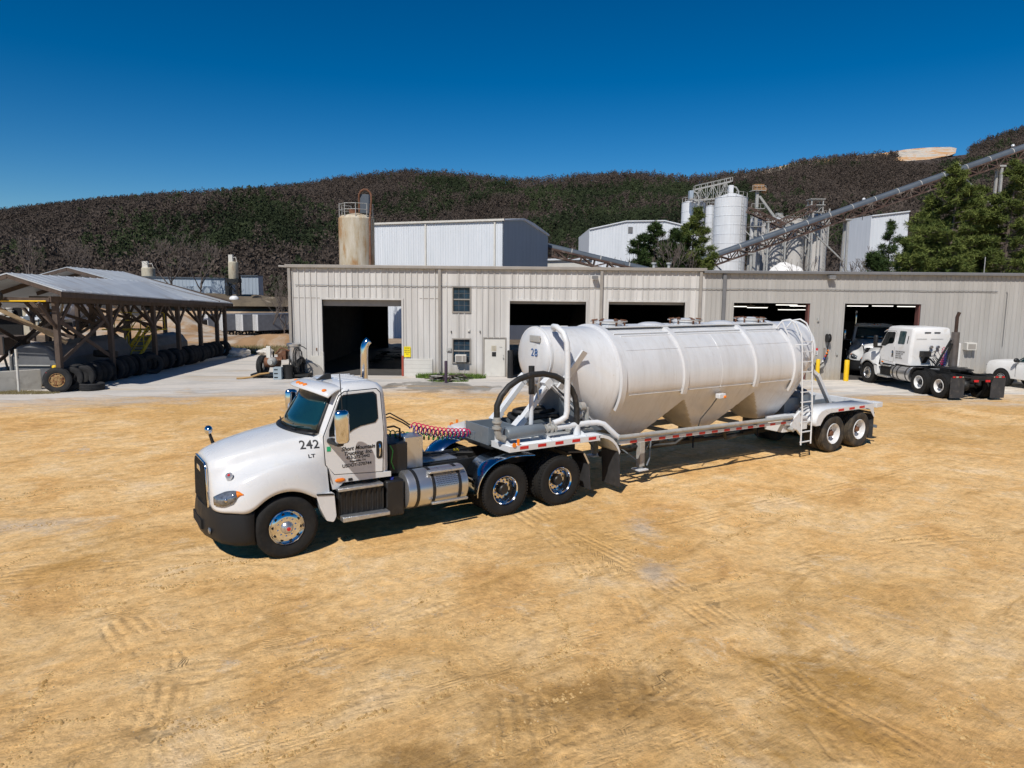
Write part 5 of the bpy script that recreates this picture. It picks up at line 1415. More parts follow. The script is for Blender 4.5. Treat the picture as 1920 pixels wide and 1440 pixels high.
# stack, boxes and coiled air lines of the day cab
mb = MB(); pts = [(2.15, .88, 1.1), (2.17, .88, 2.0), (2.19, .88, 3.05)] + [(2.19 + .0 + .16 * (1 - math.cos(R(a))), .88, 3.18 + .22 * math.sin(R(a))) for a in (10, 25, 40, 55, 68)]
mb.tube(pts, .075, 20, caps=False); st = mb.build('exhaust_stack', M['chrome'], t, angle=50); s = st.modifiers.new('sol', 'SOLIDIFY'); s.thickness = .004
mb = MB(); mb.cyl((2.15, .88, .9), (2.17, .88, 2.35), .12, 20); mb.build('muffler', M['alum'], st)
mb = MB(); mb.box(2.36, 2.74, -.62, -.22, 1.06, 1.67); mb.build('silver_box', M['alum'], t, bevel=.015)
mb = MB(); mb.box(1.97, 2.34, -.80, .5, 1.05, 1.62); mb.box(2.38, 2.85, -.15, .6, 1.06, 1.5); mb.build('engine_gear', M['black'], t, bevel=.02)
mb = MB(); mb.tube([(1.95, -.5, 1.86), (2.2, -.5, 1.88), (2.32, -.5, 1.82), (2.34, -.5, 1.1)], .02, 6); mb.tube([(1.95, -.2, 2.0), (2.25, -.22, 2.08), (2.5, -.3, 1.92), (2.62, -.3, 1.83)], .014, 6)
mb.tube([(1.95, -.3, 1.97), (2.2, -.32, 2.03), (2.45, -.33, 1.90), (2.6, -.32, 1.80)], .014, 6); mb.build('grab_rail', M['black'], t)
mb = MB(); mb.tube([(1.98, -.82, 1.6), (2.03, -.84, 1.5), (1.99, -.85, 1.3), (2.05, -.84, 1.15)], .012, 5); mb.build('green_cable', M['coil_green'], t)
for k, (mn, dz, ph) in enumerate((('coil_red', .03, 0), ('coil_blue', -.02, 2.1), ('coil_green', -.05, 4.2))):
    mb = MB(); mb.tube(helix((2.62 if k < 2 else 2.05, -.28 + k * .03, 1.80 + dz), (4.05, -.18 + k * .04, 1.50 + dz), .085 - .012 * k, 15 if k < 2 else 19, .07, 10, ph), .011, 5)
    mb.build(['red', 'blue', 'green'][k] + '_air_line', M[mn], t)
mb = MB(); mb.box(4.02, 4.06, -.33, -.05, 1.4, 1.55); mb.build('gladhand', M['greysteel'], t)
mb = MB(); mb.cyl((3.75, .05, 1.14), (3.85, -.02, 1.14), .035, 10); mb.build('yellow_plug', M['yellow'], t)

# ================================================================== tank trailer
tt = thing('tank_trailer', 'long white three-hopper pneumatic tank trailer numbered 28 with ladder at the rear', 'tank trailer', TR, TA)
XH = (8.15, 10.67, 13.20); ZT = 3.62; RM = 1.15; ZB = 1.03; ZM = 2.22; XE = 14.62; RE = .78
def barrel_r(x):
    a = .60 + (RM - .60) * min(1, max(0, x - 5.75) / 1.45); b = RE + (RM - RE) * min(1, max(0, XE - x) / 1.0)
    return min(a, b)
def tank_section(x):
    u = min((x - 5.75), (XE - x) * 1.6)
    rr = barrel_r(x)
    zc = ZT - rr
    circ = lambda z: math.sqrt(max(0, rr * rr - (z - zc) ** 2))
    NT, NL = 15, 24
    a_end = math.asin(max(-1, min(1, (ZM - zc) / rr)))
    full = [( rr * math.cos(lerp(PI / 2, -PI / 2, i / (NT + NL))), zc + rr * math.sin(lerp(PI / 2, -PI / 2, i / (NT + NL)))) for i in range(NT + NL + 1)]
    if u < .45: return full
    hop = [(rr * math.cos(lerp(PI / 2, a_end, i / NT)), zc + rr * math.sin(lerp(PI / 2, a_end, i / NT))) for i in range(NT + 1)]
    xh = min(XH, key=lambda q: abs(q - x)); dx = abs(x - xh); end = (x < XH[0]) or (x > XH[2])
    sl = (.71 if x < XH[0] else .95) if end else .81
    zb = ZB + max(0, dx - .50) * sl
    zb = min(zb, ZM - .02) if not end else zb
    w0 = circ(ZM)
    for i in range(1, NL + 1):
        s = i / NL; z = lerp(ZM, zb, s)
        k = max(0, (z - ZB) / (ZM - ZB)); wy = .36 + (w0 - .36) * k ** .93      # flank running down from the barrel
        rx = .50 + max(0, z - ZB) / sl                                          # round hopper cone cutting into it
        w = min(wy, math.sqrt(max(0, rx * rx - dx * dx)))
        if i == NL and dx > .50: w = 0
        hop.append((w, z))
    t_ = 1.0
    if end: t_ = sstep((u - .45) / 1.35)
    return [(lerp(a[0], b[0], t_), lerp(a[1], b[1], t_)) for a, b in zip(full, hop)]
mb = MB(); rings = []
xs = list(np.linspace(5.75, XE, 420))
for x in xs:
    s_ = tank_section(x)
    rings.append([(x, -w, z) for w, z in s_] + [(x, w, z) for w, z in reversed(s_[1:-1])])
mb.loft(rings, caps=True)
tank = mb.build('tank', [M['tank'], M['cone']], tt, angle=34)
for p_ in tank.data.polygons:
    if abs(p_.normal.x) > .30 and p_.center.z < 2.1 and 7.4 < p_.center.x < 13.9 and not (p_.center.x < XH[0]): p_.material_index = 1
# dished front and rear heads
for x, sg, rh in ((5.75, -1, .60), (XE, 1, RE)):
    kk = rh / .60; mb = MB(); mb.lathe([(.60 * kk, 0), (.595 * kk, .03), (.56 * kk, .07), (.45 * kk, .115), (.25 * kk, .145), (.0001, .155)], 40, (x, 0, ZT - rh), 'x', sgn=sg)
    hd = mb.build('tank_head', M['tank'], tt, angle=50)
    mb = MB(); mb.lathe([(rh - .005, -.02), (rh + .025, -.02), (rh + .025, .03), (rh - .005, .03)], 40, (x, 0, ZT - rh), 'x', caps=False); mb.build('head_flange', M['trailerwhite'], hd)
    if sg == -1:
        mb = MB(); mb.box(x - .16, x - .12, -.36, .0, ZT - .30, ZT - .16); mb.build('placard_holder', M['steelgrey'], hd, bevel=.01)
        lettering('28', .23, M['blueink'], hd, (x - .158, -.06, ZT - .60), (R(90), 0, R(-90)), bold=.001, spacing=1.12)
# stiffener bands, partly round the barrel
def band(x, w, a0, a1, par, mat, h=.05):
    r = barrel_r(x); zc = ZT - r
    mb = MB(); rr = []
    for i in range(41):
        g = R(lerp(a0, a1, i / 40)); c, s = math.cos(g), math.sin(g)
        rr.append([(x - w, c * (r - .01), zc + s * (r - .01)), (x - w * .8, c * (r + h), zc + s * (r + h)), (x + w * .8, c * (r + h), zc + s * (r + h)), (x + w, c * (r - .01), zc + s * (r - .01))])
    mb.loft(rr); return mb.build('stiffener_band', mat, par, angle=30)
for x, e in ((7.28, 34), (9.20, 20), (11.75, 20), (13.30, 32)):
    band(x, .085, -e, 180 + e, tt, M['tank'])
# circumferential and lengthwise weld seams
mb = MB()
for x in (10.45,):
    r = RM + .002; mb.lathe([(r - .01, -.010), (r + .001, 0), (r - .01, .010)], 60, (x, 0, ZT - RM), 'x', a0=R(-20), a1=R(200))
for sd in (-1, 1):
    for z0, (xa, xb) in ((2.15, (7.5, 13.2)), (3.12, (7.5, 13.2))):
        y = math.sqrt(RM ** 2 - (z0 - (ZT - RM)) ** 2); mb.tube([(xa, sd * y, z0), (xb, sd * y, z0)], .008, 5)
mb.build('weld_seam', M['tank'], tank)
# hatches
for hx in (7.82, 10.32, 12.80):
    mb = MB(); mb.lathe([(.30, -.12), (.30, .05), (.33, .055), (.33, .08), (.30, .085), (.27, .11), (.10, .14), (.0001, .145)], 28, (hx, 0, ZT), 'z'); h = mb.build('hatch', M['tank'], tt, angle=35)
    mb = MB()
    for k in range(6):
        a = 2 * PI * k / 6 + .3; c, s = math.cos(a), math.sin(a)
        mb.bar((hx + c * .36, s * .36, ZT), (hx + c * .36, s * .36, ZT + .13), .03, .03); mb.bar((hx + c * .40, s * .40, ZT + .12), (hx + c * .26, s * .26, ZT + .14), .035, .03)
    mb.build('hatch_clamp', M['rust'], h)
    mb = MB(); mb.tube([(hx + .42 * math.cos(a), .42 * math.sin(a), ZT + .10) for a in [R(200 + 14 * i) for i in range(24)]], .014, 5); mb.build('hatch_ring', M['steelgrey'], h)
for hx in (9.15, 11.65):
    mb = MB(); mb.ball((hx, 0, ZT - .06), (.42, .36, .13), 20, 10); mb.build('roof_blister', M['tank'], tt)
# walkway edge rails on top
for sd in (-1, 1):
    mb = MB(); mb.tube([(7.45, sd * .60, 3.47), (13.2, sd * .60, 3.47)], .022, 6); mb.bar((7.6, sd * .66, 3.40), (13.1, sd * .66, 3.40), .03, .05)
    for k in range(9): x = 7.55 + k * .69; mb.bar((x, sd * .56, 3.44), (x, sd * .68, 3.36), .05, .03)
    mb.build('walkway_rail', M['trailerwhite'], tt)
mb = MB(); mb.box(7.4, 13.2, -.45, .45, ZT - .03, ZT - .002); mb.build('walkway', M['trailerwhite'], tt)
# vertical air pipe hooking over the nose
mb = MB(); P = [(5.95, -.40, 3.60), (5.82, -.55, 3.66), (5.76, -.75, 3.66), (5.78, -.95, 3.55), (5.80, -1.05, 3.35), (5.81, -1.07, 3.0), (5.82, -1.07, 1.95), (5.80, -1.06, 1.82), (5.68, -1.02, 1.74), (5.52, -1.0, 1.70)]
mb.tube(P, .062, 12); mb.build('air_pipe', M['trailerwhite'], tt, angle=60)
mb = MB()
for sd in (-1, 1): mb.bar((5.95, sd * .62, 2.35), (6.35, sd * .95, 3.15), .05, .16, up=(1, 0, 0))
mb.build('pipe_bracket', M['trailerwhite'], tt)
# gooseneck tray and frame
mb = MB()
mb.box(4.28, 4.31, -.47, .47, 1.27, 1.64); mb.box(5.0, 5.03, -.47, .47, 1.30, 1.60)
for sd in (-1, 1): mb.box(4.31, 7.0, sd * .47 - .012, sd * .47 + .012, 1.28, 1.62)
mb.box(4.32, 6.9, -.45, .45, 1.27, 1.30)
for x in (4.6, 5.5, 6.2): mb.box(x, x + .02, -1.2, 1.2, 1.27, 1.36)
mb.build('gooseneck', M['greysteel'], tt, bevel=.006)
mb = MB(); mb.box(4.25, 5.6, -.62, .62, 1.225, 1.268); mb.build('upper_coupler', M['chassis'], tt)
mb = MB()
for sd in (-1, 1):
    mb.bar((6.6, sd * .62, 1.32), (7.6, sd * .62, 1.04), .07, .2); mb.bar((7.5, sd * .62, 1.04), (14.4, sd * .62, .98), .07, .14); mb.bar((14.2, sd * .5, 1.0), (17.3, sd * .5, 1.0), .07, .26)
for x in (7.5, 9.4, 11.9, 14.3, 15.7, 17.2): mb.box(x, x + .06, -.5, .5, .98, 1.08)
mb.box(13.9, 15.3, -.45, .45, 1.05, 1.5)
mb.build('frame', M['greysteel'], tt, bevel=.006)
# support beams and gusset under the nose
for sd in (-1, 1):
    mb = MB(); mb.bar((5.05, sd * .45, 1.66), (5.78, sd * .45, 2.45), .11, .14, up=(0, 1, 0)); mb.box(5.66, 5.84, sd * .45 - .09, sd * .45 + .09, 2.36, 2.56, rot=Matrix.Rotation(R(-40), 3, 'Y'), org=(5.75, 0, 2.46))
    mb.bar((4.95, sd * .45, 1.58), (5.15, sd * .45, 1.76), .13, .22, up=(0, 1, 0))
    mb.build('support_beam', M['trailerwhite'], tt, bevel=.008)
    mb = MB(); mb.bar((5.80, sd * .5, 2.42), (6.72, sd * .5, 1.58), .03, .12, up=(0, 1, 0)); mb.build('gusset_arm', M['trailerwhite'], tt)
mb = MB(); mb.prism([(5.95, 2.30), (6.9, 1.66), (7.4, 1.3), (6.5, 1.3)], -.50, .50); mb.build('gusset_panel', M['greysteel'], tt)
mb = MB(); mb.prism([(5.86, 2.44), (6.02, 2.44), (7.15, 1.52), (7.15, 1.40)], -.52, .52); mb.build('belly_plate', M['trailerwhite'], tt)
# hose, post, silencer, piping
mb = MB(); pts = [(4.155, -1.0, 1.72), (4.15, -1.0, 2.05)] + [(5.12 - .99 * math.cos(R(a)), -1.0, 2.02 + .73 * math.sin(R(a))) for a in (12, 28, 45, 62, 80, 98, 116, 134, 150, 165)] + [(6.13, -1.0, 1.95), (6.14, -1.0, 1.62)]
mb.tube(pts, .062, 12); mb.build('discharge_hose', M['hose'], tt, angle=60)
mb = MB(); mb.tube([(4.155, -1.0, 1.95), (4.155, -1.0, 1.72), (4.20, -1.0, 1.56), (4.32, -1.0, 1.50)], .075, 12); mb.lathe([(.1, -.02), (.1, .02)], 14, (4.155, -1.0, 1.86), 'z'); mb.lathe([(.1, -.02), (.1, .02)], 14, (4.155, -1.0, 1.74), 'z'); mb.build('hose_coupling', M['steelgrey'], tt)
mb = MB(); mb.cyl((6.14, -1.0, 1.62), (6.14, -1.0, 1.40), .075, 12); mb.build('hose_coupling', M['trailerwhite'], tt)
mb = MB(); mb.cyl((5.16, -.72, 1.35), (5.16, -.72, 2.42), .048, 12); pst = mb.build('vent_post', M['trailerwhite'], tt)
mb = MB(); mb.cyl((5.16, -.72, 2.30), (5.155, -.72, 2.88), .062, 14); mb.build('rubber_sleeve', M['hose'], pst)
mb = MB(); mb.tube([(5.42, -.6, 2.15), (5.36, -.65, 2.4), (5.38, -.7, 2.62), (5.43, -.72, 2.72)], .02, 6); mb.build('lever', M['steelgrey'], tt)
mb = MB(); mb.lathe([(.0001, 0), (.10, 0), (.125, .03), (.125, .87), (.10, .90), (.0001, .90)], 24, (4.36, -1.0, 1.60), 'x'); mb.build('silencer', M['greysteel'], tt, angle=40)
mb = MB(); mb.tube([(5.26, -1.0, 1.60), (5.55, -1.0, 1.60)], .055, 10)
for x in (5.33, 5.46, 5.55): mb.lathe([(.095, -.018), (.095, .018)], 12, (x, -1.0, 1.60), 'x')
mb.bar((5.45, -1.0, 1.62), (5.42, -1.02, 1.82), .03, .02)
mb.build('valve', M['steelgrey'], tt)
mb = MB(); mb.tube([(5.55, -1.0, 1.60), (6.45, -1.0, 1.62), (6.66, -1.05, 1.62), (6.80, -1.10, 1.58), (7.08, -1.17, 1.32), (7.18, -1.18, 1.26)], .058, 12); mb.build('discharge_pipe', M['trailerwhite'], tt, angle=60)
mb = MB()
for x, z in ((6.28, 1.78), (6.36, 1.95)): mb.cyl((x, -.8, z), (x + .12, -.8, z), .09, 12)
mb.tube([(6.42, -.8, 1.95), (6.56, -.8, 1.9), (6.58, -.8, 1.5)], .05, 8); mb.tube([(6.2, -.55, 1.5), (6.0, -.5, 1.62), (5.85, -.5, 1.6), (5.7, -.5, 1.5)], .05, 8)
mb.box(6.15, 6.7, -.9, -.6, 1.40, 1.46)
mb.build('relief_valve', M['steelgrey'], tt)
mb = MB(); mb.tube([(5.2 + .6 * math.cos(a) + .6, .1 + .38 * math.sin(a), 1.68 + .03 * math.sin(3 * a)) for a in [2 * PI * i / 20 for i in range(21)]], .055, 8, caps=False); mb.tube([(5.85 + .5 * math.cos(a), .15 + .3 * math.sin(a), 1.78) for a in [2 * PI * i / 20 for i in range(21)]], .05, 8, caps=False); mb.build('coiled_hose', M['hose'], tt)
# white deck fenders over the tractor tandem
for sd in (-1, 1):
    pts = [(4.28, 0, 1.385), (6.55, 0, 1.385)] + [(6.55 + .62 * math.sin(R(a)), 0, .765 + .62 * math.cos(R(a))) for a in (12, 25, 38, 50, 62, 72)]
    mb = MB(); mb.loft([[(p[0], sd * 1.265, p[2]) for p in pts], [(p[0], sd * .56, p[2]) for p in pts]], closed=False, caps=False)
    fd = mb.build('deck_fender', M['trailerwhite'], tt); s = fd.modifiers.new('sol', 'SOLIDIFY'); s.thickness = .02; s.offset = 0
    mb = MB(); mb.box(4.28, 6.56, sd * 1.262, sd * 1.272, 1.28, 1.395); mb.box(4.275, 4.285, sd * .60, sd * 1.27, 1.28, 1.395)
    pp = [(p[0], p[2]) for p in pts[1:]]; mb.prism([(a, b + .01) for a, b in pp] + [(a - .02, b - .05) for a, b in reversed(pp)], sd * 1.262, sd * 1.272)
    mb.build('fender_skirt', M['trailerwhite'], fd)
    mb = MB()
    for k in range(5): x = 4.52 + k * .432; mb.box(x, x + .20, sd * 1.272, sd * 1.277, 1.315, 1.375)
    mb.build('reflective_tape', M['red'], fd)
    mb = MB(); mb.cyl((4.38, sd * 1.27, 1.42), (4.38, sd * 1.29, 1.42), .045, 14); mb.cyl((4.50, sd * 1.24, 1.40), (4.50, sd * 1.24, 1.52), .03, 10); mb.build('marker_lamp', M['amber'], fd)
    mb = MB()
    for x in (4.34, 5.32, 6.22): mb = MB(); mb.prism([(sd * .62, 1.60), (sd * .62, 1.39), (sd * 1.22, 1.39), (sd * 1.22, 1.42)], x, x + .02, 'yz'); mb.build('fender_gusset', M['trailerwhite'], fd)
    mb = MB(); mb.prism([(7.12, .95), (7.145, .95), (7.20, .16), (7.17, .16)], sd * .66, sd * 1.24); mb.build('mud_flap', M['flap'], fd, bevel=.003)
    mb = MB(); mb.tube([(6.3, sd * .6, 1.15), (6.55, sd * .9, 1.22), (6.62, sd * 1.2, 1.25)], .015, 5); mb.build('brace_rod', M['trailerwhite'], fd)
# long side pipes and lower rails
for sd in (-1, 1):
    mb = MB(); mb.tube([(7.12, sd * 1.2, 1.27), (7.3, sd * 1.2, 1.26), (13.2, sd * 1.2, 1.16)], .052, 12); mb.build('product_pipe', M['steelgrey'], tt)
    mb = MB(); mb.bar((7.2, sd * 1.16, 1.13), (13.4, sd * 1.16, 1.03), .04, .07); rl = mb.build('side_rail', M['trailerwhite'], tt)
    for k in range(14): mb = MB(); x = 7.5 + k * .44; z = 1.13 - (x - 7.2) * .0161; mb.bar((x, sd * 1.183, z), (x + .2, sd * 1.183, z - .003), .005, .055); mb.build('reflective_tape', M['red'], rl)
    mb = MB()
    for x in (7.7, 9.3, 11.8, 13.2): mb = MB(); mb.bar((x, sd * .5, 1.05), (x, sd * 1.18, 1.10), .05, .05); mb.build('outrigger', M['greysteel'], tt)
    # landing gear
    mb = MB(); mb.box(8.10, 8.24, sd * .82 - .07, sd * .82 + .07, .42, 1.12); mb.box(8.13, 8.21, sd * .82 - .045, sd * .82 + .045, .36, .45); lg = mb.build('landing_leg', M['steelgrey'] if sd < 0 else M['greysteel'], tt, bevel=.006)
    mb = MB(); mb.box(8.03, 8.31, sd * .82 - .13, sd * .82 + .13, .33, .36); mb.build('foot_pad', M['trailerwhite'], lg)
    mb = MB(); mb.bar((8.17, sd * .8, .55), (8.75, sd * .6, 1.05), .05, .03); mb.bar((8.17, sd * .8, .5), (7.5, sd * .5, 1.05), .04, .03); mb.tube([(8.36, sd * .95, 1.1), (8.33, sd * .95, .6), (8.25, sd * .95, .45)], .02, 6); mb.build('leg_brace', M['greysteel'], lg)
# hopper outlets
for hx in XH:
    mb = MB(); mb.cyl((hx, 0, 1.05), (hx, 0, .86), .30, 20); mb.cyl((hx, 0, .90), (hx, 0, .62), .13, 14, r1=.10); mb.tube([(hx - .5, 0, .60), (hx + .5, 0, .60)], .07, 10)
    mb.bar((hx - .1, -.2, .8), (hx - .25, -.35, .5), .04, .03); mb.tube([(hx + .2, -.1, .85), (hx + .5, -.5, .78), (hx + .9, -.8, .95)], .03, 6)
    mb.build('hopper_outlet', M['chassis'], tt)
mb = MB(); mb.tube([(8.3, 0, .60), (10.1, .0, .58), (13.6, 0, .56), (14.2, 0, .6)], .055, 8); mb.tube([(7.3, -.9, 1.0), (7.8, -.8, .86), (8.6, -.7, .92), (9.6, -.6, .8)], .035, 6); mb.build('lower_line', M['chassis'], tt)
mb = MB(); mb.tube([(9.35, -1.0, 1.0), (9.2, -.9, .85), (8.6, -.6, .8)], .04, 6); mb.build('branch_line', M['chassis'], tt); mb = MB(); mb.tube([(10.7, -1.05, 1.05), (10.85, -1.0, .82), (11.5, -.8, .78)], .045, 6); mb.build('branch_line', M['chassis'], tt)
# side lamp on the tank with its cable
mb = MB(); mb.box(10.36, 10.60, -1.17, -1.04, 1.86, 1.98); sl = mb.build('lamp_box', M['trailerwhite'], tt, bevel=.015)
mb = MB(); mb.ball((10.56, -1.17, 1.90), (.055, .025, .035)); mb.build('lamp_lens', M['amber'], sl)
mb = MB(); mb.tube([(10.38, -1.08, 1.87), (10.30, -.98, 1.66), (10.05, -.88, 1.35), (9.85, -1.0, 1.2)], .014, 5); mb.build('cable', M['hose'], sl)
# rear: box, valve, ladder, fender, brace
mb = MB(); mb.box(12.95, 14.0, -1.12, -.55, .76, 1.12); mb.prism([(13.25, 1.10), (13.55, 1.30), (13.65, 1.30), (13.65, .62), (13.45, .80), (13.1, .86)], -1.20, -1.14); bx = mb.build('valve_box', M['trailerwhite'], tt, bevel=.008)
mb = MB(); mb.cyl((13.15, -1.16, .86), (13.15, -1.30, .84), .06, 10, r1=.05); mb.cyl((12.95, -1.15, .97), (13.12, -1.2, .97), .03, 8); mb.build('valve', M['steelgrey'], bx)
lx0, lx1 = 13.50, 13.93
mb = MB()
for lx in (lx0, lx1):
    mb.tube([(lx, -1.30, .40), (lx, -1.285, 1.3), (lx - .06, -1.20, 3.10), (lx - .08, -1.16, 3.35), (lx - .16, -1.06, 3.62), (lx - .24, -.92, 3.72), (lx - .34, -.76, 3.68), (lx - .42, -.66, 3.50)], .021, 8)
ld = mb.build('ladder', M['trailerwhite'], tt, angle=60)
for k in range(11):
    z = .47 + k * .268
    if z > 3.25: break
    y = lerp(-1.30, -1.195, z / 3.1); d = -.06 * max(0, (z - 1.3) / 1.8)
    mb = MB(); mb.bar((lx0 + d, y, z), (lx1 + d, y, z), .05, .022); mb.build('rung', M['trailerwhite'], ld)
mb = MB(); 
for lx in (lx0, lx1): mb.tube([(lx - .06, -1.2, 3.08), (lx - .16, -.92, 3.02)], .015, 6); mb.tube([(lx - .34, -.76, 3.66), (lx - .16, -.95, 3.10)], .02, 6)
mb.build('ladder_bracket', M['trailerwhite'], ld)
for sd in (-1, 1):
    pts = [(14.16, 0, .84), (14.17, 0, .98), (14.24, 0, 1.12), (14.38, 0, 1.22), (14.60, 0, 1.27), (16.9, 0, 1.24)]
    mb = MB(); mb.loft([[(p[0], sd * 1.275, p[2]) for p in pts], [(p[0], sd * .58, p[2]) for p in pts]], closed=False, caps=False)
    fd = mb.build('rear_fender', M['trailerwhite'], tt, angle=50); s = fd.modifiers.new('sol', 'SOLIDIFY'); s.thickness = .018; s.offset = 0
    lo = [(14.50, 1.02), (14.62, 1.10), (14.80, 1.15), (16.55, 1.14), (16.72, 1.10), (16.85, .96), (16.95, .85), (17.0, .86), (16.94, 1.02), (16.9, 1.25)]
    mb = MB(); mb.prism([(14.16, .84), (14.36, .84)] + lo + [(p[0], p[2]) for p in reversed(pts[1:-1])], sd * 1.268, sd * 1.278); mb.build('fender_skirt', M['trailerwhite'], fd, bevel=.003)
    mb = MB()
    for x in (15.16, 15.68, 16.18): mb.box(x, x + .26, sd * 1.278, sd * 1.283, 1.165, 1.225)
    mb.build('reflective_tape', M['red'], fd)
    mb = MB(); mb.box(17.0, 17.03, sd * .66, sd * 1.24, .20, .92); mb.bar((16.9, sd * .5, 1.0), (17.02, sd * 1.25, .95), .05, .05); mb.build('mud_flap', M['flap'], fd)
    mb = MB(); mb.bar((15.35, sd * .42, 2.10), (16.12, sd * .42, 1.12), .10, .13, up=(0, 1, 0)); mb.bar((14.6, sd * .42, 2.5), (15.4, sd * .42, 2.05), .1, .12, up=(0, 1, 0)); mb.build('rear_support_beam', M['trailerwhite'], tt, bevel=.008)
mb = MB(); mb.box(17.30, 17.42, -.95, .95, .98, 1.24); rb = mb.build('rear_crossmember', M['trailerwhite'], tt, bevel=.01)
mb = MB(); mb.box(17.25, 17.31, -1.2, 1.2, .48, .56); mb.box(17.2, 17.26, -.62, -.54, .5, 1.0); mb.box(17.2, 17.26, .54, .62, .5, 1.0); mb.build('underride_guard', M['greysteel'], tt)
for sd in (-1, 1):
    mb = MB(); mb.box(17.1, 17.42, sd * .95, sd * 1.26, 1.10, 1.25); mb.build('tail_lamp_box', M['trailerwhite'], rb, bevel=.01)
    mb = MB(); mb.cyl((17.42, sd * 1.1, 1.17), (17.44, sd * 1.1, 1.17), .05, 12); mb.build('tail_lamp', M['red'], rb)
mb = MB(); mb.tube([(14.7, sd * .2, 1.45) for sd in (-3, 3)], .2, 14); mb.tube([(14.9, -.4, 1.45), (15.2, -.2, 1.6), (15.2, .2, 1.7), (14.8, .3, 2.4)], .05, 8); mb.build('rear_air_tank', M['greysteel'], tt)
mb = MB()
for x in (15.13, 16.39):
    mb.tube([(x, -.9, .52), (x, .9, .52)], .07, 10)
    for sd in (-1, 1): mb.bar((x - .5, sd * .5, .62), (x + .5, sd * .5, .62), .08, .05); mb.box(x - .62, x - .54, sd * .5 - .05, sd * .5 + .05, .6, .95)
mb.build('axle', M['chassis'], tt)
TM = S((.024, .022, .020), .85, 0, 'dusty_trailer_tyre', var=.2, vs=4, second=(.13, .10, .065), sec_scale=2.2, sec_lo=.45, sec_hi=.8, bump=.002, bs=60)
for x in (15.13, 16.39):
    for sd in (-1, 1): dual(tt, x, sd, 'trailer', [M['white'], M['hole']], M['rust'], face=1.2, tmat=TM)

# ------------------------------------------------------------------ parked trucks
t2, cab2, E1, E2 = make_tractor('sleeper_tractor', 'white sleeper semi tractor parked nose-in at the right bay, seen from behind', 'truck', sleeper=True, dirty=True, detail=False)
t2.location = (18.95, 35.5, 0); t2.rotation_euler = (0, 0, R(-84))
mb = MB(); panel(mb, roundpoly([(1.98, 2.10), (2.45, 2.10), (2.45, 2.70), (1.98, 2.70)], .06), .003, .015, -1); mb.build('sleeper_window', M['glass'], cab2)
mb = MB(); panel(mb, [(2.62, 2.15), (2.66, 2.15), (2.66, 2.5), (2.62, 2.5)], .0, .012, -1); mb.build('side_vent', M['black'], cab2)
for k, tx in enumerate(('SHORT MOUNTAIN', 'TRUCKING, INC.', '423-272-3442', 'USDOT-370744')):
    lettering(tx, .075, M['ink'], cab2, (1.90, -1.062, 1.72 - k * .10), up, bold=.001)
xb = 2.95
mb = MB(); mb.box(xb - .01, xb + .008, -.42, -.12, 2.66, 2.70); mb.box(xb - .01, xb + .008, .05, .34, 2.66, 2.70); mb.box(xb, xb + .006, -.8, -.3, 2.38, 2.39); mb.box(xb, xb + .006, -.1, .5, 2.38, 2.39); mb.build('rear_vent', M['black'], cab2)
mb = MB(); mb.box(xb + .02, xb + .30, -.62, -.24, 1.60, 1.84); mb.prism([(xb + .02, 1.6), (xb + .28, 1.6), (xb + .05, 1.28)], -.52, -.3); mb.build('battery_box', M['black'], t2)
for yy in (-.10, .22):
    mb = MB(); mb.cyl((xb + .04, yy, 2.02), (xb + .12, yy, 2.02), .07, 14); mb.build('work_lamp', M['clear'], t2)
mb = MB()
for yy in (-.1, .22): mb.tube([(xb + .06, yy, 1.96), (xb + .1, yy - .15, 1.8), (xb + .2, yy - .2, 1.6), (xb + .3, yy, 1.3)], .015, 5)
mb.tube([(xb + .1, -.2, 1.7), (xb + .2, .1, 1.9), (xb + .3, .3, 1.5), (xb + .4, .3, 1.2)], .015, 5)
mb.build('cable', M['hose'], t2)
mb = MB(); mb.bar((xb + .55, -.2, 1.15), (xb + .35, .62, 2.36), .07, .07); mb.bar((xb + .5, .2, 1.15), (xb + .35, .66, 2.2), .10, .1); mb.build('stack_brace', M['chassis'], t2)
mb = MB(); mb.cyl((xb + .30, .86, 1.15), (xb + .30, .86, 2.72), .17, 20); ms = mb.build('muffler_shield', S((.17, .15, .14), .5, .7, 'weathered_muffler', var=.2), t2)
mb = MB(); mb.tube([(xb + .30, .86, 2.6), (xb + .30, .86, 3.4), (xb + .36, .90, 3.62)], .075, 14); mb.build('exhaust_stack', S((.07, .045, .035), .6, .5, 'scorched_stack', var=.4, vs=4), ms)
mb = MB(); mb.tube(helix((xb + .3, .35, 2.05), (xb + .55, .1, 1.25), .07, 9, 0, 8), .012, 5); mb.build('red_air_line', M['coil_red'], t2)
mb = MB(); mb.tube(helix((xb + .35, .42, 2.0), (xb + .6, .2, 1.2), .06, 9, 0, 8), .012, 5); mb.build('blue_air_line', M['coil_blue'], t2)
mb = MB(); mb.box(xb - .55, xb + .02, 1.03, 1.42, 1.1, 2.2); mb.build('side_fairing', M['white2'], t2, bevel=.05)

t3 = copy_tree(t, None, skip=('lettering', 'hood_mirror'))
for ch in [k for k in C.objects if k.parent == t3 and k.name.split('.')[0] in ('red_air_line', 'blue_air_line', 'green_air_line')]: bpy.data.objects.remove(ch)
t3.location = (19.6, 38.55, 0); t3.rotation_euler = (0, 0, R(66))
tag(t3, 'white tractor facing out of the rightmost bay, cab in the dark, nose sunlit', 'truck')
for g_ in (t, t2, t3): g_['group'] = 'white semi tractors in the yard'
finish_tyres()
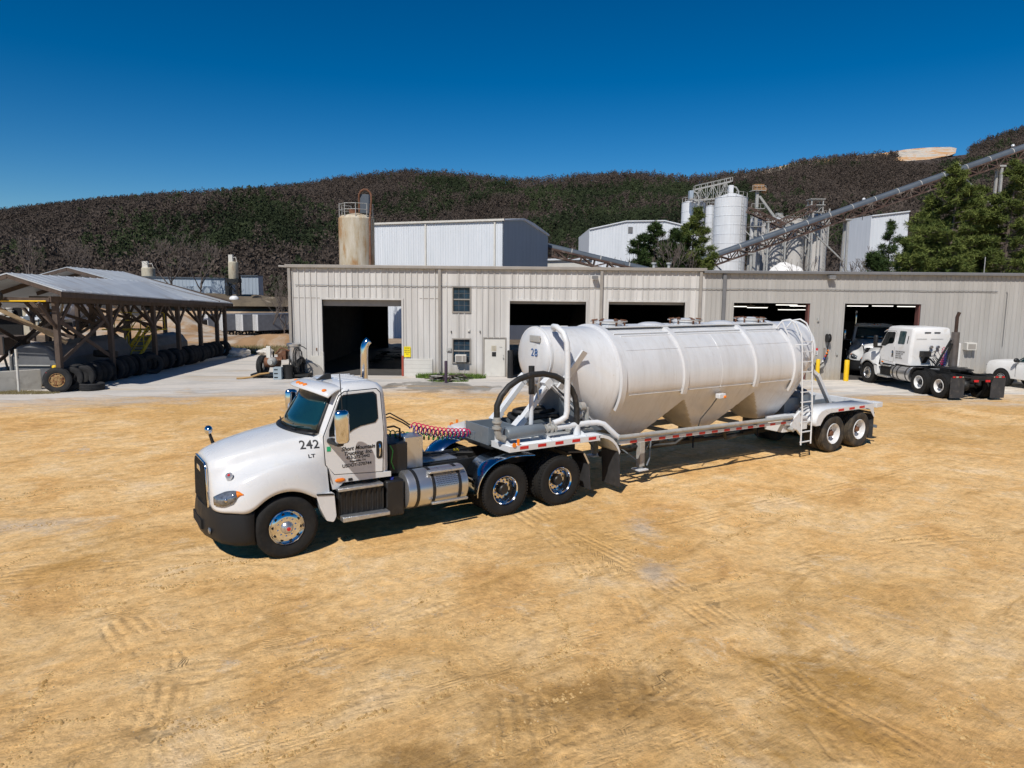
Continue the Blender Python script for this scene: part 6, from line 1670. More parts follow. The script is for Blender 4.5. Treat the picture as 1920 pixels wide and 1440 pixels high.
# ================================================================== pickup at the right edge
pk = thing('pickup_truck', 'white pickup truck parked at the right edge facing left', 'pickup', (24.85, 34.75, 0), R(-76))
def pk_ring(x, zb, zs, zt, w, wt):
    h = [(0, zt), (wt * .7, zt - .01), (wt, zt - .05), (w * .97, zs), (w, lerp(zb, zs, .6)), (w, lerp(zb, zs, .3)), (w * .97, zb)]
    return [(x, -y, z) for y, z in reversed(h)] + [(x, y, z) for y, z in h[1:]]
mb = MB(); mb.loft([pk_ring(-.98, .45, .95, 1.08, .80, .70), pk_ring(-.93, .40, 1.0, 1.20, .92, .78), pk_ring(-.75, .42, 1.04, 1.24, .98, .82), pk_ring(0, .42, 1.08, 1.30, 1.0, .84), pk_ring(.75, .42, 1.12, 1.34, 1.0, .85), pk_ring(1.0, .42, 1.13, 1.30, 1.0, .88),
                    pk_ring(3.2, .45, 1.14, 1.2, 1.0, .9), pk_ring(4.9, .5, 1.14, 1.2, .98, .9)], caps=True)
body = mb.build('body', M['white2'], pk, angle=40, bevel=.015)
def cabring(z, x0, x1, w): return [(x0, -w * .85, z), (x0 + .12, -w, z), (x1 - .1, -w, z), (x1, -w * .85, z), (x1, w * .85, z), (x1 - .1, w, z), (x0 + .12, w, z), (x0, w * .85, z)]
mb = MB(); mb.loft([cabring(1.12, .50, 3.15, .97), cabring(1.30, .72, 3.12, .95), cabring(1.80, 1.45, 3.0, .80), cabring(1.88, 1.68, 2.8, .72)]); mb.build('cab', M['white2'], pk, angle=40, bevel=.03)
for sd in (-1, 1):
    for poly in ([(.84, 1.28), (1.95, 1.30), (1.97, 1.76), (1.48, 1.76)], [(2.10, 1.30), (2.85, 1.30), (2.80, 1.74), (2.12, 1.76)]):
        mb = MB(); k = len(poly); mb.prism(roundpoly(poly, .05), 0, .02, 'xz', fn=None)
        mb.v = [(x, sd * (.958 - (z - 1.30) * .30 + (.012 if y > .01 else -.01)), z) for x, y, z in mb.v]; mb.build('side_window', M['glass'], pk)
    mb = MB(); mb.ball((.82, sd * 1.12, 1.34), (.09, .14, .11), 12, 8); mb.bar((.84, sd * .95, 1.28), (.84, sd * 1.1, 1.3), .05, .06); mb.build('wing_mirror', M['black'], pk)
    mb = MB(); mb.tube([(1.55, sd * 1.0, 1.08), (1.58, sd * 1.025, 1.08), (1.76, sd * 1.025, 1.08), (1.79, sd * 1.0, 1.08)], .014, 6); mb.build('door_handle', M['white2'], pk)
    mb = MB()
    for x in (.72, 2.02, 3.0): mb.box(x, x + .012, sd * .985, sd * 1.004, .55, 1.14)
    mb.build('door_seam', M['black'], pk)
    for x in (0, 3.7):
        mb = MB(); mb.cyl((x, sd * .72, .42), (x, sd * 1.008, .42), .47, 28); mb.build('wheel_well', M['hole'], pk)
        r_ = link('wheel', rim_mesh('steer', [M['alum'], M['hole']]), pk); r_.location = (x, sd * 1.02, .40); r_.scale = (.80, .8, .80); r_.rotation_euler = (0, 0, PI if sd > 0 else 0)
        tyy = link('tyre', tyre_mesh(.27, False, M['rubber']), r_)
    mb = MB(); mb.ball((-.92, sd * .72, .95), (.07, .20, .12), 12, 8); mb.build('headlight', M['clear'], pk)
vs = [(.60, -.82, 1.26), (.60, .82, 1.26), (1.39, .68, 1.80), (1.39, -.68, 1.80)]
mb = MB(); mb.add([(x - .02, y, z + .012) for x, y, z in vs] + [(x + .02, y, z - .02) for x, y, z in vs], [(0, 1, 2, 3), (4, 7, 6, 5), (0, 4, 5, 1), (1, 5, 6, 2), (2, 6, 7, 3), (3, 7, 4, 0)]); mb.build('windscreen', M['glass'], pk)
mb = MB(); mb.box(-1.08, -.90, -.92, .92, .38, .60); mb.build('bumper', M['chrome'], pk, bevel=.04); mb = MB(); mb.box(-.995, -.94, -.6, .6, .70, 1.05); mb.build('grille', M['black'], pk, bevel=.02)

# ================================================================== far plant
def leg(mb, x, y, z1, w=.3): mb.box(x - w / 2, x + w / 2, y - w / 2, y + w / 2, ground_z(x, y) - .3, z1)
# rusty silo
rs = thing('rusty_silo', 'rust-streaked steel silo with railings and an arched pipe, beside the tall white shed', 'silo', (-15.15, 70, -.5))
mb = MB(); mb.lathe([(1.70, 0), (1.70, 6.9), (1.73, 6.92), (1.73, 6.98), (1.70, 7.0), (1.70, 11.6), (1.5, 11.85), (.3, 12.15), (.0001, 12.15)], 36, axis='z'); mb.build('shell', M['rusttank'], rs, angle=30)
mb = MB()
for k in range(9):
    a = 2 * PI * k / 9; c, s_ = math.cos(a) * 1.6, math.sin(a) * 1.6; mb.tube([(c, s_, 11.6), (c, s_, 13.0)], .04, 5)
    a2 = 2 * PI * (k + 1) / 9; 
    if k % 9 not in (2,):
        for z in (12.4, 12.95): mb.tube([(c, s_, z), (math.cos(a2) * 1.6, math.sin(a2) * 1.6, z)], .03, 5)
mb.build('railing', M['steelgrey'], rs)
mb = MB(); mb.tube([(.35, -.2, 12.2), (.35, -.3, 13.6)] + [(.95 - .6 * math.cos(R(a)), -.4, 13.6 + .75 * math.sin(R(a))) for a in (20, 50, 80, 110, 140, 165)] + [(1.55, -.5, 13.2), (1.50, -1.0, 11.5), (1.45, -1.2, 0)], .10, 8); mb.build('fill_pipe', M['rust'], rs)
mb = MB(); mb.box(.4, 1.3, -.3, .5, 12.1, 13.9); mb.build('dust_filter', M['bluesteel'], rs, bevel=.05); mb = MB(); mb.cyl((-.3, 0, 12.1), (-.3, 0, 12.5), .4, 14); mb.build('hatch', M['rust'], rs)
# tall white shed
wb = thing('tall_white_shed', 'tall white metal shed with shade coloured into its grey side behind the workshop roof', 'metal building', (-1.05, 74.0, -1.5), R(180 - 22.6))
L = 17.0; Dp = 13.5
# local: x runs to the left along the lit front, -y goes back
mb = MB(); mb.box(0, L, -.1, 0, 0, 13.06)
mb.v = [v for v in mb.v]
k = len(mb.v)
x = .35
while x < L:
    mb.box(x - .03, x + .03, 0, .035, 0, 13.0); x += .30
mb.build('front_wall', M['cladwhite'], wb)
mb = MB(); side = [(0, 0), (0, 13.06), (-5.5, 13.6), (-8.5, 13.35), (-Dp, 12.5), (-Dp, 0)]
mb.prism([(a, b_) for a, b_ in side], 0, .1, 'yz'); mb.build('side_wall', M['cladblue'], wb)  # darker siding than the front: this side's shade is in the colour
mb = MB(); mb.prism([(0.2, 13.06), (-5.5, 13.72), (-8.5, 13.45), (-Dp - .1, 12.6), (-Dp, 12.4), (-5.5, 13.5), (0, 12.98)], -.15, L, 'yz'); mb.build('roof', M['cladwhite'], wb)
mb = MB(); mb.box(-.2, L, .0, .25, 12.95, 13.15); mb.build('gutter', M['block'], wb)
for x in (.9, 9.0): mb = MB(); mb.box(x - .09, x + .09, .0, .14, 0, 12.95); mb.build('downspout', M['block'], wb)
wb.location.z = -1.5
# conveyors
def conveyor(name, label, P0, P1, legs, hood=True, w=1.3, hh=.8, th=1.15, mhood='bluesteel'):
    g = thing(name, label, 'conveyor', (0, 0, 0)); P0, P1 = Vector(P0), Vector(P1); d = (P1 - P0).normalized(); side = d.cross(Vector((0, 0, 1))).normalized(); up_ = side.cross(d).normalized(); Ln = (P1 - P0).length
    if hood:
        sec = [(-w / 2, 0), (-w / 2, hh * .5), (-w * .36, hh * .85), (0, hh), (w * .36, hh * .85), (w / 2, hh * .5), (w / 2, 0)]
        mb = MB(); mb.loft([[p + side * a + up_ * b_ for a, b_ in sec] for p in (P0, P1)]); n = int(Ln / 3.6)
        for i in range(n + 1):
            p = P0 + d * (i * 3.6); q = [p + side * a * 1.04 + up_ * (b_ * 1.05) for a, b_ in sec]; mb.loft([q, [v + d * .12 for v in q]], mi=1)
        mb.build('hood', [M[mhood], M['steelgrey']], g, angle=50)
    mb = MB(); n = int(Ln / 1.5); step = Ln / n
    for s_ in (-1, 1):
        o_ = side * (s_ * w * .52)
        mb.bar(P0 + o_ - up_ * .06, P1 + o_ - up_ * .06, .22, .22, up=up_); mb.bar(P0 + o_ - up_ * th, P1 + o_ - up_ * th, .22, .22, up=up_)
        for i in range(n):
            a = P0 + d * (i * step) + o_; b_ = P0 + d * ((i + 1) * step) + o_; mb.bar(a - up_ * .1, b_ - up_ * th, .15, .15, up=side) if i % 2 else mb.bar(a - up_ * th, b_ - up_ * .1, .15, .15, up=side); mb.bar(a - up_ * .1, a - up_ * th, .12, .12, up=side)
    for i in range(0, n, 2): a = P0 + d * (i * step) - up_ * th * .5; mb.bar(a - side * w * .5, a + side * w * .5, .1, .1)
    mb.build('truss', M['conv'], g)
    if hood:
        mb = MB(); o_ = -side * (w * .52 + .45)
        for s_ in (1,):
            o2 = side * (-w * .52 - .7) if side.y > 0 else side * (w * .52 + .7)
            mb.bar(P0 + o2 + up_ * .02, P1 + o2 + up_ * .02, .6, .05, up=up_); mb.bar(P0 + o2 + up_ * 1.0, P1 + o2 + up_ * 1.0, .04, .04)
        mb.build('walkway', M['conv'], g) if name == 'x' else None
    for t_ in legs:
        p = P0 + (P1 - P0) * t_ - up_ * th; zg = ground_z(p.x, p.y) - .5; mb = MB()
        for s_ in (-1, 1): mb.bar((p.x + side.x * s_ * .5, p.y + side.y * s_ * .5, p.z), (p.x + side.x * s_ * 1.1, p.y + side.y * s_ * 1.1, zg), .32, .32)
        mb.bar((p.x, p.y, p.z - 6.5), (p.x - d.x * 5.5, p.y, p.z - 1.9), .2, .2); mb.box(p.x - .5, p.x + .5, p.y - .8, p.y + .8, p.z - .25, p.z)
        mb.build('support_bent', M['steelgrey'], g)
    return g
c0, c1 = at(1262, 510, 112), at(2080, 224, 112)
conveyor('long_conveyor', 'long inclined conveyor with a blue-grey hood rising to the upper right', c0, c1, (.175, .40, .75))
p0, p1 = at(1016, 462, 88), at(1215, 509, 88)
conveyor('short_conveyor', 'short hooded conveyor sloping down to the right from the tall white shed', p0, p1, (.55,), w=1.1, hh=.55, th=.9)
for px, py in ((1618, 372), (1796, 308), (1897, 272)):
    b_ = at(px, py + 26, 113); g = thing('conveyor_lamp', 'globe lamp on the long conveyor, ' + {1618: 'lowest of the three', 1796: 'middle one, above the pines', 1897: 'highest, at the right edge'}[px], 'lamp', b_)
    mb = MB(); mb.tube([(0, 0, -1.2), (0, 0, 1.8)], .05, 6); mb.build('pole', M['steelgrey'], g); mb = MB(); mb.ball((0, 0, 1.95), .26, 12, 8); mb.build('globe', M['white'], g)
# silos
def silo(px0, px1, py, Y, mat, label, z0=-5, rings=True, name='silo'):
    a, b_ = at(px0, py, Y), at(px1, py, Y); r_ = (b_.x - a.x) / 2; x = (a.x + b_.x) / 2; zt = a.z; g = thing(name, label, 'silo', (x, Y + r_, z0)); H = zt - z0
    prof = [(r_, 0)]
    if rings:
        n = int(H / 2.2)
        for i in range(1, n + 1): z = H * i / (n + 1); prof += [(r_, z - .06), (r_ + .05, z - .04), (r_ + .05, z + .04), (r_, z + .06)]
    prof += [(r_, H), (r_ + .08, H + .02), (r_ * .25, H + r_ * .30), (.0001, H + r_ * .32)]
    mb = MB(); mb.lathe(prof, 36, axis='z'); mb.build('shell', M[mat], g, angle=25)
    mb = MB()
    for k in range(12):
        a0 = 2 * PI * k / 12; a1 = 2 * PI * (k + 1) / 12; c, s_ = math.cos(a0) * r_ * .97, math.sin(a0) * r_ * .97
        mb.tube([(c, s_, H), (c, s_, H + 1.2)], .05, 4); 
        if k % 4: mb.tube([(c, s_, H + 1.15), (math.cos(a1) * r_ * .97, math.sin(a1) * r_ * .97, H + 1.15)], .05, 4)
    mb.build('railing', M['steelgrey'], g)
    mb = MB(); xx = r_ * .45; yy = -math.sqrt(r_ * r_ - xx * xx) - .15
    for s_ in (-.25, .25): mb.tube([(xx + s_, yy, 0), (xx + s_, yy, H)], .05, 4)
    for k in range(int(H / .8)): mb.tube([(xx - .25, yy, k * .8), (xx + .25, yy, k * .8)], .03, 4)
    mb.build('ladder', M['steelgrey'], g)
    return g
silo(1284, 1328, 378, 172, 'silo', 'white ringed silo at the left end of the overhead catwalk')
silo(1350, 1411, 368, 165, 'silo', 'tallest white silo in front of the wooded ridge')
silo(1326, 1344, 386, 190, 'silo', 'white silo half hidden between the left silo and the tallest one')
silo(1411, 1432, 408, 172, 'silo', 'narrow white silo right of the tallest silo')
silo(1430, 1444, 420, 180, 'silogrey', 'thin grey silo between the narrow white silo and the grey ones')
silo(1456, 1470, 408, 182, 'silo', 'thin white silo peeping between the grey silos', name='silo')
silo(1443, 1477, 417, 168, 'silogrey', 'grey silo with a domed top, left of the grey group behind the conveyor', rings=False)
silo(1480, 1517, 412, 168, 'silogrey', 'middle grey silo behind the long conveyor', rings=False)
silo(1522, 1561, 404, 168, 'silogrey', 'right grey silo behind the long conveyor', rings=False)
# catwalk, towers
cwk = thing('catwalk_bridge', 'lattice catwalk bridge between the tops of the two white silos', 'catwalk', (0, 0, 0))
a, b_ = at(1302, 376, 170), at(1372, 369, 170); up2 = Vector((0, 0, 3.6)); mb = MB()
for dy in (0, 1.6):
    o_ = Vector((0, dy, 0)); mb.bar(a + o_, b_ + o_, .2, .25); mb.bar(a + o_ + up2 * .7, b_ + o_ + up2, .2, .25); mb.bar(a + o_ + up2 * .95, b_ + o_ + up2 * 1.25, .08, .08)
    for k in range(7):
        p, q_ = a.lerp(b_, k / 6), a.lerp(b_, min(1, (k + 1) / 6)); h0, h1 = up2 * lerp(.7, 1, k / 6), up2 * lerp(.7, 1, min(1, (k + 1) / 6)); mb.bar(p + o_, p + o_ + h0 * 1.25, .12, .12); mb.bar(p + o_ + (h0 if k % 2 else Vector()), q_ + o_ + (Vector() if k % 2 else h1), .12, .12)
mb.build('truss', M['steelgrey'], cwk)
for (px0, px1, py0, py1, nm, lb, m_) in ((1293, 1301, 357, 375, 'filter_box', 'upright grey filter box on the left white silo', 'cladblue'), (1367, 1376, 347, 365, 'filter_box', 'pale filter box on the tallest silo with a curved duct', 'silo')):
    p, q_ = at(px0, py1, 169), at(px1, py0, 169); g = thing(nm, lb, 'filter unit', (p.x, 169, p.z)); w_ = q_.x - p.x; h_ = q_.z - p.z
    mb = MB(); mb.box(0, w_, 0, 1.6, 0, h_); mb.build('casing', M[m_], g, bevel=.08)
    mb = MB(); mb.tube([(w_, .8, h_ * .9), (w_ + .8, .8, h_ * .8), (w_ + 1.4, .8, h_ * .4), (w_ + 1.5, .8, -1.2)], .2, 8); mb.build('duct', M['steelgrey'], g)
be = thing('bucket_elevator', 'rusty elevator mast with an orange head beside the tallest silo', 'elevator', tuple(at(1415, 470, 166)))
H = (at(1415, 358, 166) - at(1415, 470, 166)).z
mb = MB(); mb.box(-.3, .3, 0, .7, -6, H); mb.bar((.5, .5, H - 1), (4.5, .5, H - 6), .5, .5); mb.bar((5, .5, H - 5), (12, .5, H - 9.5), .5, .6); mb.build('leg', M['steelgrey'], be)
mb = MB(); mb.box(-.9, 1.3, -.3, 1.3, H, H + 1.5); mb.ball((1.6, .5, H + .2), .7); mb.build('head', S((.30, .17, .08), .7, 0, 'orange_rust', var=.3), be)
mb = MB()
for z in (H - 8, H - 4, H): mb.box(-1.4, 1.6, -.6, 1.6, z, z + .12); mb.bar((-1.4, -.6, z + 1.1), (1.6, -.6, z + 1.1), .07, .07); [mb.bar((x, -.6, z), (x, -.6, z + 1.1), .07, .07) for x in (-1.4, -.4, .6, 1.6)]
mb.build('platform', M['steelgrey'], be)
conveyor('upper_transfer_conveyor', 'open transfer conveyor sloping from the elevator head down over the silos', at(1405, 388, 161), at(1470, 418, 161), (.6,), hood=False, w=1.2, th=1.2)
conveyor('silo_conveyor', 'pale open conveyor climbing to a small tower over the grey silos', at(1436, 424, 164), at(1528, 382, 164), (.35, .9), hood=False, w=1.4, th=1.3)
ht = thing('head_tower', 'small steel tower with platforms at the top of the pale silo conveyor', 'tower', tuple(at(1520, 412, 165)))
mb = MB()
for x in (0, 2.6):
    for y in (0, 2): mb.box(x - .12, x + .12, y - .12, y + .12, -8, 4.6)
for z in (0, 1.6, 3.2, 4.5): mb.box(-.4, 3, -.4, 2.4, z, z + .15)
mb.bar((0, 0, 0), (2.6, 0, 3.2), .12, .12); mb.build('frame', M['steelgrey'], ht)
mb = MB(); mb.tube([(4.6, 1, -6), (4.6, 1, 2.6)], .2, 6); mb.bar((3, 1, 1.6), (5.4, 1, -1.2), .2, .2); mb.build('stack', M['steelgrey'], ht)
mb = MB(); mb.box(0, 6.5, 0, 5, -5, 9.5); mb.box(-.3, 6.8, -.3, 5.3, 4.6, 5.0); o = mb.build('silo_house', M['cladwhite']); o.location = at(1338, 497, 176); o.location.z = 4.5; tag(o, 'narrow white process house between the two white silos', 'process house')
# white gable building and tall white block
def block(name, label, pts, Y, depth, mat, roofmat='cladwhite', rz=0, rib=.6, z0=-5):
    """front polygon given by photo points at depth Y"""
    P = [at(px, py, Y) for px, py in pts]; g = thing(name, label, 'metal building', (P[0].x, Y, z0), rz)
    poly = [(p.x - P[0].x, p.z - z0) for p in P]; poly = [(poly[0][0], 0)] + poly + [(poly[-1][0], 0)]
    mb = MB(); mb.prism(poly, 0, depth, 'xz'); w_ = mb.build('walls', M[mat], g)
    if rib:
        mb = MB(); x = rib
        while x < poly[-1][0] - .1: zt = interp(poly[1:-1], x) - .1; mb.box(x - .05, x + .05, -.05, 0, 0, zt); x += rib
        mb.build('wall_rib', M[mat], w_)
    mb = MB(); e = [(a - .0, b_ + .02) for a, b_ in poly[1:-1]]; mb.prism(e + [(a, b_ + .22) for a, b_ in reversed(e)], -.3, depth + .3, 'xz'); mb.build('roof', M[roofmat], g)
    return g
g = block('white_gable_building', 'white gabled building behind the green trees, left of the silos', [(1105, 431), (1174, 416), (1246, 415), (1300, 428)], 150, 24, 'cladwhite')
mb = MB(); p = at(1182, 431, 149.9); mb.box(-.45, .45, -.08, .02, -.6, .6); o = mb.build('wall_vent', M['trim2'], g); o.location = (p.x - g.location.x, p.y - g.location.y, p.z - g.location.z)
block('white_block', 'tall white block with a shaded edge left of the big pines', [(1634, 406), (1708, 397)], 140, 10, 'cladwhite', rz=R(4))
block('low_pale_building', 'low cream-roofed building just above the workshop roof by the short conveyor', [(1020, 489), (1110, 487)], 95, 10, 'block', rib=0)
g = block('blue_warehouse', 'long low pale blue warehouse behind the timber shed', [(205, 519), (421, 523)], 158, 6, 'cladblue', roofmat='bluesteel', rib=.8)
p = at(345, 553, 155); mb = MB(); mb.prism([(0, 0), (0, 2.4), (4.2, 2.4), (6.0, 0)], 0, 3, 'xz'); o = mb.build('warehouse_porch', M['cladblue'], g); o.location = (p.x - g.location.x, -3.0, p.z - g.location.z); o.scale = (1.2, 1, .8)
block('white_warehouse', 'small white metal building behind the little hopper silo', [(452, 518), (484, 518)], 160, 3, 'cladblue', roofmat='bluesteel', rib=.8)
block('beige_warehouse', 'open-fronted beige warehouse seen through the left of the timber shed', [(-120, 545), (100, 545), (175, 552)], 95, 12, 'beige', rib=0)
mb = MB(); o_ = at(60, 585, 94.8); mb.box(-12, -1.5, 0, .1, -4, .9); mb.box(1.2, 5, 0, .1, -4, .2); o = mb.build('dark_doorway', M['hole']); o.location = o_; tag(o, 'black panels for the shaded doorways of the beige warehouse', 'doorway')  # flat panels on a solid wall, doorway shade painted as black
for k, (px, py) in enumerate(((3, 577), (17, 577), (4, 588), (18, 588), (-10, 577), (-10, 588))):
    mb = MB(); mb.ball((0, 0, 0), (.46, .3, .34), 12, 8); mb.box(-.5, .5, -.2, .2, -.45, -.36); o = mb.build('bulk_bag', M['block']); o.location = at(px, py, 94.2); tag(o, 'white bulk bag stacked in the beige warehouse doorway', 'bulk bag', 'white bulk bags stacked in the doorway')
# small silos at left
def hopper_silo(px0, px1, py0, py1, Y, label, box=True, stand=True):
    a, b_ = at(px0, py0, Y), at(px1, py1, Y); r_ = (b_.x - a.x) / 2; g = thing('hopper_silo', label, 'silo', ((a.x + b_.x) / 2, Y, b_.z)); H = a.z - b_.z
    mb = MB(); mb.lathe([(.25, -1.3), (r_, 0), (r_, H), (r_ * .9, H + .15), (.0001, H + .2)], 24, axis='z'); mb.build('shell', M['beige'], g, angle=30)
    if box: mb = MB(); mb.box(-r_ * .85, -r_ * .0, -.3, .4, H, H + 1.6); mb.tube([(0, 0, H + 1), (r_ * .6, 0, H + 1.1), (r_ * .8, 0, H)], .08, 6); mb.build('filter_box', M['block'], g)
    zg = ground_z(a.x, Y) - .5 - b_.z
    if stand:
        mb = MB()
        for x in (-r_, r_):
            for y in (-r_, r_): mb.box(x - .08, x + .08, y - .08, y + .08, zg, 0)
            mb.bar((x, -r_, 0), (-x, -r_, -2.5), .1, .1)
        mb.box(-r_ * 1.3, r_ * 1.3, -r_, r_, -.9, -.1); mb.box(-1.6, -.6, -.5, .5, zg, -1.5); mb.bar((-1.8, 0, 1.2), (-1.8, 0, zg), .12, .12); mb.bar((-1.5, 0, -.6), (1.8, 0, zg + .5), .3, .3); mb.build('stand', M['chassis'], g)
    return g
hopper_silo(428, 447, 492, 522, 150, 'small beige hopper silo on a dark steel stand beyond the shed')
hopper_silo(266, 291, 503, 518, 165, 'short beige tank with railings behind the blue warehouse', stand=False)
g = thing('white_sphere_tank', 'white rounded tank at the foot of the small hopper silo', 'tank', tuple(at(439, 561, 147))); mb = MB(); mb.ball((0, 0, 0), (1.0, .8, .75), 18, 10); mb.build('vessel', M['white2'], g); mb = MB(); mb.box(-.5, .5, -.2, .2, -2.0, -.5); mb.build('stand', M['chassis'], g)
g = thing('cable_reel', 'black cable reel standing on the bank beyond the shed', 'reel', tuple(at(483, 565, 149)), R(15)); g.scale = (1.45, 1.45, 1.45); mb = MB()
for s_ in (-.5, .5): mb.lathe([(.0001, -.05), (.85, -.05), (.85, .05), (.0001, .05)], 24, (0, s_, 0), 'y')
mb.build('flange', M['black'], g); mb = MB(); mb.cyl((0, -.5, 0), (0, .5, 0), .5, 16); mb.build('drum', M['wood'], g)
# bank with scrub beyond the trailers
def lump(name, cx, cy, rx, ry, h, mat, seed=0, n=28, zb=None, rough=1.0):
    vs = []; 
    for j in range(n + 1):
        for i in range(n + 1):
            u, v = i / n * 2 - 1, j / n * 2 - 1; q_ = max(0, 1 - (u * u + v * v)); x, y = cx + u * rx, cy + v * ry
            z = (ground_z(x, y) if zb is None else zb) - .15 + h * (q_ ** .8) * (1 + .45 * rough * noise.noise(Vector((x * 2.2 / max(rx, .1), y * 2.2 / max(ry, .1), seed))) + .15 * rough * noise.noise(Vector((x * 7 / rx, y * 7 / ry, seed))))
            if q_ == 0: z = (ground_z(x, y) if zb is None else zb) - .4
            vs.append((x, y, z))
    f = [(j * (n + 1) + i, j * (n + 1) + i + 1, (j + 1) * (n + 1) + i + 1, (j + 1) * (n + 1) + i) for j in range(n) for i in range(n)]
    mb = MB(); mb.add(vs, f); return mb.build(name, mat, angle=60)
EA = S((.33, .20, .10), .95, 0, 'orange_earth', var=.3, vs=.5, second=(.42, .36, .29), sec_scale=.35, sec_lo=.45, sec_hi=.6, bump=.08, bs=2)
SC = S((.13, .10, .065), .95, 0, 'scrub_bank', var=.4, vs=.25, second=(.40, .33, .25), sec_scale=.18, sec_lo=.55, sec_hi=.65, bump=.2, bs=2)
for nm, cx, cy, rx, ry, h, m_, zb in (('scrub_bank', -62, 152, 22, 9, 1.8, SC, 1.2), ('scrub_bank', -95, 154, 22, 9, 2.0, SC, 1.2), ('earth_mound', -16.5, 56, 7.5, 4.5, .95, EA, None), ('earth_mound', -24, 60, 7, 4, .5, EA, None), ('earth_mound', -34, 66, 8, 5, 1.0, EA, None), ('earth_mound', -33, 45, 8, 5, 1.1, S((.58, .50, .42), .95, 0, 'pale_spoil', var=.2, bump=.1, bs=3), None), ('earth_mound', -46, 86, 14, 6, 4.5, EA, -3)):
    o = lump(nm, cx, cy, rx, ry, h, m_, cx * .1, zb=zb); o['kind'] = 'structure'
WH = S((.78, .76, .73), .95, 0, 'white_lime', var=.08, bump=.1, bs=1)
o = lump('white_stockpile', at(1475, 490, 150).x, 150, 6.2, 6, 8.0, WH, 4, zb=3.0, rough=.25); [setattr(v, 'co', Vector((v.co.x, v.co.y, v.co.z))) for v in o.data.vertices]; tag(o, 'white stockpile at the foot of the grey silos', 'stockpile')
for px, py, Y, r_, lb in ((441, 668, 45.8, .62, 'large pale boulder right of the shed'), (428, 668, 46.3, .42, 'smaller pale boulder touching the large one by the shed'), (498, 665, 47.5, .42, 'flat pale boulder left of the corner machine'), (478, 664, 48.5, .25, 'small pale stone between the two boulders')):
    p = at(px, py, Y); bm = bmesh.new(); bmesh.ops.create_icosphere(bm, subdivisions=4, radius=1)
    for v in bm.verts: v.co *= 1 + .35 * noise.noise(v.co * 1.3 + Vector((px, 0, 0))) + .12 * noise.noise(v.co * 4 + Vector((0, px, 0)))
    me = bpy.data.meshes.new('boulder'); bm.to_mesh(me); bm.free(); me.materials.append(M['rock']); me.polygons.foreach_set('use_smooth', [True] * len(me.polygons)); me.set_sharp_from_angle(angle=R(25))
    o = link('boulder', me); o.location = (p.x, Y, r_ * .35); o.scale = (r_ * 1.3, r_, r_ * .62); tag(o, lb, 'boulder')
tuft('roadside_scrub', 'dry scrub and weeds between the boulders beyond the yard', -16.8, 49.5, 5.5, 2.0, 5200, .45, DW)
tuft('bank_scrub', 'dry brush covering the far bank', -46, 110, 19, 5, 3000, 1.2, DW) if False else None
# box trailers
def box_trailer(loc, rz, label, first=[None]):
    if first[0] is None:
        g = thing('box_trailer', label, 'trailer', loc, rz, 'box trailers parked beyond the shed'); first[0] = g
        mb = MB(); mb.box(0, 14.6, -1.3, 1.3, 1.15, 4.05); mb.build('body', S((.17, .18, .20), .5, .1, 'dull_trailer_side', var=.12), g, bevel=.03)
        mb = MB(); mb.box(-.05, 0, -1.28, 1.28, 1.15, 4.05); dd = mb.build('rear_door', M['white'], g); mb = MB(); mb.box(-.07, -.05, -.03, .03, 1.2, 4.0); [mb.cyl((-.08, y, 1.2), (-.08, y, 4.0), .03, 6) for y in (-.7, -.3, .3, .7)]; mb.build('lock_rod', M['steelgrey'], dd)
        mb = MB(); mb.box(-.05, .05, -1.2, 1.2, .5, .65); mb.box(-.0, .08, -.5, -.4, .6, 1.1); mb.box(-.0, .08, .4, .5, .6, 1.1); mb.box(.5, 12, -.5, .5, .9, 1.1); mb.box(11.5, 11.7, -.8, -.65, 0, 1.1); mb.build('frame', M['chassis'], g)
        for x in (1.6, 2.9):
            for y in (-1.2, .93): w_ = link('tyre', tyre_mesh(.27, False, M['rubber']), g); w_.location = (x, y, .52)
        return g
    g = copy_tree(first[0]); g.location = loc; g.rotation_euler = (0, 0, rz); g['label'] = label; return g
for k, (px, lb) in enumerate(((477, 'white-doored box trailer nearest the workshop, its grey side showing'), (449, 'white-doored box trailer second from the workshop'), (412, 'white-doored box trailer third from the workshop, right of the shed corner'), (384, 'white-doored box trailer seen between the far shed posts'))):
    Y = 128 - k * .5; p = at(px, 622, Y); box_trailer((p.x, Y, ground_z(p.x, Y)), R(52), lb)
# far tank trailers, cars
def far_tanker(px, Y, rz, lb, z=None):
    g = copy_tree(tt, None, skip=('lettering', 'ladder', 'hatch', 'walkway_rail', 'reflective_tape')); p = at(px, 620, Y); g.location = (p.x, Y, ground_z(p.x, Y) if z is None else z); g.rotation_euler = (0, 0, rz); g['label'] = lb; return g
far_tanker(44, 62, R(101), 'white tank trailer parked behind the shed with its head facing the yard')
far_tanker(12, 62, R(101), 'white tank trailer at the left edge, left of the other parked one')
far_tanker(-22, 62, R(101), 'white tank trailer just cut by the left edge of the photo') if False else None
far_tanker(903, 85, R(0), 'white tank trailer parked behind the workshop, seen through the second bay')
def far_pickup(px, Y, rz, lb, z=None):
    g = copy_tree(pk); p = at(px, 605, Y); g.location = (p.x, Y, p.z if z is None else z); g.rotation_euler = (0, 0, rz); g['label'] = lb; g['category'] = 'pickup'; return g
mbp = at(66, 608, 105)
g = far_pickup(66, 105, R(180), 'tiny white pickup beyond the shed, between the nearest posts', mbp.z)
o = lump('far_terrace', at(80, 608, 108).x, 108, 16, 6, max(.6, mbp.z + 4.4 + .3), EA, 2, zb=-4.4); o['kind'] = 'structure'
ib = thing('tote_tank_stack', 'stack of pale caged tote tanks beyond the shed', 'tote tanks', tuple(at(127, 605, 90)))
mb = MB()
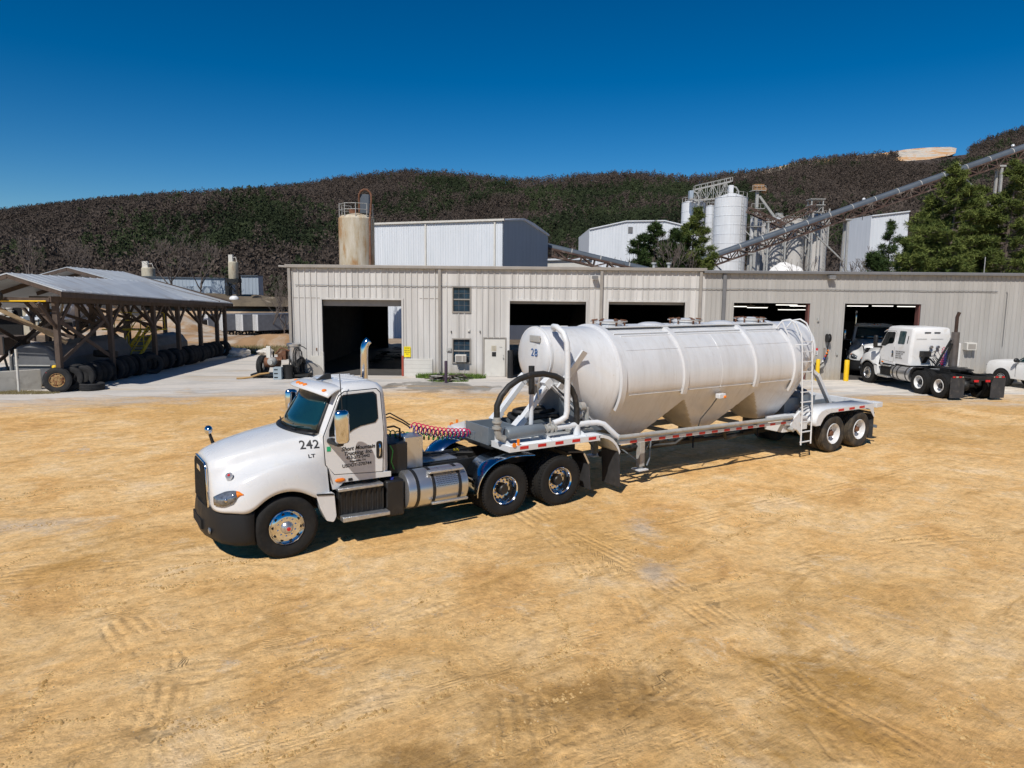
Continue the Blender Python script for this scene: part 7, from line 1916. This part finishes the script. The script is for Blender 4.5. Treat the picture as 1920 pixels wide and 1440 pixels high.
for i in range(3):
    for j in range(3): mb.box(-1.8 + i * 1.2, -.7 + i * 1.2, -.5, .5, -1 + j * 1.1, 0 + j * 1.1)
mb.build('totes', M['cladblue'], ib, bevel=.05)
g = block('dark_shed', 'dark open shed with a sign beyond the far posts of the timber shed', [(340, 602), (366, 602)], 100, 4, 'chassis', rib=0)
# ================================================================== trees
NEEDLE = leaf_mat('pine_needles', (.045, .070, .016), (.175, .205, .050)); NEED2 = leaf_mat('dark_evergreen', (.018, .036, .010), (.06, .095, .026)); TWIG = S((.13, .105, .09), .9, 0, 'grey_twigs', var=.3)
def limb(mb, p, d, L, r, depth, rnd_, spread=.55, up=.15, pts_out=None, minr=.02):
    n = 3; pts = [p]; dd = d.copy()
    for i in range(n):
        dd = (dd + Vector((rnd_.gauss(0, .14), rnd_.gauss(0, .14), rnd_.gauss(up * .4, .08)))).normalized(); pts.append(pts[-1] + dd * (L / n))
    mb.tube(pts, [max(minr, r * (1 - .55 * i / n)) for i in range(n + 1)], 4 if r < .1 else 7, True)
    if pts_out is not None: pts_out.append((pts[-1], depth)); pts_out.append((pts[-2], depth))
    if depth <= 0: return
    for k in range(rnd_.choice((2, 3, 3))):
        nd = (dd + Vector((rnd_.gauss(0, spread), rnd_.gauss(0, spread), rnd_.gauss(up, .25)))).normalized()
        limb(mb, pts[rnd_.choice((2, 3, 3))], nd, L * rnd_.uniform(.6, .8), r * .5, depth - 1, rnd_, spread, up, pts_out, minr)
def bare_tree(px, Y, h, label, seed, depth=5, name='bare_tree'):
    r_ = random.Random(seed); p = at(px, 560, Y); z = ground_z(p.x, Y); g = thing(name, label, 'tree', (p.x, Y, z)); mb = MB()
    limb(mb, Vector((0, 0, 0)), Vector((0, 0, 1)), h * .28, h * .017, 0, r_); mb.build('trunk', M['bark'], g); top = Vector(mb.v[-1]); mb = MB()
    for k in range(4): limb(mb, Vector((top.x, top.y, h * (.16 + .04 * k))), Vector((r_.gauss(0, .5), r_.gauss(0, .5), 1)).normalized(), h * .27, h * .011, depth - 1, r_, .5, .25, None, h * .0016)
    mb.build('crown', TWIG, g, angle=0); return g
def pine(px, Y, top_py, spread, label, seed, mat, base=.25, dens=1.0, clump=.55, name='pine_tree'):
    r_ = random.Random(seed); p = at(px, top_py, Y); z = ground_z(p.x, Y); h = p.z - z; g = thing(name, label, 'tree', (p.x, Y, z)); mb = MB()
    tp = [Vector((0, 0, 0))]; 
    for i in range(8): tp.append(Vector((tp[-1].x + r_.gauss(0, .12), tp[-1].y + r_.gauss(0, .12), h * (i + 1) / 8)))
    mb.tube(tp, [h * .018 * (1 - i / 8.6) for i in range(9)], 8)
    tips = []
    nb = int(60 * dens)
    for i in range(nb):
        t_ = base + (1 - base) * (i + r_.random()) / nb; zz = h * t_; k = min(7, int(t_ * 8)); c = tp[k].lerp(tp[k + 1], t_ * 8 - k)
        a = r_.uniform(0, 2 * PI); rad = spread * (1.02 - ((t_ - base) / (1 - base)) ** 1.7) * r_.uniform(.55, 1.1) * (.55 + .45 * min(1, (t_ - base) * 5)) + .5
        d = Vector((math.cos(a), math.sin(a), r_.uniform(-.05, .35)))
        e = c + d * rad; m_ = c.lerp(e, .5) - Vector((0, 0, .15)); mb.tube([c, m_, e], [.09, .06, .025], 4)
        for q_ in range(int(5 + rad * 2.8)):
            s_ = r_.uniform(.35, 1.05); b_ = c.lerp(e, s_) + Vector((r_.gauss(0, .45), r_.gauss(0, .45), r_.gauss(.12, .28))) * (1.2 - .4 * s_) * min(1, rad / 2.5)
            tips.append(b_)
    mb.build('trunk', M['bark'], g)
    V = []; T = []
    rg = np.random.default_rng(seed)
    for c in tips:
        n = 46; base_t = rg.uniform(.1, .9); cc = np.array(c)
        dirs = rg.normal(size=(n, 3)); dirs[:, 2] = dirs[:, 2] * .7 + .25; dirs /= np.linalg.norm(dirs, axis=1)[:, None]
        ln = clump * rg.uniform(.55, 1.1, (n, 1)); w_ = rg.normal(size=(n, 3)) * .034 * (clump / .55)
        st = cc + dirs * .08 + rg.normal(size=(n, 3)) * .12
        a_ = st - w_; b_ = st + w_; e_ = st + dirs * ln
        V.append(np.stack([a_, b_, e_], 1).reshape(-1, 3)); T.append(np.clip(base_t + rg.uniform(-.25, .25, n), 0, 1).repeat(3))
    V = np.concatenate(V); T = np.concatenate(T); me = tri_mesh('crown', V, np.arange(len(V)).reshape(-1, 3), T, mat); link('crown', me, g)
    return g
pine(1796, 92, 316, 5.6, 'tallest green pine at the right, in front of the long conveyor', 1, NEEDLE, .22, 1.5)
pine(1745, 96, 372, 4.6, 'green pine left of the tallest pine', 2, NEEDLE, .2, 1.2)
pine(1846, 97, 352, 4.2, 'green pine right of the tallest pine', 12, NEEDLE, .2, 1.2)
pine(1905, 90, 306, 5.2, 'green pine at the right edge of the photo', 3, NEEDLE, .2, 1.4)
pine(1668, 88, 416, 2.3, 'thin sparse evergreen in front of the tall white block', 4, NEED2, .3, .6, .4)
pine(1702, 84, 450, 3.2, 'low bushy pine at the foot of the big pines', 5, NEEDLE, .2, .9)
pine(1775, 82, 462, 3.4, 'low pine just above the grey roof, under the tallest pine', 15, NEEDLE, .2, .9)
pine(1650, 82, 476, 2.2, 'small dark pine just showing above the grey roof', 6, NEED2, .2, .7)
pine(1228, 98, 422, 4.2, 'dark evergreen in front of the white gabled building', 7, NEED2, .22, 1.2)
pine(1196, 95, 443, 2.2, 'slim evergreen left of the dark one at the white building', 8, NEED2, .25, .8)
pine(1300, 102, 392, 4.3, 'bright green pine left of the tallest silo', 9, NEEDLE, .2, 1.3)
pine(1268, 100, 432, 3.4, 'small green pine between the dark evergreen and the bright pine', 10, NEED2, .2, .9)
pine(1335, 97, 476, 1.6, 'low green pine by the foot of the long conveyor', 11, NEEDLE, .2, .7)
for px, Y, h, lb, sd_ in ((1165, 90, 13.0, 'bare tree standing left against the white gabled building', 1), (1140, 92, 11.0, 'small bare tree at the left corner of the white gabled building', 21), (1262, 94, 15.5, 'bare purple-grey tree between the evergreens', 2), (1425, 96, 10.5, 'bare shrub-like tree below the tallest silo', 3), (1462, 92, 9.8, 'bare bushy tree in front of the white stockpile', 4), (1520, 84, 11.0, 'spreading bare tree left of the conveyor support', 5),
                          (1556, 86, 12.0, 'bare tree touching the conveyor support', 6), (1600, 88, 12.5, 'bare tree right of the conveyor support', 7), (1640, 92, 15.0, 'tall thin bare tree at the left edge of the tall white block', 8), (1392, 96, 9.0, 'small bare bush right of the conveyor foot', 9),
                          (530, 120, 9, 'bare tree just left of the workshop corner', 10), (505, 130, 11, 'bare tree behind the cable reel', 11), (325, 150, 15, 'tall bare tree behind the blue warehouse', 12), (375, 152, 14, 'bare tree behind the right end of the blue warehouse', 13), (60, 160, 15, 'bare tree above the left end of the timber shed', 14), (545, 135, 13, 'bare tree behind the workshop corner', 15), (150, 158, 14, 'bare tree above the middle of the timber shed', 16)):
    bare_tree(px, Y, h, lb, sd_ * 7, 5)
mb = MB(); mb.tube([(0, 0, -4), (0, 0, 4.6)], .05, 6); o = mb.build('utility_pole', M['steelgrey']); p = at(1846, 500, 80); o.location = (p.x, 80, 4.0); tag(o, 'thin pale pole in front of the right-hand pines', 'pole')
# roof vents of the workshop
for px in (1226, 1254):
    p = at(px, 497, 45.5); mb = MB(); mb.cyl((0, 0, -.4), (0, 0, .22), .09, 10); mb.cyl((0, 0, .2), (0, 0, .3), .16, 10); o = mb.build('roof_vent', M['steelgrey']); o.location = (p.x, 45.5, 5.95); tag(o, 'small round vent on the workshop roof, ' + ('left' if px < 1240 else 'right') + ' of the pair', 'roof vent')
# ================================================================== loose stones on the yard
def stones():
    rg = np.random.default_rng(8); n = 15000
    y = 3.0 + 17 * rg.uniform(0, 1, n) ** 1.5; x = rg.uniform(-.85, .85, n) * (y + .8)
    keep = np.array([noise.noise(Vector((a * .55, b_ * .8, 7))) + .5 * noise.noise(Vector((a * 2.1, b_ * 2.1, 7))) for a, b_ in zip(x, y)]) + rg.uniform(-.35, .35, n) > .12
    x, y = x[keep], y[keep]; n = len(x); s_ = .004 + .011 * rg.uniform(0, 1, n) ** 4
    base = np.array([(1, 0, 0), (-.5, .87, 0), (-.5, -.87, 0), (.1, 0, .75)])
    ang = rg.uniform(0, 2 * PI, n); c, sn = np.cos(ang)[:, None], np.sin(ang)[:, None]; jit = 1 + rg.uniform(-.3, .3, (n, 4, 3))
    bx = base[None] * jit; X = bx[:, :, 0] * c - bx[:, :, 1] * sn; Y = bx[:, :, 0] * sn + bx[:, :, 1] * c
    zg = np.array([near_relief(a, b_) for a, b_ in zip(x, y)])
    V = np.stack([X * s_[:, None] + x[:, None], Y * s_[:, None] + y[:, None], bx[:, :, 2] * s_[:, None] + zg[:, None]], -1).reshape(-1, 3)
    F = (np.array([(0, 1, 3), (1, 2, 3), (2, 0, 3)])[None] + (np.arange(n) * 4)[:, None, None]).reshape(-1, 3); T = rg.uniform(0, 1, n).repeat(4)
    me = tri_mesh('loose_stones', V, F, T, leaf_mat('stone_grit', (.22, .16, .10), (.55, .44, .30))); o = link('loose_stones', me); tag(o, 'loose grit and small stones scattered over the sandy yard', 'gravel', kind='stuff')
stones()
def clods():
    # crumbs of dry earth thrown up along the ruts
    rg = np.random.default_rng(21); rnd_ = random.Random(4); X, Y, Sz = [], [], []
    for k in range(95):
        y0 = 4.6 + 11 * rnd_.random() ** 1.2; x0 = rnd_.uniform(-.75, .45) * y0 if rnd_.random() < .8 else rnd_.uniform(.3, .75) * y0; a = R(rnd_.gauss(32, 9)) if rnd_.random() < .85 else R(rnd_.uniform(80, 110)); L = rnd_.uniform(.3, 1.5); off = 0
        for j in range(int(L * rnd_.uniform(50, 120))):
            u = rnd_.uniform(-.5, .5) * L; t_ = rnd_.gauss(0, .022 + .02 * (k % 3)) + .05 * math.sin(u * 5 + k)
            X.append(x0 + u * math.cos(a) - t_ * math.sin(a)); Y.append(y0 + u * math.sin(a) + t_ * math.cos(a)); Sz.append(.008 + .022 * rnd_.random() ** 3)
    x, y, s_ = map(np.array, (X, Y, Sz)); n = len(x)
    base = np.array([(1, 0, 0), (0, 1, 0), (-1, 0, 0), (0, -1, 0), (.2, .1, .8)])[None] * (1 + rg.uniform(-.4, .4, (n, 5, 3)))
    ang = rg.uniform(0, 2 * PI, n); c, sn = np.cos(ang)[:, None], np.sin(ang)[:, None]
    PX = base[:, :, 0] * c - base[:, :, 1] * sn; PY = base[:, :, 0] * sn + base[:, :, 1] * c
    zg = np.array([near_relief(a_, b_) for a_, b_ in zip(x, y)])
    V = np.stack([PX * s_[:, None] + x[:, None], PY * s_[:, None] + y[:, None], base[:, :, 2] * s_[:, None] + zg[:, None]], -1).reshape(-1, 3)
    F = (np.array([(0, 1, 4), (1, 2, 4), (2, 3, 4), (3, 0, 4)])[None] + (np.arange(n) * 5)[:, None, None]).reshape(-1, 3)
    me = tri_mesh('earth_clods', V, F, rg.uniform(0, 1, n).repeat(5), leaf_mat('clod_earth', (.34, .20, .07), (.62, .42, .19))); o = link('earth_clods', me); tag(o, 'dry crumbs of earth thrown up along ruts in the sandy yard', 'clods', kind='stuff')
clods()
